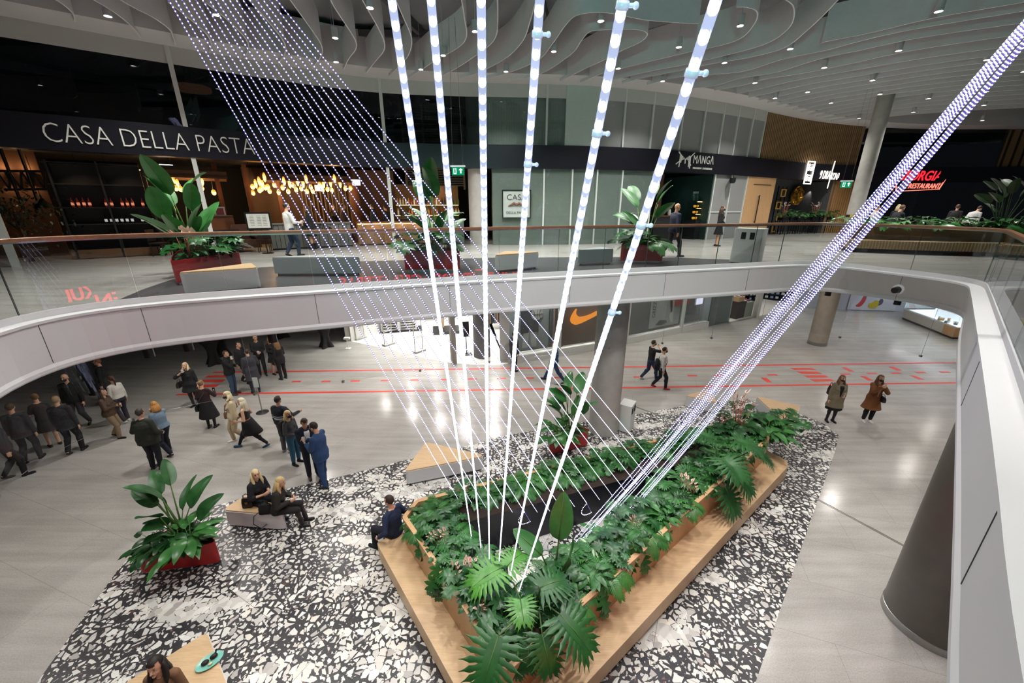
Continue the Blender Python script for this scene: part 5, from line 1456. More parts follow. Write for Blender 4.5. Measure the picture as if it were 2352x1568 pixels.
for v_ in range(3): proto('philo%d' % v_, *sprout(rng, 9, 'philo', (.40, .58), (.26, .36), (.30, .55), (.35, 1.1)), L_DEEP)
proto('philob', *sprout(rng, 7, 'philo', (.42, .55), (.26, .34), (.25, .45), (.4, 1.1)), L_BRIGHT)
for v_ in range(2): proto('monstera%d' % v_, *sprout(rng, 9, 'monstera', (.26, .38), (.17, .25), (.25, .50), (.4, 1.25)), L_DEEP)
for v_ in range(3): proto('palm%d' % v_, *sprout(rng, 13, 'palm', (.38, .62), (.16, .24), (.10, .30), (.5, 1.35)), L_MID)
for v_ in range(2): proto('pale%d' % v_, *sprout(rng, 15, 'pale', (.26, .38), (.05, .075), (.06, .18), (.35, 1.3)), [L_MID, L_PALE])
for v_ in range(2): proto('lance%d' % v_, *sprout(rng, 18, 'lance', (.26, .42), (.055, .085), (.12, .36), (.35, 1.35)), L_MID)
for v_ in range(2): proto('heart%d' % v_, *sprout(rng, 22, 'heart', (.14, .22), (.07, .105), (.12, .36), (.2, 1.3)), L_DEEP)
for v_ in range(2): proto('umbrella%d' % v_, *sprout(rng, 20, 'umbrella', (.24, .34), (.1, .1), (.16, .40), (.3, 1.4)), L_MID)
for v_ in range(2):
    lv, st = sprout(rng, 13, 'heart', (.18, .26), (.08, .11), (.14, .30), (.3, 1.2)); fl, sp = flowers(rng, 7, .46); proto('anthurium%d' % v_, lv, st, L_DEEP, (fl, sp), (SPATHE, SPADIX))
lv, st = sprout(rng, 20, 'lance', (.24, .36), (.055, .08), (.15, .4), (.4, 1.3)); fl, sp = flowers(rng, 9, .62); proto('peace', lv, st, L_DEEP, (fl, sp), (SPWHITE, SPADIX))
NAMES = {'philo': ('lobed_philodendron', 'philodendron'), 'monstera': ('monstera', 'monstera'), 'palm': ('feather_palm', 'palm'), 'pale': ('variegated_aglaonema', 'aglaonema'), 'lance': ('lance_leaf_plant', 'leafy plant'), 'heart': ('heart_leaf_plant', 'leafy plant'), 'umbrella': ('umbrella_plant', 'leafy plant'), 'anthurium': ('anthurium', 'anthurium'), 'peace': ('peace_lily', 'peace lily')}
def plant(key, loc, rz, sc, label, group=None):
    lv, st, lm, fl, fm, made = PROTO[key]; base = key.rstrip('0123456789b') if key != 'philob' else 'philo'
    nm, cat = NAMES[base]
    if made: return dup(made[0], loc, rz, label, group, sc)
    t = thing(nm, label, cat, loc, rz, group); t.scale = (sc,)*3
    lv.build('leaves', lm, t, smooth=True); st.build('stems', L_STEM, t, smooth=True)
    if fl: fl[0].build('flowers', fm[0], t, smooth=True); fl[1].build('spadices', fm[1], t, smooth=True)
    made.append(t); return t
# ------------------------------------------------------------------ planting of the triangular planter
ZSO = HBX - .10
def along(A, B, u, d):
    dd = (B - A).normalized(); nn = V((-dd.y, dd.x, 0)); P = A + (B - A)*u + nn*d; return V((P.x, P.y, ZSO))
DESC = {'philo': 'lobed philodendron', 'philob': 'bright lobed philodendron', 'monstera': 'dark monstera', 'palm': 'feathery palm', 'pale': 'pale-centred aglaonema', 'lance': 'lance-leaved plant', 'heart': 'heart-leaved plant', 'umbrella': 'small-leaved umbrella plant', 'anthurium': 'pale pink flowering anthurium', 'peace': 'white flowering peace lily'}
def bed(A, B, kinds, depths, place, d0=.16, jit=.06, usp=(.02, .98), sc=(.56, .76)):
    n_ = len(kinds); cnt = {}
    for r_, (dep, ks) in enumerate(zip(depths, kinds)):
        for i, k in enumerate(ks):
            if k == '.': continue
            key = {'p': 'philo', 'P': 'philob', 'm': 'monstera', 'f': 'palm', 'a': 'pale', 'l': 'lance', 'h': 'heart', 'u': 'umbrella', 't': 'anthurium', 'w': 'peace'}[k]
            base = key; nv = {'philo': 3, 'monstera': 2, 'palm': 3, 'pale': 2, 'lance': 2, 'heart': 2, 'umbrella': 2, 'anthurium': 2}.get(key, 0)
            if nv: key = key + str(rng.randrange(nv))
            u = usp[0] + (usp[1] - usp[0])*(i + .5)/len(ks) + rng.uniform(-jit, jit)/len(ks)*2
            P = along(A, B, u, dep + rng.uniform(-.05, .05)); s_ = rng.uniform(*sc)*(.82 if base in ('philo', 'philob') else 1)
            row = ('by the rim', 'in the middle', 'by the opening', 'at the apex of the opening')[min(r_, 3)]
            lab = '%s %s %s' % (DESC[base], row, place)
            plant(key, P, rng.uniform(0, 6.28), s_, lab, '%s %s %s' % (NAMES[base if base != 'philob' else 'philo'][0].replace('_', ' '), row, place))
bed(BN, BR, ['hfalfuahfalhuftlahfahlufah', 'fplafhmatfulpftupfplhfaumf', 'hfmfalfhmuafplhfmulhfam'], [.22, .42, .64], 'along the right front of the planter', usp=(.10, .97))
bed(BL, BN, ['afhthutmhtu', 'fhmtmhtuhm', 'fmfhmfhh'], [.20, .38, .58], 'along the left front of the planter', usp=(.02, .86))
bed(B2, B3, ['lwlphfmhfumhfmfhmfhfuhfmhf', 'wpmfhmuhfmhfmhfmfhufmfhmf'], [.17, .36], 'along the back of the planter', usp=(.03, .97), sc=(.5, .68))
bed(B2, BR, ['lhmfl', 'fmuh', 'hfm', 'mh'], [.25, .6, .95, 1.3], 'at the right end of the planter', sc=(.6, .8))
# the large lobed leaves hanging over the near corner
def big_leaf_plant(name, label, base, leaves, m=L_DEEP, cat='philodendron'):
    t = thing(name, label, cat, base); lv, st = MB(), MB(); o = V(base)
    for (tip, d, L, W, dr) in leaves:
        tp = V(tip) - o; mid = tp*.5 + V((0, 0, .12)); st.tube([(0, 0, 0), mid, tp], [.016, .013, .010], 7)
        lf = Leaf(tp, d, (0, 0, 1), L, dr, .10); lobed(lv, lf, L, W, 9, .44, .35); st.tube([lf(0, 0, .006), lf(0, L*.5, .008), lf(0, L*.95, .004)], [.008, .006, .002], 5)
    lv.build('leaves', m, t, smooth=True); st.build('stems', L_STEM, t, smooth=True); return t
def at(u, v, z): return G(u, v, z)
b0 = at(1235, 1400, ZSO)
big_leaf_plant('lobed_philodendron', 'huge lobed philodendron spreading over the near corner of the triangular planter', b0,
    [(at(1145, 1460, 1.42), (-.35, -.8, -.35), .62, .40, .5), (at(1285, 1410, 1.45), (.75, -.6, -.3), .60, .38, .5), (at(1245, 1455, 1.28), (.25, -.85, -.45), .45, .28, .5), (at(1215, 1480, 1.2), (-.1, -.8, -.5), .30, .2, .5), (at(1190, 1495, 1.15), (-.1, -.7, -.7), .32, .18, .4), (at(1240, 1350, 1.55), (.5, .2, .1), .46, .34, .6)], L_DEEP)
b0 = at(1165, 1330, ZSO)
big_leaf_plant('lobed_philodendron', 'bright green lobed philodendron lit by the thick strands at the near inner edge', b0,
    [(at(1150, 1305, 1.5), (-.7, -.4, .1), .52, .36, .7), (at(1165, 1300, 1.55), (.5, .6, .1), .42, .3, .6), (at(1195, 1375, 1.4), (.1, -.7, .1), .34, .24, .6)], L_BRIGHT)
b0 = at(1650, 1090, ZSO)
big_leaf_plant('lobed_philodendron', 'huge lobed philodendron hanging over the right front wall of the triangular planter', b0,
    [(at(1660, 1050, 1.65), (.2, -.7, .0), .62, .42, .7), (at(1690, 1010, 1.7), (.75, -.4, .0), .62, .42, .7), (at(1665, 1118, 1.15), (.35, -.55, -.8), .62, .42, .2), (at(1690, 1080, 1.3), (.5, -.6, -.55), .60, .40, .4), (at(1735, 1030, 1.4), (.8, -.5, -.5), .55, .32, .4), (at(1640, 1010, 1.7), (-.4, .2, .2), .5, .36, .6)], L_DEEP)
b0 = at(1690, 985, ZSO)
plant('peace', b0, .5, 1.5, 'large peace lily at the back of the right end of the triangular planter'); plant('lance1', at(1762, 1005, ZSO), 1.4, 1.3, 'tall lance-leaved plant at the far right corner of the triangular planter')
# bird-of-paradise in the middle opening
lv, st = MB(), MB(); b0 = at(1272, 1345, .5); o = V(b0)
for (tip, L, az, roll, d, Wd) in ((at(1283, 1240, 1.75), .78, 0, 0, (.12, .28, .9), .25), (at(1245, 1275, 1.45), .62, 0, .4, (-.75, .45, .45), .24), (at(1300, 1300, 1.35), .52, 0, 1.2, (.35, .45, .75), .24), (at(1255, 1330, 1.2), .4, 0, -.8, (-.25, -.35, .8), .24), (at(1285, 1320, 1.25), .45, 0, .8, (.3, -.2, .8), .24), (at(1268, 1355, 1.05), .36, 0, 0, (-.1, -.7, .5), .26)):
    tp = V(tip) - o; st.tube([(0, 0, 0), tp*.5 + V((0, 0, .05)), tp], [.024, .018, .012], 7)
    lf = Leaf(tp, d, (0, -1, .35), L, .25, .22, roll); blade(lv, lf, L, L*Wd, w_paddle, 14, .008); st.tube([lf(0, 0, .006), lf(0, L*.5, .008), lf(0, L*.96, .004)], [.010, .008, .003], 5)
t = thing('bird_of_paradise_plant', 'tall paddle-leaved plant in the central opening of the triangular planter', 'leafy plant', b0); lv.build('leaves', L_PAD, t, smooth=True); st.build('stems', L_STEM, t, smooth=True)
# vines hanging over the rim
def vine(label, px, z0, z1, seed):
    r2 = random.Random(seed); P = at(*px, z0); t = thing('trailing_vine', label, 'vine', P); lv, st = MB(), MB()
    pts = [V((0, .12, .08)), V((0, 0, .06)), V((r2.uniform(-.05, .05), -.08, (z1 - z0)*.5)), V((r2.uniform(-.08, .08), -.06, z1 - z0))]; st.tube(pts, .007, 5)
    for p_, L in ((pts[1], .2), (pts[2], .24), (pts[3], .26), (pts[2]*.5 + pts[3]*.5, .2)):
        lf = Leaf(p_, (r2.uniform(-.5, .5), -.5, -.8), (0, 0, 1), L, .3, .1); lobed(lv, lf, L, L*.55, 4, .5, .1)
    lv.build('leaves', L_MID, t, smooth=True); st.build('stems', L_STEM, t)
vine('trailing vine hanging over the left front wall below the pink anthuriums', (1000, 1308), 1.12, .88, 1)
vine('trailing vine hanging over the left end of the triangular planter near the seated man', (965, 1232), 1.12, .95, 2)
vine('trailing vine hanging over the middle of the right front wall', (1478, 1248), 1.12, .85, 3)
vine('second trailing vine left of the middle of the right front wall', (1455, 1262), 1.12, .92, 4)
vine('trailing vine nearest the near corner on the right front wall', (1378, 1345), 1.12, .88, 5)
# ------------------------------------------------------------------ plants of the red boxes
def redbed(key, loc_pts, base, tall, seed, low, lbl, hmin, hmax, Lm):
    r2 = random.Random(seed)
    if tall:
        lv, st = paddle_plant(r2, tall, hmin, hmax, Lm); b_ = V(base); t = thing('bird_of_paradise_plant', 'paddle-leaved bird of paradise plant in the ' + lbl, 'leafy plant', b_, r2.uniform(0, 6)); lv.build('leaves', L_PAD, t, smooth=True); st.build('stems', L_STEM, t, smooth=True)
    xs = loc_pts; cx = sum(p.x for p in xs)/len(xs); cy_ = sum(p.y for p in xs)/len(xs)
    for i, (k, fx, sc) in enumerate(low):
        # fx walks along the front edge of the box, pulled a little inside
        A, B = xs[0], xs[1]; P = A + (B - A)*fx; P = P + (V((cx, cy_, P.z)) - P)*.38
        word = ('left', 'middle', 'right')[0 if fx < .34 else 1 if fx < .67 else 2]
        plant(k, P, r2.uniform(0, 6), sc, '%s in the %s part of the %s' % (DESC[k.rstrip('0123456789')], word, lbl))
t, c_, pts = RP['left']; redbed('l', pts, c_ + V((-.05, .08, 0)), 13, 5, [('lance0', .78, 1.35), ('heart0', .22, 1.35), ('lance1', .58, 1.1), ('heart1', .45, 1.2), ('umbrella0', .06, .9)], 'red planter at the lower left', .45, 1.15, .60)
t, c_, pts = RP['back']; redbed('b', pts, c_ + V((.05, .05, 0)), 13, 8, [('lance0', .15, 1.5), ('pale0', .35, 1.3), ('heart0', .6, .8)], 'red planter before the concrete column', .5, 1.35, .66)
t, c_, pts = RP['upl']; redbed('u', pts, c_ + V((-.35, .1, 0)), 13, 12, [('anthurium0', .12, 1.35), ('anthurium1', .34, 1.2), ('monstera0', .62, 1.3), ('heart0', .9, 1.3), ('monstera1', .82, 1.1)], 'upstairs red planter at the left', .5, 1.55, .85)
t, c_, pts = RP['upm']; redbed('v', pts, c_ + V((.15, .1, 0)), 11, 15, [('monstera0', .15, 1.3), ('monstera1', .8, 1.3), ('heart1', .5, 1.2)], 'upstairs red planter behind the strands', .5, 1.5, .85)
t, c_, pts = RP['upr']; redbed('w', pts, c_ + V((.05, .1, 0)), 9, 18, [('palm0', .7, 1.3), ('monstera1', .1, 1.2), ('lance1', .45, 1.2)], 'upstairs red planter beside the bald man', .5, 1.5, .75)
# dark tree at the far left upstairs
P = G(75, 600, F2); t = thing('potted_tree', 'dark leafy tree at the far left of the upper floor', 'tree', (P.x, P.y, F2)); r2 = random.Random(9)
mb = MB(); mb.tube([(0, 0, 0), (.05, 0, .8), (-.05, .05, 1.5)], [.07, .05, .03], 8)
for k in range(10): a_ = r2.uniform(0, 6.28); mb.tube([(0, 0, .9 + .06*k), (.5*cos(a_), .5*sin(a_), 1.3 + .1*k)], [.02, .01], 5)
mb.build('trunk', DWOOD, t, smooth=True); mb = MB()
for k in range(700):
    q = V((r2.gauss(0, .55), r2.gauss(0, .5), 1.45 + r2.gauss(0, .38))); d = V((r2.uniform(-1, 1), r2.uniform(-1, 1), r2.uniform(-.8, .3))).normalized(); lf = Leaf(q, d, (0, 0, 1), .16, .4, .1); blade(mb, lf, .16, .03, w_lance, 3)
mb.build('foliage', L_DARK, t, smooth=True)
# dark planting at the right end upstairs with its slatted bench
PB = G(2200, 566, F2)
PBx, PBy = 15.6, 15.0
t = thing('slatted_bench', 'long slatted wooden bench with planter behind the right end of the balustrade', 'bench', (PBx, PBy, F2), -.25)
mb = MB(); pl_ = [(-2.6, 0), (-.6, -.45), (2.2, -.6), (4.2, -.9)]; mb.strip(pl_, .16, .46, .7); mb.build('seat', mat('bench_slat_wood', '#8d7656', .55, var=.2), t)
mb = MB(); mb.strip(offset(pl_, .85), .0, .95, .8); mb.build('planter_box', mat('bench_box_wood', '#6e5a42', .6, var=.2), t)
mb = MB(); 
for p_ in resample([(*p, 0) for p in offset(pl_, -.02)], .09): mb.box((p_.x, p_.y, .31), (.03, .03, .3))
mb.build('front_slats', mat('bench_slat_front', '#a08a66', .5), t)
mb = MB(); mb.strip(offset(pl_, .15), 0, .16, .4); mb.build('plinth', NEARBLK, t)
Mx = WM(t); q = offset(pl_, 1.2); rs = resample([(*p, 0) for p in q], .42)
for k, p_ in enumerate(rs):
    w_ = Mx @ V((p_.x, p_.y, .93)); plant(('lance0', 'heart0', 'lance1', 'palm0')[k % 4], w_, k*1.3, 1.15, 'low dark leafy plant in the planter of the slatted bench at right', 'leafy plants of the slatted bench')
for k in range(3):
    lv, st = paddle_plant(random.Random(30 + k), 12, .5, 1.6, .7); w_ = Mx @ V((2.2 + .8*k, .5 - .2*k, .9)); t2 = thing('bird_of_paradise_plant', ('leftmost','middle','rightmost')[k] + ' of the three tall dark paddle-leaved plants at the right end of the balustrade', 'leafy plant', w_); lv.build('leaves', L_DARK, t2, smooth=True); st.build('stems', L_DARK, t2)
# ================================================================== LED rope strands of the light installation
ORD = ['first','second','third','fourth','fifth','sixth','seventh','eighth','ninth','tenth','eleventh','twelfth','thirteenth','fourteenth','fifteenth','sixteenth','seventeenth']
LED = emis('led_bead', '#d9ddff', 22.0, 'AUTO'); LEDN = emis('led_bead_near', '#eaeeff', 20.0, 'AUTO')
def tubemat(name, col, e, tr, gls=1.0):
    m = bpy.data.materials.new(name); m.use_nodes = True; t = NT(m); t.n.remove(t.n['Principled BSDF'])
    em = t.new('ShaderNodeEmission'); em.inputs[0].default_value = (*col, 1)
    nz = t.noise(t.coord(), 9, 2); t.link(t.math('MULTIPLY_ADD', nz, .2), em.inputs[1])
    s_ = t.math('ADD', t.math('MULTIPLY', nz, e*.5), e*.75); t.link(s_, em.inputs[1])
    tp = t.new('ShaderNodeBsdfTransparent'); gl = t.new('ShaderNodeBsdfGlossy'); gl.inputs['Roughness'].default_value = .15
    ad = t.new('ShaderNodeAddShader'); m1 = t.new('ShaderNodeMixShader'); m1.inputs[0].default_value = 1 - tr
    t.link(tp.outputs[0], m1.inputs[1]); t.link(em.outputs[0], m1.inputs[2])
    lw = t.new('ShaderNodeFresnel'); lw.inputs[0].default_value = 1.4; m2 = t.new('ShaderNodeMixShader'); t.link(t.math('MULTIPLY', lw.outputs[0], gls), m2.inputs[0]); t.link(m1.outputs[0], m2.inputs[1]); t.link(gl.outputs[0], m2.inputs[2])
    t.link(m2.outputs[0], t.n['Material Output'].inputs[0]); m.cycles.emission_sampling = 'NONE'; return m
TUBE_FAR = tubemat('led_tube_far', (.30, .24, .95), .60, .35); TUBE_NEAR = tubemat('led_tube_near', (.58, .68, 1.0), .95, .2, .25)
def strand(label, group, pts, r, br, bm, tm, sp=.03, fine=False, clips=()):
    P = [V(p) for p in pts]; o = P[0].copy()
    t = thing('light_strand', label, 'light strand', o, 0, group)
    L = [p - o for p in P]; mb = MB(); mb.tube(resample(L, .6), r, 8 if fine else 5); mb.build('tube', tm, t, smooth=True)
    mb = MB()
    for p in resample(L, sp):
        if fine: mb.ell(p, (br, br, br*1.15), None, 8, 6)
        else:
            b = len(mb.v)
            for q in ((br,0,0),(-br,0,0),(0,br,0),(0,-br,0),(0,0,br),(0,0,-br)): mb.v.append((p.x+q[0], p.y+q[1], p.z+q[2]))
            for f in ((0,2,4),(2,1,4),(1,3,4),(3,0,4),(2,0,5),(1,2,5),(3,1,5),(0,3,5)): mb.face([b+i for i in f])
    mb.build('led_chain', bm, t)
    for f_ in clips:
        i = max(0, min(int(f_*200), 199)); a = L[0].lerp(L[-1], f_); d = (L[-1] - L[0]).normalized(); x = d.cross(V((0,1,0))).normalized()
        mb = MB(); mb.tube([a - d*.004, a + d*.004], r*1.2, 12); mb.tube([a - x*r, a - x*(r*2.3)], r*.4, 8); mb.ell(a - x*r*2.4, (r*.6,)*3, None, 8, 6)
        mb.build('cable_clip', mat('clear_clip', '#dfe3ee', .3, emit='#c8d0ff', estr=.35), t, smooth=True)
    return t
def ext(B, T, z): 
    k = (z - B.z)/(T.z - B.z); return B + (T - B)*k
ANC_A, ANC_C = [], []
# fan to the upper left
rs_ = random.Random(2)
for k in range(17):
    f_ = k/16; ub = 1062 + 458*f_; vb = 1163 + 45*sin(pi*f_) - 78*f_
    B = G(ub, vb, .92); T = V((0, 0, CAMZ)) + ray(390 + 250*f_, 0)*4.2
    E_ = ext(B, T, 11.35); pts = [B.lerp(E_, j/24) for j in range(25)]
    for j in range(1, 24): pts[j].z -= .04*sin(pi*j/24)
    if k in (3, 5, 8, 10):      # slack loop at the lower end
        lp = [B + V((-.16*sin(a)*1.0 + .02*a, -.12*sin(a), -.16*(1 - cos(a))/2*1.3 - .02*a)) for a in [pi*1.1*j/10 for j in range(10, 0, -1)]]
        pts = lp + pts
    ANC_A.append(pts[-1])
    strand(ORD[k] + ' from the left of the long strands fanning to the upper left', 'upper left fan of light strands', pts, .0062, .0070, LED, TUBE_FAR, .036)
# thick strands passing close to the viewer
for k, (u0, u1, v1, tt, cl) in enumerate(((900,1083,1232,.66,()), (990,1105,1262,.64,()), (1105,1124,1287,.60,()), (1240,1146,1297,.58,(75,378)), (1432,1172,1320,.50,(12,305)), (1645,1192,1357,.44,(168,520,717)))):
    B = G(u1, v1, 1.0); T = V((0, 0, CAMZ)) + ray(u0, 0)*tt
    E_ = ext(B, T, 11.6)
    fr = []
    for v in cl:
        best = min(range(2001), key=lambda j: abs((784 - PF*((B.lerp(E_, j/2000)).y*SP + (B.lerp(E_, j/2000).z - CAMZ)*CP)/max(.01, (B.lerp(E_, j/2000).y*CP - (B.lerp(E_, j/2000).z - CAMZ)*SP))) - v) if (B.lerp(E_, j/2000).y*CP - (B.lerp(E_, j/2000).z - CAMZ)*SP) > .05 else 1e9)
        fr.append(best/2000)
    strand(ORD[k] + ' from the left of the six thick strands passing close to the viewer', 'thick near light strands', [B.lerp(E_, j/24) for j in range(25)],   .0072, .0070, LEDN, TUBE_NEAR, .028, True, fr)
# fan to the upper right
for k in range(15):
    f_ = k/14; g_ = f_*.92 + (.08 if k > 9 else 0)
    B = G(1311 + 165*g_, 1246 - 104*g_ + 10*sin(9*f_), .95); T = V((0, 0, CAMZ)) + ray(2352, 46 + 62*g_)*4.3
    E_ = ext(B, T, 11.0); pts = [B.lerp(E_, j/24) for j in range(25)]
    for j in range(1, 24): pts[j].z -= (.03 + .015*(k % 3))*sin(pi*min(1, j/8))
    ANC_C.append(pts[-1])
    strand(ORD[k] + ' from the left of the long strands fanning to the upper right', 'upper right fan of light strands', pts, .0066, .0082, LED, TUBE_FAR, .036)

for nm, AA in (('upper left', ANC_A), ('upper right', ANC_C)):
    c_ = sum(AA, V((0, 0, 0)))/len(AA); t = thing('strand_hanger', 'steel ceiling hanger holding the %s fan of light strands' % nm, 'hanger', c_)
    mb = MB()
    if (AA[0]-AA[-1]).length > .05: mb.bar(AA[0] - c_ + V((0,0,.02)), AA[-1] - c_ + V((0,0,.02)), .05, .03)
    mb.box((0, 0, .02), (.2, .2, .03)); mb.build('bar', STEEL, t); mb = MB(); mb.tube([(0,0,.02), (0,0,12.85-c_.z)], .012, 6); mb.build('rod', STEEL, t)
# ================================================================== people
JOBS = []       # (object, builder mesh, voxel, post)
def remesh_job(mb, name, mats, parent, voxel, post=None, smooth=2):
    o = mb.build(name, mats, parent, smooth=False)
    m = o.modifiers.new('r', 'REMESH'); m.mode = 'VOXEL'; m.voxel_size = voxel; m.use_smooth_shade = True
    if smooth:
        s = o.modifiers.new('s', 'SMOOTH'); s.iterations = smooth; s.factor = .5
    JOBS.append((o, post)); return o
def finish_jobs():
    dg = bpy.context.evaluated_depsgraph_get(); dg.update()
    out = []
    for o, post in JOBS:
        me = bpy.data.meshes.new_from_object(o.evaluated_get(dg)); out.append(me)
    for (o, post), me in zip(JOBS, out):
        old = o.data; mats = list(old.materials); nm = o.name
        o.modifiers.clear(); o.data = me; me.materials.clear()
        for m in mats: me.materials.append(m)
        bpy.data.meshes.remove(old); me.name = nm
        if post: post(me)
    JOBS.clear()
def ik(a, c, l1, l2, pole):
    a, c, pole = V(a), V(c), V(pole); d = c - a; L = d.length
    if L > (l1 + l2)*.998: d = d*((l1 + l2)*.998/L); c = a + d; L = d.length
    x = d.normalized(); p = (pole - x*pole.dot(x)).normalized()
    k = (l1*l1 - l2*l2 + L*L)/(2*L); h = sqrt(max(0, l1*l1 - k*k))
    return a + x*k + p*h, c
SKINS = {'fair': mat('skin_fair', '#d9a98c', .5, var=.04), 'tan': mat('skin_tan', '#c08d6c', .5, var=.04)}
EYE = mat('eye_dark', '#2a201c', .3); LIP = mat('lip', '#a3574f', .5); BROW = mat('brow', '#4a3526', .8)
def cloth(c, rough=.85):
    return mat('cloth_' + c.strip('#'), c, rough, var=.16, scale=9, bump=.08)
def person(label, uv, z0, face, H=1.72, sex='m', top=('shirt', '#333333'), bottom=('trousers', '#222222'), shoes='#1a1a1a', hair=('short', '#3a2a1c'),
           mask=None, hl=None, hr=None, stride=0, sit=None, yaw=0, pitch=0, lean=0, girth=1.0, skin='fair', over=None, front=None, xyz=None, feet=None, twist=0, vox=.010, collar=None, pel=None):
    P = xyz if xyz is not None else G(uv[0], uv[1], z0)
    s = H/1.75; f = sex == 'f'
    t = thing('person', label, 'person', P, radians(face - 90))
    def S(x, y, z): return V((x*s, y*s, z*s))
    pz = (sit + .09)/s if sit is not None else (pel or .957 - abs(stride)*.095)
    pel_ = S(0, 0, pz)
    RL = Matrix.Rotation(radians(-lean), 3, 'X') @ Matrix.Rotation(radians(twist), 3, 'Z')
    def T(x, y, z): return pel_ + RL @ S(x, y, z)          # torso frame
    hw = .148 if f else .172
    NB = T(0, 0, .52); shl = {-1: T(-hw, 0, .445), 1: T(hw, 0, .445)}
    RH = RL @ Matrix.Rotation(radians(yaw), 3, 'Z') @ Matrix.Rotation(radians(-pitch), 3, 'X')
    HC = NB + RL @ S(0, .015, .07) + RH @ S(0, .015, .105)
    def Hd(x, y, z): return HC + RH @ S(x, y, z)
    # legs
    legs = {}
    for sd in (-1, 1):
        hip = pel_ + Matrix.Rotation(radians(twist*.3), 3, 'Z') @ S(sd*.088, 0, -.03)
        if feet: ft = S(*feet[0 if sd < 0 else 1])
        else: ft = S(sd*.10, stride*sd*.5 - .02, .075 + (.05 if stride*sd < 0 else 0))
        kn, an = ik(hip, ft, .43*s, .425*s, (sd*.12, 1, .25 if sit is None else 1))
        legs[sd] = (hip, kn, an)
    arms = {}
    for sd, h in ((-1, hl), (1, hr)):
        sh_ = shl[sd]
        if h is None: h = (sd*(.245 if not f else .225)*max(1, girth*.95), .05 + .12*stride*(-sd), .80 if sit is None else pz - .12)
        tg = S(*h)
        el, wr = ik(sh_, tg, .285*s, .25*s, (sd*.55, -.8, -.45))
        arms[sd] = (sh_, el, wr)
    g = girth
    prof = ([(-.10,.160,.112),(0,.168,.118),(.14,.142,.100),(.34,.152,.114),(.42,.135,.096),(.485,.08,.066)] if f else
            [(-.10,.158,.112),(0,.165,.118),(.14,.155,.110),(.34,.178,.124),(.42,.158,.106),(.485,.085,.07)])
    N_ = 16
    def ringT(z, a, b, inf=0, down=None):
        out = []
        for k in range(N_):
            q = 2*pi*k/N_; x, y = (a*(g if z < .3 else (1+g)/2) + inf)*cos(q), (b*g + inf)*sin(q)
            out.append(T(x, y, z) if down is None else V((0, 0, 0)) + S(x, y, down))
        return out
    # ---------------- body: one continuous skin surface
    b = MB()
    b.ell(Hd(0, -.008, .02), (.074*s, .094*s, .098*s), RH, 16, 12); b.ell(Hd(0, .022, -.045), (.054*s, .068*s, .066*s), RH, 14, 10)
    b.cap(Hd(0, .088, .012), Hd(0, .104, -.018), .008*s, .014*s, 8); b.ell(Hd(0, .082, -.055), (.024*s, .012*s, .012*s), RH, 8, 6); b.ell(Hd(0, .075, -.092), (.024*s, .02*s, .018*s), RH, 8, 6)
    for sd in (-1, 1): b.ell(Hd(sd*.076, -.008, -.008), (.011*s, .02*s, .032*s), RH, 8, 6)
    b.cap(NB + RL @ S(0, -.01, -.05), HC + RH @ S(0, -.015, -.06), .056*s, .052*s, 12)
    b.loft([ringT(z, a*.94, bb*.94) for z, a, bb in prof])
    if f:
        for sd in (-1, 1): b.ell(T(sd*.068, .085*g, .31), (.062*s, .055*s, .062*s), RL, 10, 8)
    for sd in (-1, 1):
        hip, kn, an = legs[sd]
        b.cap(hip, kn, .083*s*g, .055*s, 12); b.cap(kn, an, .055*s, .037*s, 12)
        b.ell(kn + (an - kn)*.28 + V((0, -.018*s, 0)), (.05*s, .055*s, .1*s), None, 10, 8)
        sh_, el, wr = arms[sd]
        b.cap(T(sd*.03, -.015, .50), sh_, .05*s, .05*s, 12); b.cap(sh_, el, .052*s*(.88 if f else 1), .04*s, 12); b.cap(el, wr, .04*s, .027*s, 12)
        fd = (wr - el).normalized()
        # hand: palm, four bent fingers of different length, thumb from the side
        up_ = V((-sd, 0, 0)) if abs(fd.x) < .8 else V((0, 0, 1))
        nr_ = (up_ - fd*up_.dot(fd)).normalized()          # palm faces the body
        wd_ = fd.cross(nr_).normalized()
        if wd_.y < 0: wd_ = -wd_
        raised = (hl if sd < 0 else hr) is not None
        cu = .75 if raised else .35
        b.cap(wr, wr + fd*.075*s, .026*s, .036*s, 10, .42, nr_)
        kb = wr + fd*.085*s
        for q, (o_, L_) in enumerate(((.030, .072), (.010, .082), (-.010, .076), (-.029, .060))):
            p0 = kb + wd_*o_*s; d1 = (fd*cos(cu*.5) + nr_*sin(cu*.5)); d2 = (fd*cos(cu*1.7) + nr_*sin(cu*1.7))
            p1 = p0 + d1*L_*.55*s; p2 = p1 + d2*L_*.5*s
            b.cap(p0, p1, .0100*s, .0092*s, 7); b.cap(p1, p2, .0092*s, .0078*s, 7)
        p0 = wr + fd*.03*s + wd_*.024*s; p1 = p0 + (fd*.6 + wd_*.6 + nr_*.35).normalized()*.04*s; p2 = p1 + (fd*.9 + nr_*.5).normalized()*.032*s
        b.cap(p0, p1, .013*s, .0105*s, 7); b.cap(p1, p2, .0105*s, .009*s, 7)
    feetdir = {}
    for sd in (-1, 1):
        hip, kn, an = legs[sd]; lift = an.z - .075*s
        tip = radians(-28) if lift > .03 and sit is None else 0
        fdv = V((sd*.12, cos(tip), sin(tip))).normalized(); feetdir[sd] = fdv
        b.cap(an + fdv*(-.03*s) + V((0, 0, -.04*s)), an + fdv*.13*s + V((0, 0, -.05*s)), .034*s, .026*s, 10)
    eyes = [Hd(sd*.031, .083, .014) for sd in (-1, 1)]; mouth = Hd(0, .092, -.055); brows = [Hd(sd*.033, .084, .036) for sd in (-1, 1)]
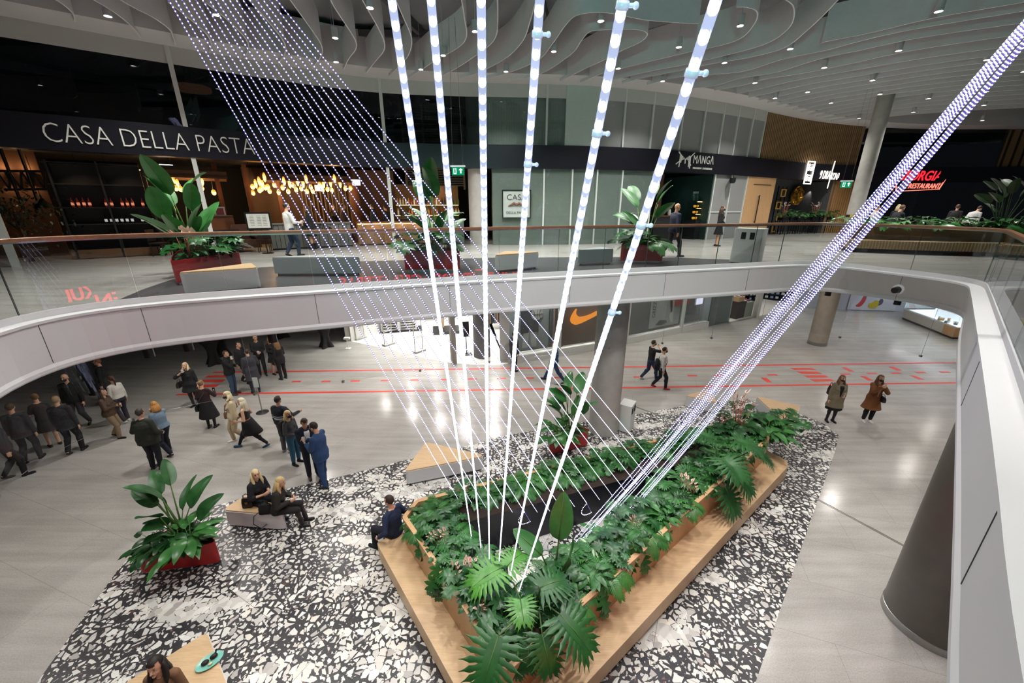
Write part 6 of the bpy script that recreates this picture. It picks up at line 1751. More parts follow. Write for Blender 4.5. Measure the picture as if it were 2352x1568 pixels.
    def post(me, eyes=eyes, mouth=mouth, brows=brows, s=s):
        for p in me.polygons:
            c = p.center
            if any((c - e).length < .0125*s for e in eyes): p.material_index = 1
            elif (c - mouth).length < .019*s and abs((RH.inverted() @ (c - mouth)).z) < .009*s: p.material_index = 2
            elif any((c - e).length < .019*s and abs((RH.inverted() @ (c - e)).z) < .006*s for e in brows): p.material_index = 3
    remesh_job(b, 'body', [SKINS[skin], EYE, LIP, BROW], t, min(vox, .0085), post, 1)
    # ---------------- clothes
    kind, col = top[0], top[1]; hem = top[2] if len(top) > 2 else {'tee': .86, 'shirt': .84, 'jacket': .78, 'coat': .50, 'tunic': .70, 'dress': .50, 'vest': .85}[kind]
    slv = top[3] if len(top) > 3 else ('short' if kind == 'tee' else 'none' if kind == 'vest' else 'long')
    inf = {'tee': .012, 'shirt': .014, 'jacket': .026, 'coat': .034, 'tunic': .03, 'dress': .012, 'vest': .010}[kind]
    flare = {'coat': .05, 'tunic': .05, 'dress': .07, 'jacket': .012}.get(kind, .006)
    if len(top) > 4: flare = top[4]
    c = MB(); rings = []
    if sit is None:
        zz = hem
        lo = pz - .10
        n_ = 3 if zz < lo - .05 else 0
        for k in range(n_):
            z = zz + (lo - zz)*k/n_; w_ = 1 - k/n_
            off = T(0, 0, -.1); off = V((off.x, off.y, 0))*1.0
            R = []
            for j in range(N_):
                q = 2*pi*j/N_; x, y = (.165*g + inf + flare*w_ + abs(stride)*.03*w_)*cos(q), (.118*g + inf + flare*w_ + abs(stride)*.16*w_)*sin(q)
                R.append(S(x, y, z) + off)
            rings.append(R)
        for z, a, bb in prof:
            if z + pz < hem - .01: continue
            rings.append(ringT(z, a, bb, inf + (.02 if z < .05 and kind in ('coat', 'tunic', 'jacket') else 0)))
    else:
        for z, a, bb in prof: rings.append(ringT(z, a, bb, inf))
    c.loft(rings)
    if f:
        for sd in (-1, 1): c.ell(T(sd*.066, .085*g, .31), (.066*s + inf*.4, .06*s + inf*.4, .068*s), RL, 10, 8)
    for sd in (-1, 1):
        sh_, el, wr = arms[sd]
        if slv != 'none':
            c.cap(T(sd*.035, -.015, .485), sh_, .052*s + inf*.5, .053*s + inf*.6, 12)
            r0 = .056*s*(.9 if f else 1) + inf*.8
            if slv == 'short': c.cap(sh_, sh_ + (el - sh_)*.72, r0, r0*.98, 12)
            else:
                c.cap(sh_, el, r0, .046*s + inf*.7, 12); c.cap(el, el + (wr - el)*(.93 if slv == 'long' else .4), .046*s + inf*.7, .036*s + inf*.5, 12)
    if collar: c.cap(NB + RL @ S(0, -.01, -.03), NB + RL @ S(0, -.008, .035), .078*s, .068*s, 14)
    pc = None
    if len(top) > 5:
        def pc(me, fn=top[5], s=s):
            for p in me.polygons: p.material_index = fn(p.center/s)
    nm = {'tee': 'shirt', 'vest': 'top'}.get(kind, kind)
    remesh_job(c, nm, [cloth(col)] + ([cloth(x) for x in top[6]] if len(top) > 6 else []), t, vox*1.15, pc, 2)
    if front:                                            # shirt seen between the lapels
        c = MB(); b0 = 0; nz = 9
        for k in range(nz):
            z = .04 + .42*k/(nz-1); aw = .06 + .34*(k/(nz-1))**1.3
            for m in range(len(prof)-1):
                if prof[m][0] <= z <= prof[m+1][0]: break
            f_ = (z - prof[m][0])/(prof[m+1][0] - prof[m][0]); A_ = prof[m][1]*(1-f_) + prof[m+1][1]*f_; B_ = prof[m][2]*(1-f_) + prof[m+1][2]*f_
            for jx in range(5):
                q = pi/2 + aw*(jx/2 - 1); gg = g if z < .3 else (1+g)/2
                c.v.append(tuple(T((A_*gg + inf/s + .007)*cos(q), (B_*g + inf/s + .007)*sin(q), z)))
        for k in range(nz-1):
            for jx in range(4): c.face((k*5+jx, k*5+jx+1, k*5+jx+6, k*5+jx+5))
        o = c.build('shirt_front', cloth(front), t, smooth=True)
        md = o.modifiers.new('th', 'SOLIDIFY'); md.thickness = .006
    if over:                                             # strap across the chest
        c = MB(); sd = over[1]; pts = [T(sd*.08, .02, .50), T(sd*.05, .13*g + inf, .40), T(-sd*.06, .145*g + inf, .22), T(-sd*.185*g, .05, .02)]
        c.tube(pts, .012*s, 6); pts = [T(sd*.08, .02, .50), T(sd*.06, -.12*g - inf, .38), T(-sd*.06, -.135*g - inf, .2), T(-sd*.185*g, .0, .02)]; c.tube(pts, .012*s, 6)
        c.build('bag_strap', cloth(over[0]), t, smooth=True)
    bk, bc = bottom[0], bottom[1]
    if bk in ('trousers', 'leggings'):
        i2 = .016 if bk == 'trousers' else .005; c = MB()
        c.loft([ringT(z, a, bb, i2*.8) for z, a, bb in prof[:2]] + [ringT(.10, prof[2][1], prof[2][2], i2*.6)])
        cuff = bottom[2] if len(bottom) > 2 else .96
        for sd in (-1, 1):
            hip, kn, an = legs[sd]; e = kn + (an - kn)*cuff
            c.cap(hip, kn, .086*s*g + i2, .058*s + i2, 12); c.cap(kn, e, .058*s + i2, (.042 if bk == 'trousers' else .036)*s + i2, 12)
            c.ell(kn + (an - kn)*.28 + V((0, -.018*s, 0)), (.05*s + i2, .055*s + i2, .1*s), None, 10, 8)
            if bk == 'leggings': c.ell(kn + (an - kn)*.28 + V((0, -.018*s, 0)), (.053*s, .058*s, .1*s), None, 10, 8)
        remesh_job(c, bk, [cloth(bc)], t, vox*1.1, None, 2)
    elif bk == 'skirt':
        hemz = bottom[2] if len(bottom) > 2 else .50; fl = bottom[3] if len(bottom) > 3 else .08
        c = MB()
        if sit is None:
            R = []
            for k in range(5):
                w_ = k/4; z = pz + .08 - (pz + .08 - hemz)*w_
                R.append([S((.15*g + .02 + fl*w_)*cos(q)*(1 + .03*w_*cos(7*q)), (.115*g + .02 + fl*w_)*sin(q)*(1 + .03*w_*cos(7*q)), z) for q in [2*pi*j/28 for j in range(28)]])
            c.loft(R, cap=True)
        else:
            for sd in (-1, 1):
                hip, kn, an = legs[sd]; c.cap(hip, kn, .1*s, .075*s, 12)
            c.ell(pel_, (.18*s, .14*s, .13*s))
        remesh_job(c, 'skirt', [cloth(bc)], t, vox*1.2, None, 2)
        if len(bottom) > 4 and bottom[4]:
            c = MB()
            for sd in (-1, 1):
                hip, kn, an = legs[sd]; c.cap(hip, kn, .088*s, .058*s, 10); c.cap(kn, an, .058*s, .04*s, 10); c.ell(kn + (an - kn)*.28 + V((0, -.018*s, 0)), (.053*s, .058*s, .1*s), None, 10, 8)
            remesh_job(c, 'tights', [cloth(bottom[4], .6)], t, vox*1.1, None, 1)
    # shoes
    for sd in (-1, 1):
        hip, kn, an = legs[sd]; fdv = feetdir[sd]; c = MB()
        heel = an + fdv*(-.035*s); heel.z = an.z - .042*s; toe = an + fdv*.15*s; toe.z += -.048*s
        c.cap(heel, toe, .040*s, .032*s, 12); c.cap(an + V((0, 0, -.05*s)), an + V((0, 0, -.01*s)), .045*s, .042*s, 12)
        if bottom[-1] == 'boots' or shoes.endswith('b'): c.cap(an, an + (kn - an)*.35, .05*s, .055*s, 12)
        o = remesh_job(c, 'shoe', [cloth(shoes.rstrip('b') if len(shoes) == 8 else shoes, .45)], t, .009, None, 1)
        c = MB(); so = an + fdv*.055*s; so.z = an.z + fdv.z*.02; c.loft([[so + fdv*(y_*.122*s) + V((fdv.y, -fdv.x, 0)).normalized()*(x_*.036*s) + V((0, 0, zz)) for x_, y_ in rrect(1, 1, .6, 4)] for zz in (-.0745*s, -.060*s)])
        c.build('sole', cloth('#d8d6d0') if shoes.startswith(('#e', '#d')) else cloth('#1a1817'), o)
    # hair
    hk, hc = hair; hm = mat('hair_' + (hc or '#333333').strip('#'), hc or '#333333', .55, var=.25, scale=40, bump=.3)
    if hk != 'bald':
        c = MB(); c.ell(Hd(0, -.012, .026), (.083*s, .101*s, .104*s), RH, 20, 14)
        RI = RH.inverted(); keep = []
        low = -.055 if hk != 'short' else -.03
        def vis(p):
            q = (RI @ (V(p) - HC))/s
            if q.y > .025 and q.z < .062 + .02*(q.y < .05): return False
            if q.z < low and q.y > -.05: return False
            return q.z > -.085
        okv = [vis(p) for p in c.v]
        fs = [fc for fc in c.f if all(okv[i] for i in fc)]
        c.f = fs; c.m = [0]*len(fs)
        if hk == 'bun': c.ell(Hd(0, -.10, .07), (.045*s, .04*s, .045*s), RH, 12, 8)
        if hk == 'pony': c.cap(Hd(0, -.10, .04), Hd(0, -.14, -.02), .03*s, .034*s); c.cap(Hd(0, -.14, -.02), Hd(0, -.12, -.22), .034*s, .012*s)
        if hk in ('long', 'vlong', 'bob'):
            L_ = {'long': .22, 'vlong': .36, 'bob': .10}[hk]
            for a_ in range(-4, 5):
                q = -pi/2 + a_*.40; x, y = .072*cos(q), .075*sin(q) - .018
                p0 = Hd(x, y, .03); p1 = Hd(x*1.08, y*1.1, -.09); dz = RL @ V((0, -.02*s, -1))
                if abs(a_) < 4: pts = [p0, p1, p1 + dz*L_*.5*s + RL @ S(x*.25, -.015, 0), p1 + dz*L_*s + RL @ S(x*.2, -.01, 0)]
                else: pts = [p0, p1, p1 + dz*L_*.45*s + RL @ S(x*.2, .045, 0), p1 + dz*L_*.95*s + RL @ S(x*.1, .075, 0)]
                c.tube(pts, [.026*s, .034*s, .034*s, .012*s], 8)
        c.build('hair', hm, t, smooth=True)
    elif hc:
        pass
    if mask:
        c = MB(); c.ell(Hd(0, .052, -.052), (.060*s, .060*s, .052*s), RH, 14, 10)
        for sd in (-1, 1): c.tube([Hd(sd*.055, .06, -.03), Hd(sd*.079, .0, -.005)], .004*s, 5)
        c.build('face_mask', cloth(mask), t, smooth=True)
    t['_s'] = s
    return dict(t=t, arms=arms, legs=legs, T=T, Hd=Hd, s=s, M=WM(t), pel=pel_)
def hand_pt(p, sd, k=.09):
    sh_, el, wr = p['arms'][sd]; return p['M'] @ (wr + (wr - el).normalized()*k)
def cup(p, sd, label, col='#e6e6e6', kind='cup'):
    q = hand_pt(p, sd); c = MB()
    if kind == 'cup': c.lathe([(.03, -.05), (.04, .05), (.034, .05), (.027, -.045)], n=14); nm, m = 'paper_cup', cloth(col, .4)
    elif kind == 'glass': c.lathe([(.03,-.10),(.006,-.095),(.006,-.02),(.035,.02),(.03,.08)], n=14, cap=False); nm, m = 'wine_glass', mat('wine_glass_clear', '#c9cdce', .08, spec=.8)
    else: c.box((0, 0, 0), (.075, .012, .15)); nm, m = 'smartphone', cloth(col, .3)
    o = c.build(nm, m, smooth='auto'); o.location = q; o.rotation_euler = (0, 0, p['t'].rotation_euler.z)
    tag(o, label, {'cup': 'cup', 'glass': 'glass', 'phone': 'phone'}[kind]); return o
def bag(p, sd, label, col, size=(.28, .11, .2), z=.78, y=.0, x=.25, name='handbag'):
    s = p['s']; w_ = p['M'] @ V((sd*x*s, y*s, z*s))
    t = thing(name, label, 'bag', w_, p['t'].rotation_euler.z + pi/2)
    c = MB(); a, b_, h = size
    c.loft([[(x_*a/2*k, y_*b_/2*k2, zz) for x_, y_ in rrect(1, 1, .35, 3)] for k, k2, zz in ((.9, .8, -h/2), (1, 1, -h/2 + .02), (.97, .9, h*.1), (.85, .4, h/2))])
    m = cloth(col, .45); c.build('bag_body', m, t, smooth='auto')
    c = MB(); c.tube([(-a*.3, 0, h*.45), (-a*.25, 0, h*.8), (0, 0, h*.95), (a*.25, 0, h*.8), (a*.3, 0, h*.45)], .009, 6); c.build('bag_handle', m, t, smooth=True)
    return t
# ================================================================== the crowd on the ground floor
BK, NV, WT = '#17171b', '#1c2233', '#e8e8ea'
MOUTH_R, MOUTH_L = (.06, .20, 1.46), (-.06, .20, 1.46)
p = person('person in black tunic with short blonde hair drinking from a cup', (452, 932), 0, -80, 1.68, 'f', ('tunic', BK, .66, 'half', .08), ('leggings', '#1b1b1e'), '#141416', ('bob', '#dcc9a4'), hr=(.10, .19, 1.44), girth=1.3, pitch=-8)
cup(p, 1, 'small white cup at the mouth of the blonde person in black tunic'); bag(p, 1, 'black and tan triangular handbag hanging by the person in black tunic', '#3a332c', z=.92, x=.36)
p = person('person in burgundy top and black tulle skirt holding up a phone seen from behind', (489, 981), 0, 100, 1.66, 'f', ('shirt', '#2a1219', .92), ('skirt', '#16161a', .42, .13, '#111114'), '#131315', ('bun', '#8b6a48'), hr=(.16, .30, 1.22), hl=(-.14, .22, 1.08), over=('#4a4038', 1))
cup(p, 1, 'phone held up by the person in black tulle skirt', '#222226', 'phone'); bag(p, -1, 'black shoulder bag of the person in black tulle skirt', '#141416', z=.80, x=.26)
p = person('person in black hooded jacket and blue jeans sipping from a cup', (540, 905), 0, 10, 1.76, 'm', ('jacket', '#15171a', .84), ('trousers', '#3d5570'), '#4a3a30', ('short', '#4a3526'), hr=(.08, .20, 1.42), hl=(-.12, .22, 1.12), collar=1, girth=1.08)
cup(p, 1, 'white cup at the mouth of the person in blue jeans')
person('person with cropped hair in dark jacket and burgundy trousers behind the person in blue jeans', (566, 879), 0, 0, 1.80, 'm', ('jacket', '#1c1d22'), ('trousers', '#2b1a22'), '#17171a', ('short', '#2e2018'), stride=.35)
person('person in long grey coat seen from behind near the chrome stanchion', (589, 901), 0, 140, 1.78, 'm', ('coat', '#3b3b44', .56), ('trousers', '#1d2130'), '#15151bb', ('short', '#3f2c1f'), hr=(.16, .26, 1.12), girth=1.05)
p = person('balding person in dotted black shirt holding a cup', (605, 862), 0, -55, 1.82, 'm', ('shirt', '#24252a'), ('trousers', '#19191d'), '#2a2522', ('bald', None), hr=(.05, .24, 1.12), hl=(-.08, .24, 1.08), skin='fair', yaw=20)
cup(p, 1, 'cup held by the balding person in dotted black shirt')
person('person in short black dress behind the hanging spotlight', (634, 858), 0, -20, 1.68, 'f', ('dress', '#1a1a1e', .62), ('none', '#000000'), '#131315', ('long', '#6d4a2e'), hr=(.06, .24, 1.10), hl=(-.1, .22, 1.05))
p = person('person in black clothes with long light brown hair and a chain bag', (652, 870), 0, 150, 1.70, 'f', ('jacket', '#16181a', .74), ('trousers', '#141519'), '#141416b', ('vlong', '#8a6640'), hr=(.08, .25, 1.15))
bag(p, -1, 'small black chain bag at the hip of the person with long brown hair', '#2a2020', (.2, .08, .14), .82, .02, .27)
p = person('masked blonde person in beige cardigan and beige trousers walking', (551, 1012), 0, -135, 1.70, 'f', ('jacket', '#cdbfa0', .84), ('trousers', '#b5a688'), '#e8e6e0', ('bob', '#e8dab4'), mask='#141416', stride=.28, front='#a08a78', over=('#8a6a4a', -1))
bag(p, 1, 'small brown shoulder bag of the masked person in beige', '#8a6444', (.2, .08, .2), .92, .12, .14)
p = person('blonde person in sleeveless black top and black leggings striding', (582, 1026), 0, -165, 1.70, 'f', ('vest', '#111114', .90), ('leggings', '#121216'), '#2a5a78', ('vlong', '#e6dcc0'), stride=.85, hr=(.16, .16, 1.02), hl=(-.14, .20, 1.0))
c = MB(); M_ = p['M']; R = []
for k in range(5):
    R.append([tuple(V(((.165 + .02*k)*cos(q)*(1 + .06*cos(5*q)), (.13 + .035*k)*sin(q) - .02*k, .96 - .115*k))) for q in [2*pi*j/24 for j in range(24)]])
c.loft(R); c.build('tied_jacket', cloth('#101014'), p['t'], smooth=True)
person('person in navy jacket with white stripe and grey trousers seen from behind pointing', (662, 1036), 0, 80, 1.78, 'm', ('jacket', '#171d2a', .92, 'long', .01, (lambda q: 1 if 1.10 < q.z < 1.16 or 1.19 < q.z < 1.22 else 0), ['#c9ccd2']), ('trousers', '#56585c'), '#8a8a88', ('short', '#2a1c14'), hr=(.42, .22, 1.22))
p = person('masked person with cropped blonde hair in grey top with a black backpack', (683, 1064), 0, -15, 1.66, 'f', ('shirt', '#4a4b50', .88), ('trousers', '#2a5a74', .80), '#16161ab', ('bob', '#d9bd86'), mask='#121214', hr=(.1, .22, 1.06))
def backpack(p, label, col, z=1.15, y=-.20):
    w_ = p['M'] @ V((0, y, z)); t = thing('backpack', label, 'backpack', w_, p['t'].rotation_euler.z)
    c = MB(); c.loft([[(x_*.15*k, y_*.075*k, zz) for x_, y_ in rrect(1, 1, .4, 4)] for k, zz in ((.8, -.22), (1, -.18), (1, .05), (.85, .18), (.5, .23))]); m = cloth(col, .6); pk = c.build('pack', m, t, smooth='auto')
    c = MB(); c.loft([[(x_*.11*k, y_*.03 - .085, zz) for x_, y_ in rrect(1, 1, .4, 4)] for k, zz in ((.8, -.18), (1, -.15), (1, -.02), (.7, .02))]); c.build('front_pocket', m, pk, smooth='auto')
    return t
backpack(p, 'black backpack worn by the masked person with cropped blonde hair', '#131316', 1.12, -.21)
p = person('person in navy blazer and white shirt looking down at a cup', (722, 1094), 0, -50, 1.80, 'm', ('jacket', '#161d30', .82), ('trousers', '#151a2b'), '#3a261a', ('short', '#3f2b1d'), front=WT, hr=(.03, .25, 1.22), hl=(-.12, .24, 1.12), pitch=28)
cup(p, 1, 'white paper cup held by the person in navy blazer')
p = person('bearded person in bright blue suit facing left with hands raised', (750, 1114), 0, 172, 1.84, 'm', ('jacket', '#27456f', .78), ('trousers', '#24406a'), '#141826', ('short', '#241812'), hr=(.02, .30, 1.26), hl=(-.08, .28, 1.20), pitch=15, feet=((-.12, -.06, .075), (.10, .10, .075)), girth=1.06)
cup(p, 1, 'white paper cup held by the person in bright blue suit')
# people at the left, some behind the smoke screen
person('bald masked person in black jacket and grey trousers facing the camera', (194, 977), 0, -70, 1.86, 'm', ('jacket', '#1a191c', .80), ('trousers', '#3c3b3f'), '#17171a', ('bald', None), mask='#131315', front='#2c2c30', stride=.2)
person('balding person in dark suit seen from behind at the left', (177, 1038), 0, 112, 1.82, 'm', ('jacket', '#2a2b32', .78), ('trousers', '#15151a'), '#17171a', ('short', '#9a7c60'), stride=.22)
p = person('person with long dark wavy hair in brown blazer and tan trousers', (272, 1004), 0, 15, 1.68, 'f', ('jacket', '#4a3526', .84), ('trousers', '#8a765e'), '#16161a', ('vlong', '#2a1a12'), hr=(.08, .28, 1.16), hl=(-.1, .26, 1.1), stride=.25)
cup(p, 1, 'phone in the hands of the person in brown blazer', '#3a3a3e', 'phone')
person('person in white blouse with a ponytail behind the brown blazer', (292, 968), 0, 165, 1.68, 'f', ('shirt', '#d9d4cc', .90), ('trousers', '#1e2233'), '#e8e8e6', ('pony', '#4a3020'), stride=.2)
person('reddish-haired person in black jacket behind the white blouse', (262, 930), 0, -150, 1.80, 'm', ('jacket', '#141518', .76), ('trousers', '#15161a'), '#141416', ('short', '#7a4a32'), girth=1.1)
person('person in black coat half hidden by the fascia at the left', (222, 905), 0, 170, 1.80, 'm', ('coat', '#15161c', .62), ('trousers', '#14141a'), '#141416', ('short', '#2a1e16'), hr=(.28, .12, .86))
person('broad person in dark olive jacket seen from behind', (364, 1075), 0, 95, 1.82, 'm', ('jacket', '#24281f', .80), ('trousers', '#121620'), '#241c18', ('short', '#2f2219'), girth=1.38, hl=(-.22, .18, 1.02), hr=(.24, .16, 1.0))
p = person('orange-haired person in light denim jacket drinking', (392, 1042), 0, 165, 1.72, 'f', ('jacket', '#6f879c', .92), ('trousers', '#171c2a'), '#141416', ('bob', '#b8803f'), hr=(.08, .20, 1.40), stride=.35)
bag(p, -1, 'beige shoulder bag behind the broad person in olive jacket', '#b09a80', (.3, .14, .26), .98, -.06, .24)
person('person in dark grey suit at the far left behind the glass screen', (79, 1058), 0, 120, 1.82, 'm', ('jacket', '#2c2c33', .78), ('trousers', '#2a2a30'), '#16161a', ('short', '#4a3424'), stride=.25)
person('person in dark dress with pinned up hair at the far left behind the glass screen', (128, 1022), 0, 150, 1.70, 'f', ('dress', '#2e2a2c', .55, 'short'), ('none', '#000000'), '#15151a', ('bun', '#7a5836'), hl=(-.12, .28, 1.12))
person('person in black suit cut by the left edge of the picture', (40, 1095), 0, 60, 1.80, 'm', ('jacket', '#1c1c22', .80), ('trousers', '#1a1a20'), '#15151a', ('short', '#2a1e16'), stride=.3)
# walking pair by the sports shop
p = person('masked person in black tee and jeans touching the face while walking', (1490, 873), 0, 5, 1.80, 'm', ('tee', '#17181d'), ('trousers', '#26344e'), '#d8d8d6', ('short', '#2e2018'), mask='#141416', hr=(.10, .22, 1.44), stride=.55)
p = person('masked person in white shirt with black sling backpack walking', (1514, 891), 0, -5, 1.76, 'm', ('shirt', '#d2d0ca', .82), ('trousers', '#181b26'), '#a33038', ('short', '#241a14'), mask='#141416', stride=.45, over=('#141418', -1))
backpack(p, 'black sling backpack of the masked person in white shirt', '#15161c', 1.02, -.19)
# two women photographing
p = person('masked person in khaki puffer coat and black skirt', (1905, 967), 0, -100, 1.68, 'f', ('coat', '#7d745f', .60, 'long', .05), ('skirt', '#121218', .50, .06, '#241a20'), '#141418', ('long', '#6d4d30'), mask='#131315', hl=(-.08, .22, 1.10), girth=1.14, front='#16161c')
bag(p, 1, 'black backpack strap bag on the shoulder of the person in puffer coat', '#1a1a20', (.16, .1, .3), 1.1, -.2, .14, 'shoulder_bag')
p = person('masked person in camel coat taking a photo with a phone', (1989, 968), 0, -102, 1.70, 'f', ('coat', '#7a4a26', .54, 'long', .09), ('trousers', '#14161e', .86), '#e8e8e6', ('long', '#6d4a2e'), mask='#131315', hl=(-.05, .27, 1.42), hr=(.06, .27, 1.42), front='#b58468')
cup(p, 1, 'pale phone held up by the person in camel coat', '#c9ccce', 'phone'); bag(p, -1, 'small black crossbody bag of the person in camel coat', '#1b1b22', (.26, .1, .18), .98, .18, .13)
# two walkers behind the light strands
person('person in blue suit striding behind the bright light strands', (1272, 876), 0, 165, 1.80, 'm', ('jacket', '#24406a', .80), ('trousers', '#223a60'), '#141826', ('short', '#2a1c14'), stride=.85)
person('person in black clothes by the athlete poster behind a light strand', (1180, 852), 0, 40, 1.80, 'm', ('jacket', '#1a1b22', .80), ('trousers', '#16181f'), '#141418', ('short', '#2a1c14'))
# seated people
bz = .45
p = person('person in navy shirt sitting on the end of the planter bench', None, 0, 152, 1.78, 'm', ('shirt', '#1c2a48'), ('trousers', '#161a28'), '#15161a', ('short', '#33221a'), xyz=G(905, 1228, bz) * 1 - V((0, 0, bz)) + V((.02, .05, 0)), sit=bz, feet=((-.18, .44, .08), (.16, .48, .08)), hl=(-.34, .10, .58), hr=(.24, .22, .72), lean=4, yaw=15)
p = person('blonde person in loose black dress sitting at the back of the bench', None, 0, -18, 1.70, 'f', ('tunic', '#17171c', .7, 'half'), ('skirt', '#15151a', .4, .1, '#1a1418'), '#131316', ('long', '#e2cf9e'), xyz=G(596, 1150, bz) - V((0, 0, bz)), sit=bz, feet=((-.10, .46, .08), (.12, .44, .08)), hr=(.12, .30, .80), hl=(-.06, .30, .80), lean=6, yaw=-20)
p = person('blonde person in dark tweed coat sitting at the front of the bench seen from behind', None, 0, 12, 1.70, 'f', ('jacket', '#26241f', .7), ('skirt', '#1c1b19', .4, .1, '#2a1f20'), '#141416b', ('long', '#cdb27c'), xyz=G(640, 1172, bz) - V((0, 0, bz)), sit=bz, feet=((-.08, .50, .08), (.10, .46, .08)), hr=(.10, .30, .74), hl=(-.10, .28, .76), lean=12, yaw=-10)
t = bag(p, 1, 'black leather bag with a trailing strap on the bench beside the tweed coat', '#121214', (.26, .12, .24), .46 + .13, -.10, .35)
t.location = G(612, 1178, .46) + V((0, 0, .12))
c = MB(); c.tube([(-.1, .02, -.05), (-.22, -.08, -.1), (-.2, -.2, -.2), (-.05, -.25, -.3), (.05, -.2, -.25)], .008, 6); c.build('trailing_strap', cloth('#121214', .45), t, smooth=True)
t = bag(p, 1, 'black handbag with gold clasp on the bench beside the loose black dress', '#141416', (.22, .12, .24), .6, -.10, .35)
t.location = G(571, 1163, .46) + V((0, 0, .12))
c = MB(); c.box((0, -.06, .02), (.05, .01, .05)); c.build('clasp', mat('clasp_gold', '#b08d4a', .3, .8), t)
c = MB(); c.lathe([(.035, 0), (.045, .02), (.04, .02), (.03, .005)], n=16); o = c.build('bracelet_dish', STEEL); o.location = G(590, 1157, .46); tag(o, 'small shiny dish on the bench between the two black bags', 'dish')
person('dark-haired person at the bottom edge beside the bench with a plate', None, 0, -75, 1.74, 'f', ('shirt', '#7a5a40'), ('trousers', '#22222a'), '#1a1a1e', ('long', '#1e1410'), xyz=G(398, 1612, bz) - V((0, 0, bz)), sit=bz, feet=((-.12, .46, .08), (.12, .46, .08)))
P = G(482, 1520, .465); t = thing('plate', 'turquoise oval plate with dark cake on the oak bench top', 'plate', P, .8)
c = MB(); c.lathe([(.06, 0), (.12, .012), (.14, .022), (.138, .026), (.1, .015), (.0, .012)], n=32, cap=False)
for i, q in enumerate(c.v): c.v[i] = (q[0]*1.25, q[1]*.85, q[2])
c.build('dish', mat('plate_teal', '#7fc3b4', .25, var=.04), t, smooth='auto')
c = MB(); c.ell((-.05, .01, .035), (.05, .04, .03)); c.ell((.06, .02, .04), (.05, .035, .035)); c.build('cake', mat('dark_cake', '#2a1614', .6), t, smooth=True)
c = MB(); c.cap((.08, .03, .05), (.11, .06, .09), .015, .008); c.build('napkin', mat('dark_napkin', '#1a1c2a', .7), t, smooth=True); c = MB(); c.ell((0, -.06, .03), (.03, .02, .015)); c.build('cream', mat('cream', '#d8cfa0', .5), t, smooth=True)
# ================================================================== people upstairs
p = person('person in white shirt and jeans upstairs seen from behind with a glass', (676, 588), F2, 55, 1.82, 'm', ('shirt', '#c9ccc8', .80), ('trousers', '#22324a'), '#1a1a1e', ('short', '#2a1c14'), hr=(.16, .30, 1.10), stride=.3)
cup(p, 1, 'wine glass held by the person in white shirt upstairs', kind='glass')
p = person('person in black dress upstairs holding a drink beside the white shirt', (722, 572), F2, 175, 1.68, 'f', ('dress', '#141418', .55), ('none', '#000000'), '#131316b', ('bob', '#241a14'), hr=(.06, .26, 1.12), hl=(-.1, .24, 1.05))
cup(p, 1, 'wine glass held by the person in black dress upstairs', kind='glass')
person('person in brown jacket at the restaurant entrance upstairs', (798, 562), F2, 20, 1.78, 'm', ('jacket', '#3a2c26', .78), ('trousers', '#1e1c1e'), '#141416', ('short', '#33241a'))
person('person behind the brown jacket facing the camera upstairs', (776, 560), F2, -60, 1.74, 'f', ('jacket', '#1a1618', .78), ('trousers', '#1a1a1e'), '#141416', ('bob', '#2a1c14'))
p = person('person in dark sweater and jeans upstairs facing left with a glass', (866, 562), F2, 170, 1.78, 'm', ('shirt', '#15161a', .86), ('trousers', '#1c2a42'), '#141416', ('short', '#2a1e16'), hr=(.08, .28, 1.20), collar=1)
cup(p, 1, 'wine glass held by the person in dark sweater upstairs', kind='glass')
person('person in black by the bar counter upstairs', (894, 560), F2, 150, 1.74, 'm', ('jacket', '#141416', .78), ('trousers', '#15151a'), '#141416', ('short', '#2a1e16'))
person('bald person in navy jacket walking right upstairs beside the red planter', (1540, 589), F2, 12, 1.82, 'm', ('jacket', '#161d33', .80), ('trousers', '#26242a'), '#17171a', ('bald', None), stride=.55, skin='tan')
person('masked person in black dress standing by the pastry display upstairs', (1645, 565), F2, -10, 1.70, 'f', ('dress', '#131318', .52), ('none', '#000000'), '#131316', ('vlong', '#3a2418'), mask='#131315', hr=(.06, .20, .98), hl=(-.06, .2, .98))
person('person in white tee upstairs behind the light strands at right', (1990, 560), F2, -15, 1.76, 'm', ('tee', '#c9c7c4'), ('trousers', '#1a1c22'), '#17171a', ('short', '#3a2a1e'), stride=.35)
person('person in black suit leaning forward upstairs at right', (2034, 569), F2, 0, 1.80, 'm', ('jacket', '#15181f', .78), ('trousers', '#16181e'), '#3a2a20', ('short', '#5a4030'), stride=.5, lean=14, hr=(.10, .42, .92))
person('fair-haired person upstairs behind the leaning black suit', (2040, 556), F2, 40, 1.76, 'f', ('jacket', '#1c1c22', .78), ('trousers', '#1a1a1e'), '#17171a', ('bob', '#c9b490'))
person('person in dark jacket beyond the right planter upstairs', (2172, 556), F2, 30, 1.76, 'm', ('jacket', '#22201f', .78), ('trousers', '#1a1a1e'), '#17171a', ('short', '#5a4030'))
person('person in white shirt bending beyond the right planter upstairs', (2206, 560), F2, 10, 1.80, 'm', ('shirt', '#c6c7c6', .82), ('trousers', '#1a1a1e'), '#17171a', ('short', '#3a2a20'), lean=30, girth=1.2)
finish_jobs()
# ================================================================== pasta restaurant behind the left glass
def behind(u, v, d):
    P, s = hit(u, v, offset(W, d)); pth = offset(W, d); i = min(int(s), len(pth)-2)
    return P, atan2(pth[i+1][1]-pth[i][1], pth[i+1][0]-pth[i][0])
BULB = emis('amber_bulb', '#ffa84a', 11.0); BULBG = mat('amber_glass', '#c9803a', .15, emit='#ff9a3a', estr=1.6)
WARM = emis('warm_strip', '#ffcf8a', 7.0)
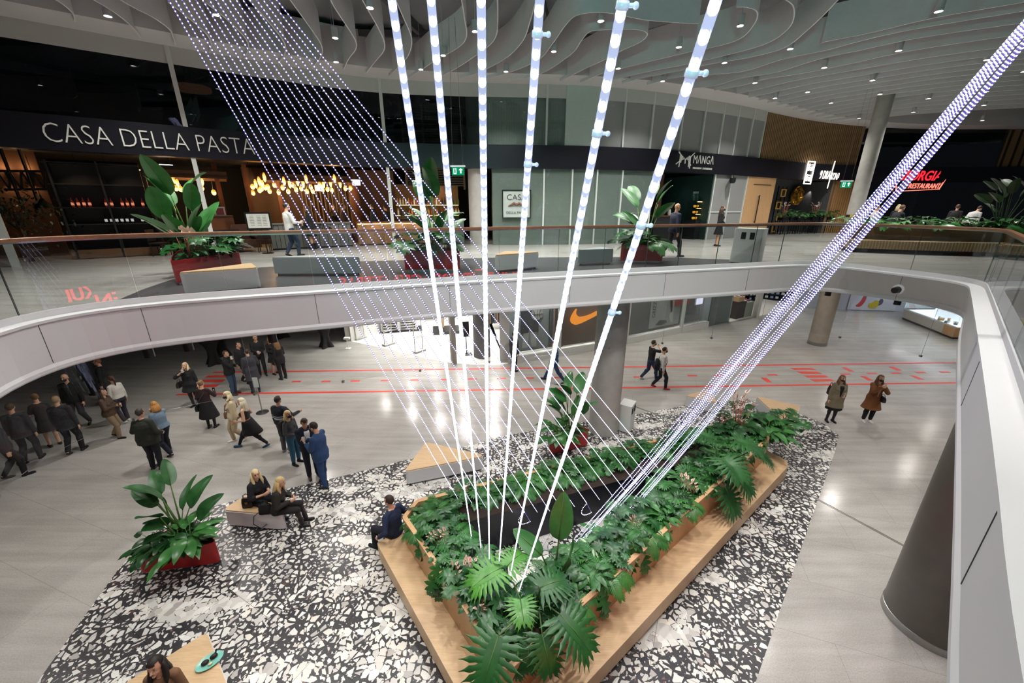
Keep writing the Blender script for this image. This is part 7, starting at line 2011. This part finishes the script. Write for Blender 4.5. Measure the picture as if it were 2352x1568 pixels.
# amber pendants: the bulb hangs on a black cord from the dark ceiling
PEND = [(393,410,2),(398,414,2.2),(408,421,2.4),(404,431,2),(415,433,2.2),(463,414,2),(463,431,2.3),(446,440,2.6),(491,441,2.6),
 (607,406,1.6),(595,415,1.8),(587,421,2),(580,428,2.2),(602,420,2),(609,430,2.2),(600,433,2.4),(615,428,1.8),(596,436,2.6),(619,438,2.4),(581,442,2.8),(652,415,1.6),(665,421,1.8),(649,430,2),(662,439,2.2),
 (703,410,1.6),(683,416,1.8),(696,420,1.8),(672,424,2.2),(680,435,2.4),(692,432,2.2),(705,439,2.4),(714,429,2),(718,438,2.4),(734,423,1.8),(743,421,1.8),(741,435,2.2),(752,434,2.2),(762,436,2.4),(759,419,1.8),(768,409,1.5),(781,421,1.8),(793,432,2.2),(805,431,2.2),(630,424,2.6),(640,441,3)]
def make_pend(tall):
    t = thing('pendant_lamp', 'small amber glass bulb on a black cord in the cluster over the pasta restaurant', 'pendant lamp', (0,0,0), 0, 'amber pendant bulbs')
    mb = MB(); hgt = .17 if tall else .10; r = .055 if tall else .075
    mb.ell((0, 0, 0), (r, r, hgt), None, 10, 8); gs_ = mb.build('glass_shade', BULBG, t, smooth=True)
    mb = MB(); mb.ell((0, 0, -.01), (r*.55, r*.55, hgt*.6), None, 8, 6); 
    for i, q in enumerate(mb.v): mb.v[i] = (q[0]*1.9, q[1]*1.9, q[2]*1.75)
    mb.build('bulb', BULB, gs_, smooth=True)
    mb = MB(); mb.tube([(0,0,hgt*.9),(0,0,1.4)], .006, 5); mb.lathe([(.02,hgt*.9),(.02,hgt*.9+.06)], n=8); mb.build('cord', BLKPAINT, t)
    return t
pp = {True: make_pend(True), False: make_pend(False)}; used = {True: 0, False: 0}
for k, (u, v, d) in enumerate(PEND):
    P, a = behind(u, v, d); tl = v < 422
    if not used[tl]: pp[tl].location = P; used[tl] = 1
    else: dup(pp[tl], P)
for u, v, d, e in ((400,425,2.4,60),(610,432,2.4,90),(690,430,2.4,90),(770,430,2.2,90),(460,430,3,50)):
    P, a = behind(u, v, d); l = bpy.data.lights.new('bulb_light', 'POINT'); l.energy = e; l.color = (1, .62, .28); l.shadow_soft_size = .15
    o = bpy.data.objects.new('bulb_light', l); COL.objects.link(o); o.location = P; o['kind'] = 'light'
# wooden canopies over the counters
for k, (u0, u1, v, lb) in enumerate(((595, 805, 388, 'wooden slatted canopy over the right pendant cluster of the pasta restaurant'), (380, 520, 393, 'wooden slatted canopy over the left counter of the pasta restaurant'))):
    s0 = hit(u0, v, offset(W, 1.6))[1]; s1 = hit(u1, v + 5, offset(W, 1.6))[1]; pl = sub(offset(W, 1.6), s0, s1)
    t = thing('canopy', lb, 'canopy', (pl[0][0], pl[0][1], 7.9)); M = WM(t)
    mb = MB()
    for d in range(9): mb.strip(offset(pl, .22*d), 7.92, 8.0, .14)
    mb.build('slats', mat('canopy_wood', '#6a4526', .6, var=.2), t, world=M); mb = MB(); mb.strip(pl, 7.86, 8.12, .06); mb.strip(offset(pl, 1.95), 7.86, 8.12, .06); mb.build('beam', mat('canopy_beam', '#4f3219', .6), t, world=M)
# brown timber posts and wall
for u, v, d in ((563,400,2.6),(640,440,3.5),(500,420,3.0),(815,420,2.6)):
    P, a = behind(u, v, d); mb = MB(); mb.box((P.x, P.y, (F2+8.5)/2), (.16, .16, 8.5-F2), a); struct('trim_11', mb, DWOOD)
s0 = hit(800, 420, offset(W, 2.8))[1]; s1 = hit(905, 420, offset(W, 2.8))[1]; mb = MB(); mb.strip(sub(offset(W, 2.8), s0, s1), F2, 8.5, .1); struct('wall_back', mb, mat('copper_brown_wall', '#5b3a25', .6, var=.2))
s0 = hit(560, 420, offset(W, 4.2))[1]; s1 = hit(800, 420, offset(W, 4.2))[1]; pl = sub(offset(W, 4.2), s0, s1); mb = MB(); mb.strip(pl, F2, 8.5, .1); struct('wall_back', mb, mat('restaurant_back', '#3c291c', .7, var=.4))
mb = MB()
for p in resample([(*p, 0) for p in offset(sub(offset(W, 4.0), hit(690, 430, offset(W, 4.0))[1], hit(800, 430, offset(W, 4.0))[1]), 0)], .16): mb.box((p.x, p.y, 6.9), (.04, .05, 3.0), .5)
struct('trim_11', mb, mat('pale_rod', '#6f655a', .6))
# far left brown room with two wall lamps and a black truss
s0, s1 = 0, hit(105, 430, offset(W, 3.2))[1]; mb = MB(); mb.strip(sub(offset(W, 3.2), s0, s1), F2, 8.6, .1); struct('wall_left', mb, mat('left_brown_wall', '#54351f', .75, var=.25, scale=.8))
for k, (u, v) in enumerate(((20, 402), (72, 404))):
    P, a = behind(u, v, 3.1); t = thing('wall_lamp', ('left','right')[k] + ' of the two wall lamps on the brown wall at the far left', 'wall lamp', P, a)
    mb = MB(); mb.lathe([(.05, -.14), (.09, .14)], n=12); mb.build('shade', BLKPAINT, t); mb = MB(); mb.lathe([(.085, .142), (.001, .143)], n=12, cap=False); mb.build('bulb', WARM, t)
    mb = MB(); mb.tube([(0, 0, 0), (0, .12, 0)], .02, 6); mb.build('arm', BLKPAINT, t)
    spot((P.x, P.y - .1, P.z - .2), 10, 120, .8, (1, .66, .34), rad=.05); l = bpy.data.lights.new('wall_lamp_light', 'POINT'); l.energy = 5; l.color = (1, .62, .3); l.shadow_soft_size = .05; o = bpy.data.objects.new('wall_lamp_light', l); COL.objects.link(o); o.location = (P.x, P.y - .1, P.z + .25); o['kind'] = 'light'
P0, a = behind(0, 412, 2.4); P1, a = behind(108, 412, 2.4)
t = thing('lattice_truss', 'black lattice truss in front of the brown wall at the far left', 'truss', P0); M = WM(t); mb = MB()
for dz in (-.3, .25): mb.bar(P0 + V((0,0,dz)), P1 + V((0,0,dz)), .07, .07)
for k in range(8):
    A = P0.lerp(P1, k/8) + V((0,0,-.3 if k % 2 else .25)); B = P0.lerp(P1, (k+1)/8) + V((0,0,.25 if k % 2 else -.3)); mb.bar(A, B, .05, .05)
for k in (2, 5): A = P0.lerp(P1, k/8); mb.bar(A + V((0,0,-.9)), A + V((0,0,.9)), .06, .06)
mb.build('lattice', NEARBLK, t, world=M)
P, a = behind(100, 470, 2.0); t = thing('dome_pendant', 'black dome pendant beside the dark tree at the far left', 'pendant lamp', P); mb = MB(); mb.lathe([(.24,-.1),(.2,.0),(.08,.12),(.03,.2)], n=20, cap=False); mb.build('shade', NEARBLK, t, smooth='auto'); mb = MB(); mb.tube([(0,0,.2),(0,0,8.4-P.z)], .008, 5); mb.build('cord', BLKPAINT, t)
# wine cabinet wall: black carcass, lit upper row and labelled rows of bottles
pthc = offset(W, 1.3); c0 = hit(128, 480, pthc)[1]; c1 = hit(345, 490, pthc)[1]; cpl = sub(pthc, c0, c1)
t = thing('wine_cabinet', 'tall black wine cabinet with rows of bottles at the left of the pasta restaurant', 'cabinet', (cpl[0][0], cpl[0][1], F2)); M = WM(t)
mb = MB(); mb.strip(offset(cpl, .45), F2, 8.3, .06); mb.build('back', NEARBLK, t, world=M)
ZR = [7.55, 6.83, 6.30, 5.80, 5.25]
for z in ZR + [8.2]:
    mb = MB(); mb.strip(cpl, z - .03, z, .45); mb.build('shelf', mat('cabinet_black', '#101113', .5), t, world=M)
for p in resample([(*p, 0) for p in cpl], .95):
    mb = MB(); mb.box((p.x - .0, p.y + .2, (F2+8.25)/2), (.05, .4, 8.25-F2), .7); mb.build('upright', mat('cabinet_black', '#101113', .5), t, world=M)
mb = MB(); mb.strip(offset(cpl, -.01), F2 + .02, F2 + .3, .02); mb.build('base_panel', mat('cabinet_base_brown', '#7a573c', .6), t, world=M)
def bottle_proto(name, glass_c, lab_c, em=0):
    t = thing('wine_bottle', name, 'bottle', (0,0,0), 0, 'wine bottles of the black cabinet')
    mb = MB(); mb.lathe([(.036,0),(.038,.02),(.038,.19),(.014,.24),(.014,.30)], n=10); g_ = mb.build('glass', mat('bottle_' + glass_c.strip('#'), glass_c, .15, emit=glass_c if em else None, estr=em), t, smooth='auto')
    mb = MB(); mb.lathe([(.0395,.06),(.0395,.15)], n=10, cap=False); mb.build('label', mat('label_' + lab_c.strip('#'), lab_c, .6, emit=lab_c, estr=.35 + em), g_); return t
bpr = bottle_proto('bottle with red lit glass on the top row of the black wine cabinet', '#5a1c16', '#d98a6a', .3); bpr['group'] = 'red lit wine bottles'
bpw = bottle_proto('dark bottle with white label in the lower rows of the black wine cabinet', '#0c100c', '#d5d8dc'); fr_, fw_ = True, True
rr = random.Random(12)
pr = resample([(*p, 0) for p in offset(cpl, .12)], .13)
for i, p in enumerate(pr):
    if rr.random() < .62 and i > 1:
        q = V((p.x, p.y, ZR[1] + .30)) if False else V((p.x, p.y, ZR[1]))
        q.z = 6.83
        if fr_: bpr.location = q; fr_ = False
        else: dup(bpr, q)
for z in (6.30, 5.80, 5.25):
    for i, p in enumerate(pr):
        f_ = i/len(pr)
        if f_ < .36 or i % 7 == 0: continue
        q = V((p.x, p.y, z))
        if fw_: bpw.location = q; fw_ = False
        else: dup(bpw, q)
l0 = offset(cpl, -.15)
for f_ in (.3, .7): q = l0[int(f_*len(l0))]; spot((q[0], q[1] - .35, 8.2), 30, 110, .7, (1, .7, .45), aim=(q[0] + .2, q[1] + .3, 6.4), rad=.05)
for k, (u0, v0, u1, v1, em) in enumerate(((176,383,202,389,WARM),(243,384,265,391,WARM),(307,387,323,393,WARM),(361,361,397,380,emis('cool_strip', '#dfe6ff', 6.0)),(446,376,454,384,emis('cool_strip', '#dfe6ff', 6.0)))):
    A, a = behind(u0, v0, 2.0); B, a = behind(u1, v1, 2.0); B.z = A.z = min(8.3, (A.z + B.z)/2)
    t = thing('linear_lamp', ('leftmost','second','third','fourth','rightmost')[k] + ' of the thin linear lamps over the wine cabinet and counter', 'linear lamp', A); mb = MB(); mb.bar((0,0,0), B - A, .035, .02); mb.build('diffuser', em, t); mb = MB(); mb.bar((0,0,.025), B - A + V((0,0,.025)), .045, .03); mb.build('housing', BLKPAINT, t)
    mb = MB(); mb.tube([(0,0,.04),(0,0,8.55-A.z)], .006, 4); mb.build('cord', BLKPAINT, t)
# counters
def counter(lb, u0, u1, v, d, h, dep, m, top, name='bar_counter'):
    pth = offset(W, d); s0 = hit(u0, v, pth)[1]; s1 = hit(u1, v, pth)[1]; pl = sub(pth, s0, s1)
    t = thing(name, lb, 'counter', (pl[0][0], pl[0][1], F2)); M = WM(t)
    mb = MB(); mb.strip(pl, F2 + .06, F2 + h - .05, dep); mb.build('front', m, t, world=M); mb = MB(); mb.strip(offset(pl, -.05), F2 + h - .05, F2 + h, dep + .08); mb.build('worktop', top, t, world=M); mb = MB(); mb.strip(offset(pl, .06), F2, F2 + .06, dep - .1); mb.build('plinth', NEARBLK, t, world=M)
    return t, pl, M
counter('brown counter with a framed picture at the left of the pasta restaurant', 470, 536, 500, 1.4, 1.35, .6, mat('counter_brown', '#7c4a28', .5, var=.15), DWOOD)
counter('black low counter below the brown counter of the pasta restaurant', 436, 552, 540, .5, .85, .5, mat('counter_black', '#14151b', .5), BLKPAINT)
t, pl, M = counter('grey vertical board partition with RISTORANTE lettering', 618, 806, 525, .7, 1.05, .08, mat('grey_boards', '#6a6a66', .7, var=.12), mat('grey_boards', '#6a6a66', .7), 'partition')
mb = MB()
for p in resample([(*p, 0) for p in offset(pl, -.005)], .16): mb.box((p.x, p.y, F2 + .52), (.012, .012, .9), .6)
mb.build('board_gaps', NEARBLK, t, world=M)
o = text_mesh('lettering', 'RISTORANTE', 1.0, NEARBLK, depth=.01); xs = [q.co.x for q in o.data.vertices]; kk = 1.7/(max(xs)-min(xs)); i_ = int(len(pl)*.55); A_, B_ = V(pl[i_]), V(pl[i_+1]); a = atan2(B_.y-A_.y, B_.x-A_.x)
for q in o.data.vertices:
    th = (q.co.x*kk)/.95; rr_ = .78 + q.co.y*kk*1.25; q.co = V((A_.x - t.location.x, A_.y - t.location.y, .22)) + V((cos(a)*sin(th)*rr_ + sin(a)*.03, sin(a)*sin(th)*rr_ - cos(a)*.03, cos(th)*rr_ - .1))
o.parent = t
t, pl, M = counter('brick-fronted bar counter with a glowing strip under the worktop', 822, 1000, 520, .9, 1.05, .6, mat('warm_brick', '#8a6a48', .8, var=.45, scale=14), DWOOD)
mb = MB(); mb.strip(offset(pl, -.04), F2 + .93, F2 + .955, .03); mb.build('glow_strip', WARM, t, world=M)
for f_ in (.2, .5, .8): q = offset(pl, -.3)[int(f_*(len(pl)-1))]; spot((q[0], q[1], F2 + .96), 7, 150, .9, (1, .72, .42), aim=(q[0] + .25, q[1] + .35, F2 + .3), rad=.05)
counter('dark service bar behind the brick-fronted counter', 912, 1058, 505, 2.3, 1.1, .5, mat('bar_dark', '#26262b', .5), BLKPAINT)
P, a = behind(1040, 510, .6); t = thing('ice_cream_counter', 'low counter with a green lit glass top beside the concrete column', 'counter', (P.x, P.y, F2), a); mb = MB(); mb.box((0,0,.55),(1.0,.6,1.1)); mb.build('body', mat('cooler_grey', '#5a6462', .4), t); mb = MB(); mb.box((0,0,1.25),(.98,.56,.3)); mb.build('glass_top', glass('cooler_glass', (.55,.8,.75), 1.0), t); mb = MB(); mb.box((0,0,1.42),(1.0,.5,.03)); mb.build('light', emis('cooler_light', '#bfeee6', 2.2), t)
# bar back shelves with bottles
pth = offset(W, 2.9); s0 = hit(905, 450, pth)[1]; s1 = hit(1052, 450, pth)[1]; pl = sub(pth, s0, s1)
t = thing('bar_shelf', 'backlit bar shelves with bottles below the louvre screen', 'shelf', (pl[0][0], pl[0][1], F2)); M = WM(t)
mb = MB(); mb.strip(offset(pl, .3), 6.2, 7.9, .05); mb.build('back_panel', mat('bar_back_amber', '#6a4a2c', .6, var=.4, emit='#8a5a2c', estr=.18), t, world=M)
for z in (6.45, 6.95): 
    mb = MB(); mb.strip(pl, z - .03, z, .28); mb.build('shelf', BLKPAINT, t, world=M); mb = MB(); mb.strip(offset(pl, -.01), z - .035, z - .02, .015); mb.build('shelf_light', WARM, t, world=M)
cols = ['#b9763a', '#c9a86a', '#4a5a2c', '#8a2c22', '#d5c9a8', '#2c2a22']; fb = {}
for z in (6.45, 6.95):
    for i, p in enumerate(resample([(*p, 0) for p in offset(pl, .1)], .14)):
        c = cols[rr.randrange(6)]
        if c not in fb:
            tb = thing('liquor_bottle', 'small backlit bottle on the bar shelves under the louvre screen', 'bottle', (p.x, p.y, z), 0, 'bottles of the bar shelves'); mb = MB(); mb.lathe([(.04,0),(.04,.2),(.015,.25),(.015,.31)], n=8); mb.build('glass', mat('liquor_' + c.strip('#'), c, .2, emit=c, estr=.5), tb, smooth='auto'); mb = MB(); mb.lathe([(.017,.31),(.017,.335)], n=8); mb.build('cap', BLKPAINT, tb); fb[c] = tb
        else: dup(fb[c], (p.x, p.y, z))
q = offset(pl, -.5)[len(pl)//2]; spot((q[0], q[1], 8.2), 70, 120, .8, (1, .75, .5), aim=(q[0] + .2, q[1] + .6, 6.6), rad=.1)
# menu board, framed picture, exit screens
P, a = behind(594, 508, -.4); Q = G(606, 570, F2); t = thing('menu_stand', 'black framed white menu board on a stand upstairs', 'menu board', (P.x, P.y, F2), a - .15)
mb = MB(); mb.box((0, 0, 1.18), (.82, .05, .62)); mb.build('frame', BLKPAINT, t); mb = MB(); mb.box((0, -.03, 1.18), (.70, .01, .5)); mb.build('sheet', mat('menu_sheet', '#b9bdb6', .6), t)
for x_ in (-.2, .02, .2):
    mb = MB()
    for z_ in range(7): mb.box((x_, -.037, 1.36 - z_*.055), (.13, .004, .012))
    mb.build('print_column', mat('menu_print', '#6a6c68', .7), t)
mb = MB(); mb.tube([(.1, 0, .02), (.05, 0, .88)], .02, 8); mb.lathe([(.2, 0), (.2, .02)], (.1, 0, 0), 20); mb.build('stand', BLKPAINT, t)
P, a = behind(503, 477, 1.5); t = thing('framed_picture', 'small white framed picture standing on the brown counter', 'picture', (P.x, P.y, F2 + 1.35), a); mb = MB()
for x_ in (-.15, .15): mb.box((x_, 0, .15), (.05, .04, .34))
for z_ in (.0, .3): mb.box((0, 0, z_), (.36, .04, .05))
mb.build('frame', mat('picture_white', '#c9c6c0', .5), t); mb = MB(); mb.box((0, .0, .15), (.26, .02, .26)); mb.build('print', mat('picture_red', '#8a3a3a', .6), t)
for k, (u, v, d, lb) in enumerate(((818, 419, 1.2, 'small white lit screen high on the copper brown wall'), (733, 432, 2.0, 'small white lit exit panel among the amber pendants'))):
    P, a = behind(u, v, d); t = thing('lit_panel', lb, 'sign', P, a); mb = MB(); mb.box((0, 0, 0), (.36, .06, .26)); mb.build('case', mat('panel_case', '#c9c9cc', .4), t); mb = MB(); mb.box((0, -.035, 0), (.32, .01, .22)); mb.build('screen', emis('panel_white', '#f2f4ff', 2.5), t); mb = MB(); mb.tube([(0, .0, .13), (0, .0, 8.5 - P.z)], .01, 5); mb.build('rod', BLKPAINT, t)
# chairs of the restaurant, dark
def chair(lb, u, v, d, rz):
    P, a = behind(u, v, d); t = thing('dining_chair', lb, 'chair', (P.x, P.y, F2), rz)
    m = mat('chair_dark', '#231a15', .6); mb = MB(); mb.box((0, 0, .45), (.44, .44, .05)); mb.build('seat', m, t); mb = MB(); mb.box((0, .2, .72), (.44, .04, .4)); mb.build('backrest', m, t)
    for x_ in (-.19, .19):
        for y_ in (-.19, .19): mb = MB(); mb.tube([(x_, y_, 0), (x_, y_, .44)], .016, 6); mb.build('leg', m, t)
chair('dark dining chair behind the menu board stand', 605, 552, .2, .4); chair('dark dining chair by the wine cabinet at the left', 362, 545, .9, 1.8)
P, a = behind(558, 528, .9); t = thing('armchair', 'brown upholstered armchair beside the menu board', 'armchair', (P.x, P.y, F2), a + .4); m = mat('armchair_brown', '#4a2c1e', .7, var=.1); mb = MB(); mb.prism(rrect(.34, .32, .1), .15, .45); mb.build('seat', m, t, smooth='auto'); mb = MB(); mb.loft([[(x, y + .28, z) for x, y in rrect(.34*w_, .07, .06)] for z, w_ in ((.4, 1), (.9, 1), (1.02, .8))]); mb.build('backrest', m, t, smooth='auto')
for sd in (-1, 1): mb = MB(); mb.cap((sd*.34, -.2, .55), (sd*.34, .25, .6), .06, .06); mb.build('armrest', m, t, smooth=True)
# ------------------------------------------------------------------ manga bar details
P, a = behind(1606, 515, .7); t = thing('pastry_display', 'lit glass pastry display of yellow and white dishes on a dark slatted counter', 'display case', (P.x, P.y, F2), a)
t.scale = (.82, 1, 1)
mb = MB(); mb.box((0, 0, .5), (1.9, .7, 1.0)); mb.build('counter', mat('display_black', '#14171a', .5), t); mb = MB()
for k in range(24): mb.box((-.9 + k*.078, -.36, .45), (.03, .03, .85))
mb.build('front_slats', mat('display_slat', '#23272a', .5), t); mb = MB()
for z in (1.02, 1.32, 1.62, 1.95): mb.box((0, 0, z), (1.9, .6, .02))
for x_ in (-.94, -.32, .31, .94):
    for y_ in (-.29, .29): mb.box((x_, y_, 1.48), (.025, .025, .95))
mb.build('case_frame', BLKPAINT, t)
for j, (z, z2) in enumerate(((1.29, 0), (1.59, 0), (1.92, 0))): mb = MB(); mb.box((-.3, -.25, z), (1.2, .03, .02)); mb.build('case_light', emis('case_light_warm', '#ffd98a', 6.0), t); mb = MB(); mb.box((.62, -.25, z), (.6, .03, .02)); mb.build('case_light', emis('case_light_cool', '#d9e6ff', 6.0), t)
M = WM(t); 
for j, z in enumerate((1.04, 1.34, 1.64)):
    for k in range(8):
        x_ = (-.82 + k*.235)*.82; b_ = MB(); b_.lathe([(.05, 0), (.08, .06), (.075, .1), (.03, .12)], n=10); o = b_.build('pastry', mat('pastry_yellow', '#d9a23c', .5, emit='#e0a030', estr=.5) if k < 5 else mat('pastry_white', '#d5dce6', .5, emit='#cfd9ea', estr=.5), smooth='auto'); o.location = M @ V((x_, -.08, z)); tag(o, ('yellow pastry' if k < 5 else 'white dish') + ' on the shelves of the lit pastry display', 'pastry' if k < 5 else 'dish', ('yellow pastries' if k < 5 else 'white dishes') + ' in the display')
for k in range(5):
    q = M @ V((-.6 + k*.25, .1, 1.965)); tb = thing('green_jar', 'tall green jar with square lid on top of the lit pastry display', 'jar', q, a, 'green jars on the display'); b_ = MB(); b_.lathe([(.10, 0), (.11, .28), (.05, .36)], n=14); b_.build('jar_body', mat('jar_green', '#2c4a40', .3), tb, smooth='auto'); b_ = MB(); b_.box((0, 0, .42), (.11, .11, .11)); b_.build('lid', mat('jar_lid', '#8aa098', .4), tb)
P, a = behind(1520, 510, .9); t = thing('bar_counter', 'dark counter with flowers left of the wooden post of the green bar', 'counter', (P.x, P.y, F2), a); mb = MB(); mb.box((0, 0, .6), (1.7, .6, 1.2)); mb.build('body', mat('display_black', '#14171a', .5), t); mb = MB(); mb.box((0, 0, 1.22), (1.8, .7, .05)); mb.build('worktop', DWOOD, t); M = WM(t)
tb = thing('flower_vase', 'white vase with orange flowers on the dark bar counter', 'vase', M @ V((.45, 0, 1.245))); b_ = MB(); b_.lathe([(.07, 0), (.09, .12), (.06, .3)], n=14); b_.build('vase_body', mat('vase_white', '#c9c9c2', .3), tb, smooth='auto'); b_ = MB()
for k in range(14): q = V((rr.uniform(-.12, .12), rr.uniform(-.1, .1), .38 + rr.uniform(0, .12))); b_.ell(q, (.035,)*3, None, 6, 5)
b_.build('blooms', mat('bloom_orange', '#d98a2c', .6), tb, smooth=True)
for k in range(8):
    P, a = behind(1598 + k*6.5, 402 + 1.0*k, 1.6 + .1*(k % 3)); tb = thing('hanging_vine', 'thin vine hanging from the ceiling of the dark green bar', 'vine', P, 0, 'vines of the green bar'); mb = MB(); L = .8 + 1.4*((k*37) % 10)/10; mb.tube([(0,0,.1),(0,0,-L)], .006, 4); mb.build('stems', L_STEM, tb); mb = MB()
    for j in range(int(L*22)): lf = Leaf((rr.uniform(-.03,.03), rr.uniform(-.03,.03), -j/22), (rr.uniform(-1,1), rr.uniform(-1,1), -.5), (0,0,1), .09, .4, .1); blade(mb, lf, .09, .028, w_heart, 3)
    mb.build('leaves', L_MID, tb)
for u, v in ((1560, 415), (1610, 420)): P, a = behind(u, v, 1.4); spot((P.x, P.y, 8.3), 16, 140, .9, (.7, 1, .9), rad=.3)
# loudspeakers at the soffit by the pale panels
P, a = behind(1683, 414, -.25); t = thing('loudspeaker', 'black loudspeaker under the black fascia above the pale glass panels', 'speaker', P, a + .5); mb = MB(); mb.loft([[(x, y*k, z) for x, y in rrect(.2, .14, .05, 2)] for z, k in ((-.14, .7), (-.05, 1), (.12, 1))]); mb.build('cabinet', BLKPAINT, t, smooth='auto'); mb = MB(); mb.tube([(0,0,.12),(0,.05,.36)], .02, 6); mb.build('bracket', BLKPAINT, t)
# dining tables with plants in front of the medallion
bk = None
for k in range(7):
    P, a = behind(1796 + k*17, 515 + .5*k, .15 + .15*(k % 2)); key = ('peace', 'lance0', 'pale0', 'lance1', 'peace', 'lance0', 'lance1')[k]
    tb = thing('planter_table', 'dark slim-legged planter table below the gold medallion', 'planter', (P.x, P.y, F2), a, 'planter tables of the dragon restaurant'); mb = MB(); mb.box((0, 0, .95), (.62, .35, .18)); mb.build('trough', BLKPAINT, tb)
    for x_ in (-.28, .28):
        for y_ in (-.14, .14): mb = MB(); mb.box((x_, y_, .43), (.03, .03, .86)); mb.build('leg', BLKPAINT, tb)
    plant(key, (P.x, P.y, F2 + 1.02), k*1.1, 1.25, '%s on the slim planter tables below the gold medallion' % DESC[key.rstrip('0123456789')], 'plants on the slim planter tables %s' % key.rstrip('0123456789'))
# warning tape on the inclined column, exit signs on wires
P = V((PC[0] + .95, PC[1] + 1.0, 0)); mb = MB(); z_ = 6.35; mb.lathe([(.325, z_), (.325, z_ + .12)], (P.x, P.y, 0), 32, cap=False)
mt = bpy.data.materials.new('hazard_tape'); mt.use_nodes = True; nt = NT(mt); wv = nt.new('ShaderNodeTexWave'); wv.inputs['Scale'].default_value = 2.2; nt.link(nt.coord((1, 1, 1)), wv.inputs['Vector']); nt.link(nt.ramp(wv.outputs[1], [(.49, lin('#15140f')), (.51, lin('#b39a1f'))]), nt.n['Principled BSDF'].inputs['Base Color'])
o = mb.build('hazard_tape', mt); tag(o, 'yellow and black hazard tape round the concrete column upstairs', 'tape')
EXG = emis('exit_green', '#0f8a5c', 1.1); EXW = emis('exit_white', '#e6fff4', 1.8)
for k, (u, v, y_, lb, flip) in enumerate(((1052, 393, 14.5, 'green exit sign hanging on wires in front of the bar', 0), (1943, 424, 19.0, 'green exit sign hanging on wires beside the dragon restaurant', 1))):
    P = AT(u, v, y_); t = thing('exit_sign', lb, 'sign', P, -.1)
    mb = MB(); mb.box((0, 0, 0), (.42, .04, .26)); mb.build('panel', EXG, t); mb = MB(); mb.box((0, 0, .155), (.5, .09, .05)); mb.build('housing', mat('exit_case', '#c9ccd0', .4), t)
    mb = MB(); x0 = .10; mb.box((x0, -.023, -.01), (.05, .004, .12)); mb.bar((x0 - .06, -.023, .03), (x0, -.023, .08), .02, .004, V((0,1,0))); mb.bar((x0, -.023, .08), (x0 + .06, -.023, .03), .02, .004, V((0,1,0)))
    mb.box((-.10, -.023, 0), (.10, .004, .18)); mb.build('pictogram', EXW, t); mb = MB(); mb.box((-.10, -.026, .0), (.05, .003, .13)); mb.ell((-.10, -.026, .085), (.018, .004, .018), None, 8, 5); mb.build('running_figure', EXG, t)
    mb = MB()
    for x_ in (-.18, .18): mb.tube([(x_, 0, .17), (x_*.5, 0, 12.3 - P.z)], .006, 4)
    mb.build('wires', STEEL, t)
# hanging wire emergency lamp in the air
# lit red shop sign under the near slab, seen mirrored in the far balustrade
dvec = V((6.37, 2.15, 0)).normalized(); nv = V((dvec.y, -dvec.x, 0)); a0 = V((-3.89, 7.83, 0)) - nv*.22
def mirror(P): d = (P - a0).dot(nv); Q = P - nv*2*(V((P.x, P.y, 0)) - a0).dot(nv); return Q
ZS = 3.5; L_, R_ = mirror(G(850, 648, ZS)), mirror(G(1176, 637, ZS)); mid = (L_ + R_)*.5; dd = (R_ - L_); wdt = dd.length
a = atan2(-dd.y, -dd.x)          # the sign faces the far side
t = thing('shop_sign', 'red lit lettering under the near floor slab mirrored in the far balustrade glass', 'sign', (mid.x, mid.y, ZS), a)
o = text_mesh('lettering', 'KULTŪROS  CENTRAS', 1.0, emis('mirrored_red', '#ff1a2a', 18.0), depth=.04, off=.012); xs = [q.co.x for q in o.data.vertices]; kk = wdt/(max(xs)-min(xs)); cx = (max(xs)+min(xs))/2
for q in o.data.vertices: q.co = V(((q.co.x-cx)*kk, -q.co.z, q.co.y*kk))
o.parent = t
mb = MB(); mb.box((0, .08, 0), (wdt + .6, .1, 1.1)); mb.build('board', BLKPAINT, t)
mb = MB(); mb.box((0, -.42, -.42), (wdt + .6, .95, .04)); mb.build('light_blocker', BLKPAINT, t)  # unseen shelf added below the letters to keep their red light off the floor
for x_ in (-2, 2):
    mb = MB(); mb.box((x_, .08, .75), (.06, .06, .8)); mb.build('hanger', STEEL, t)
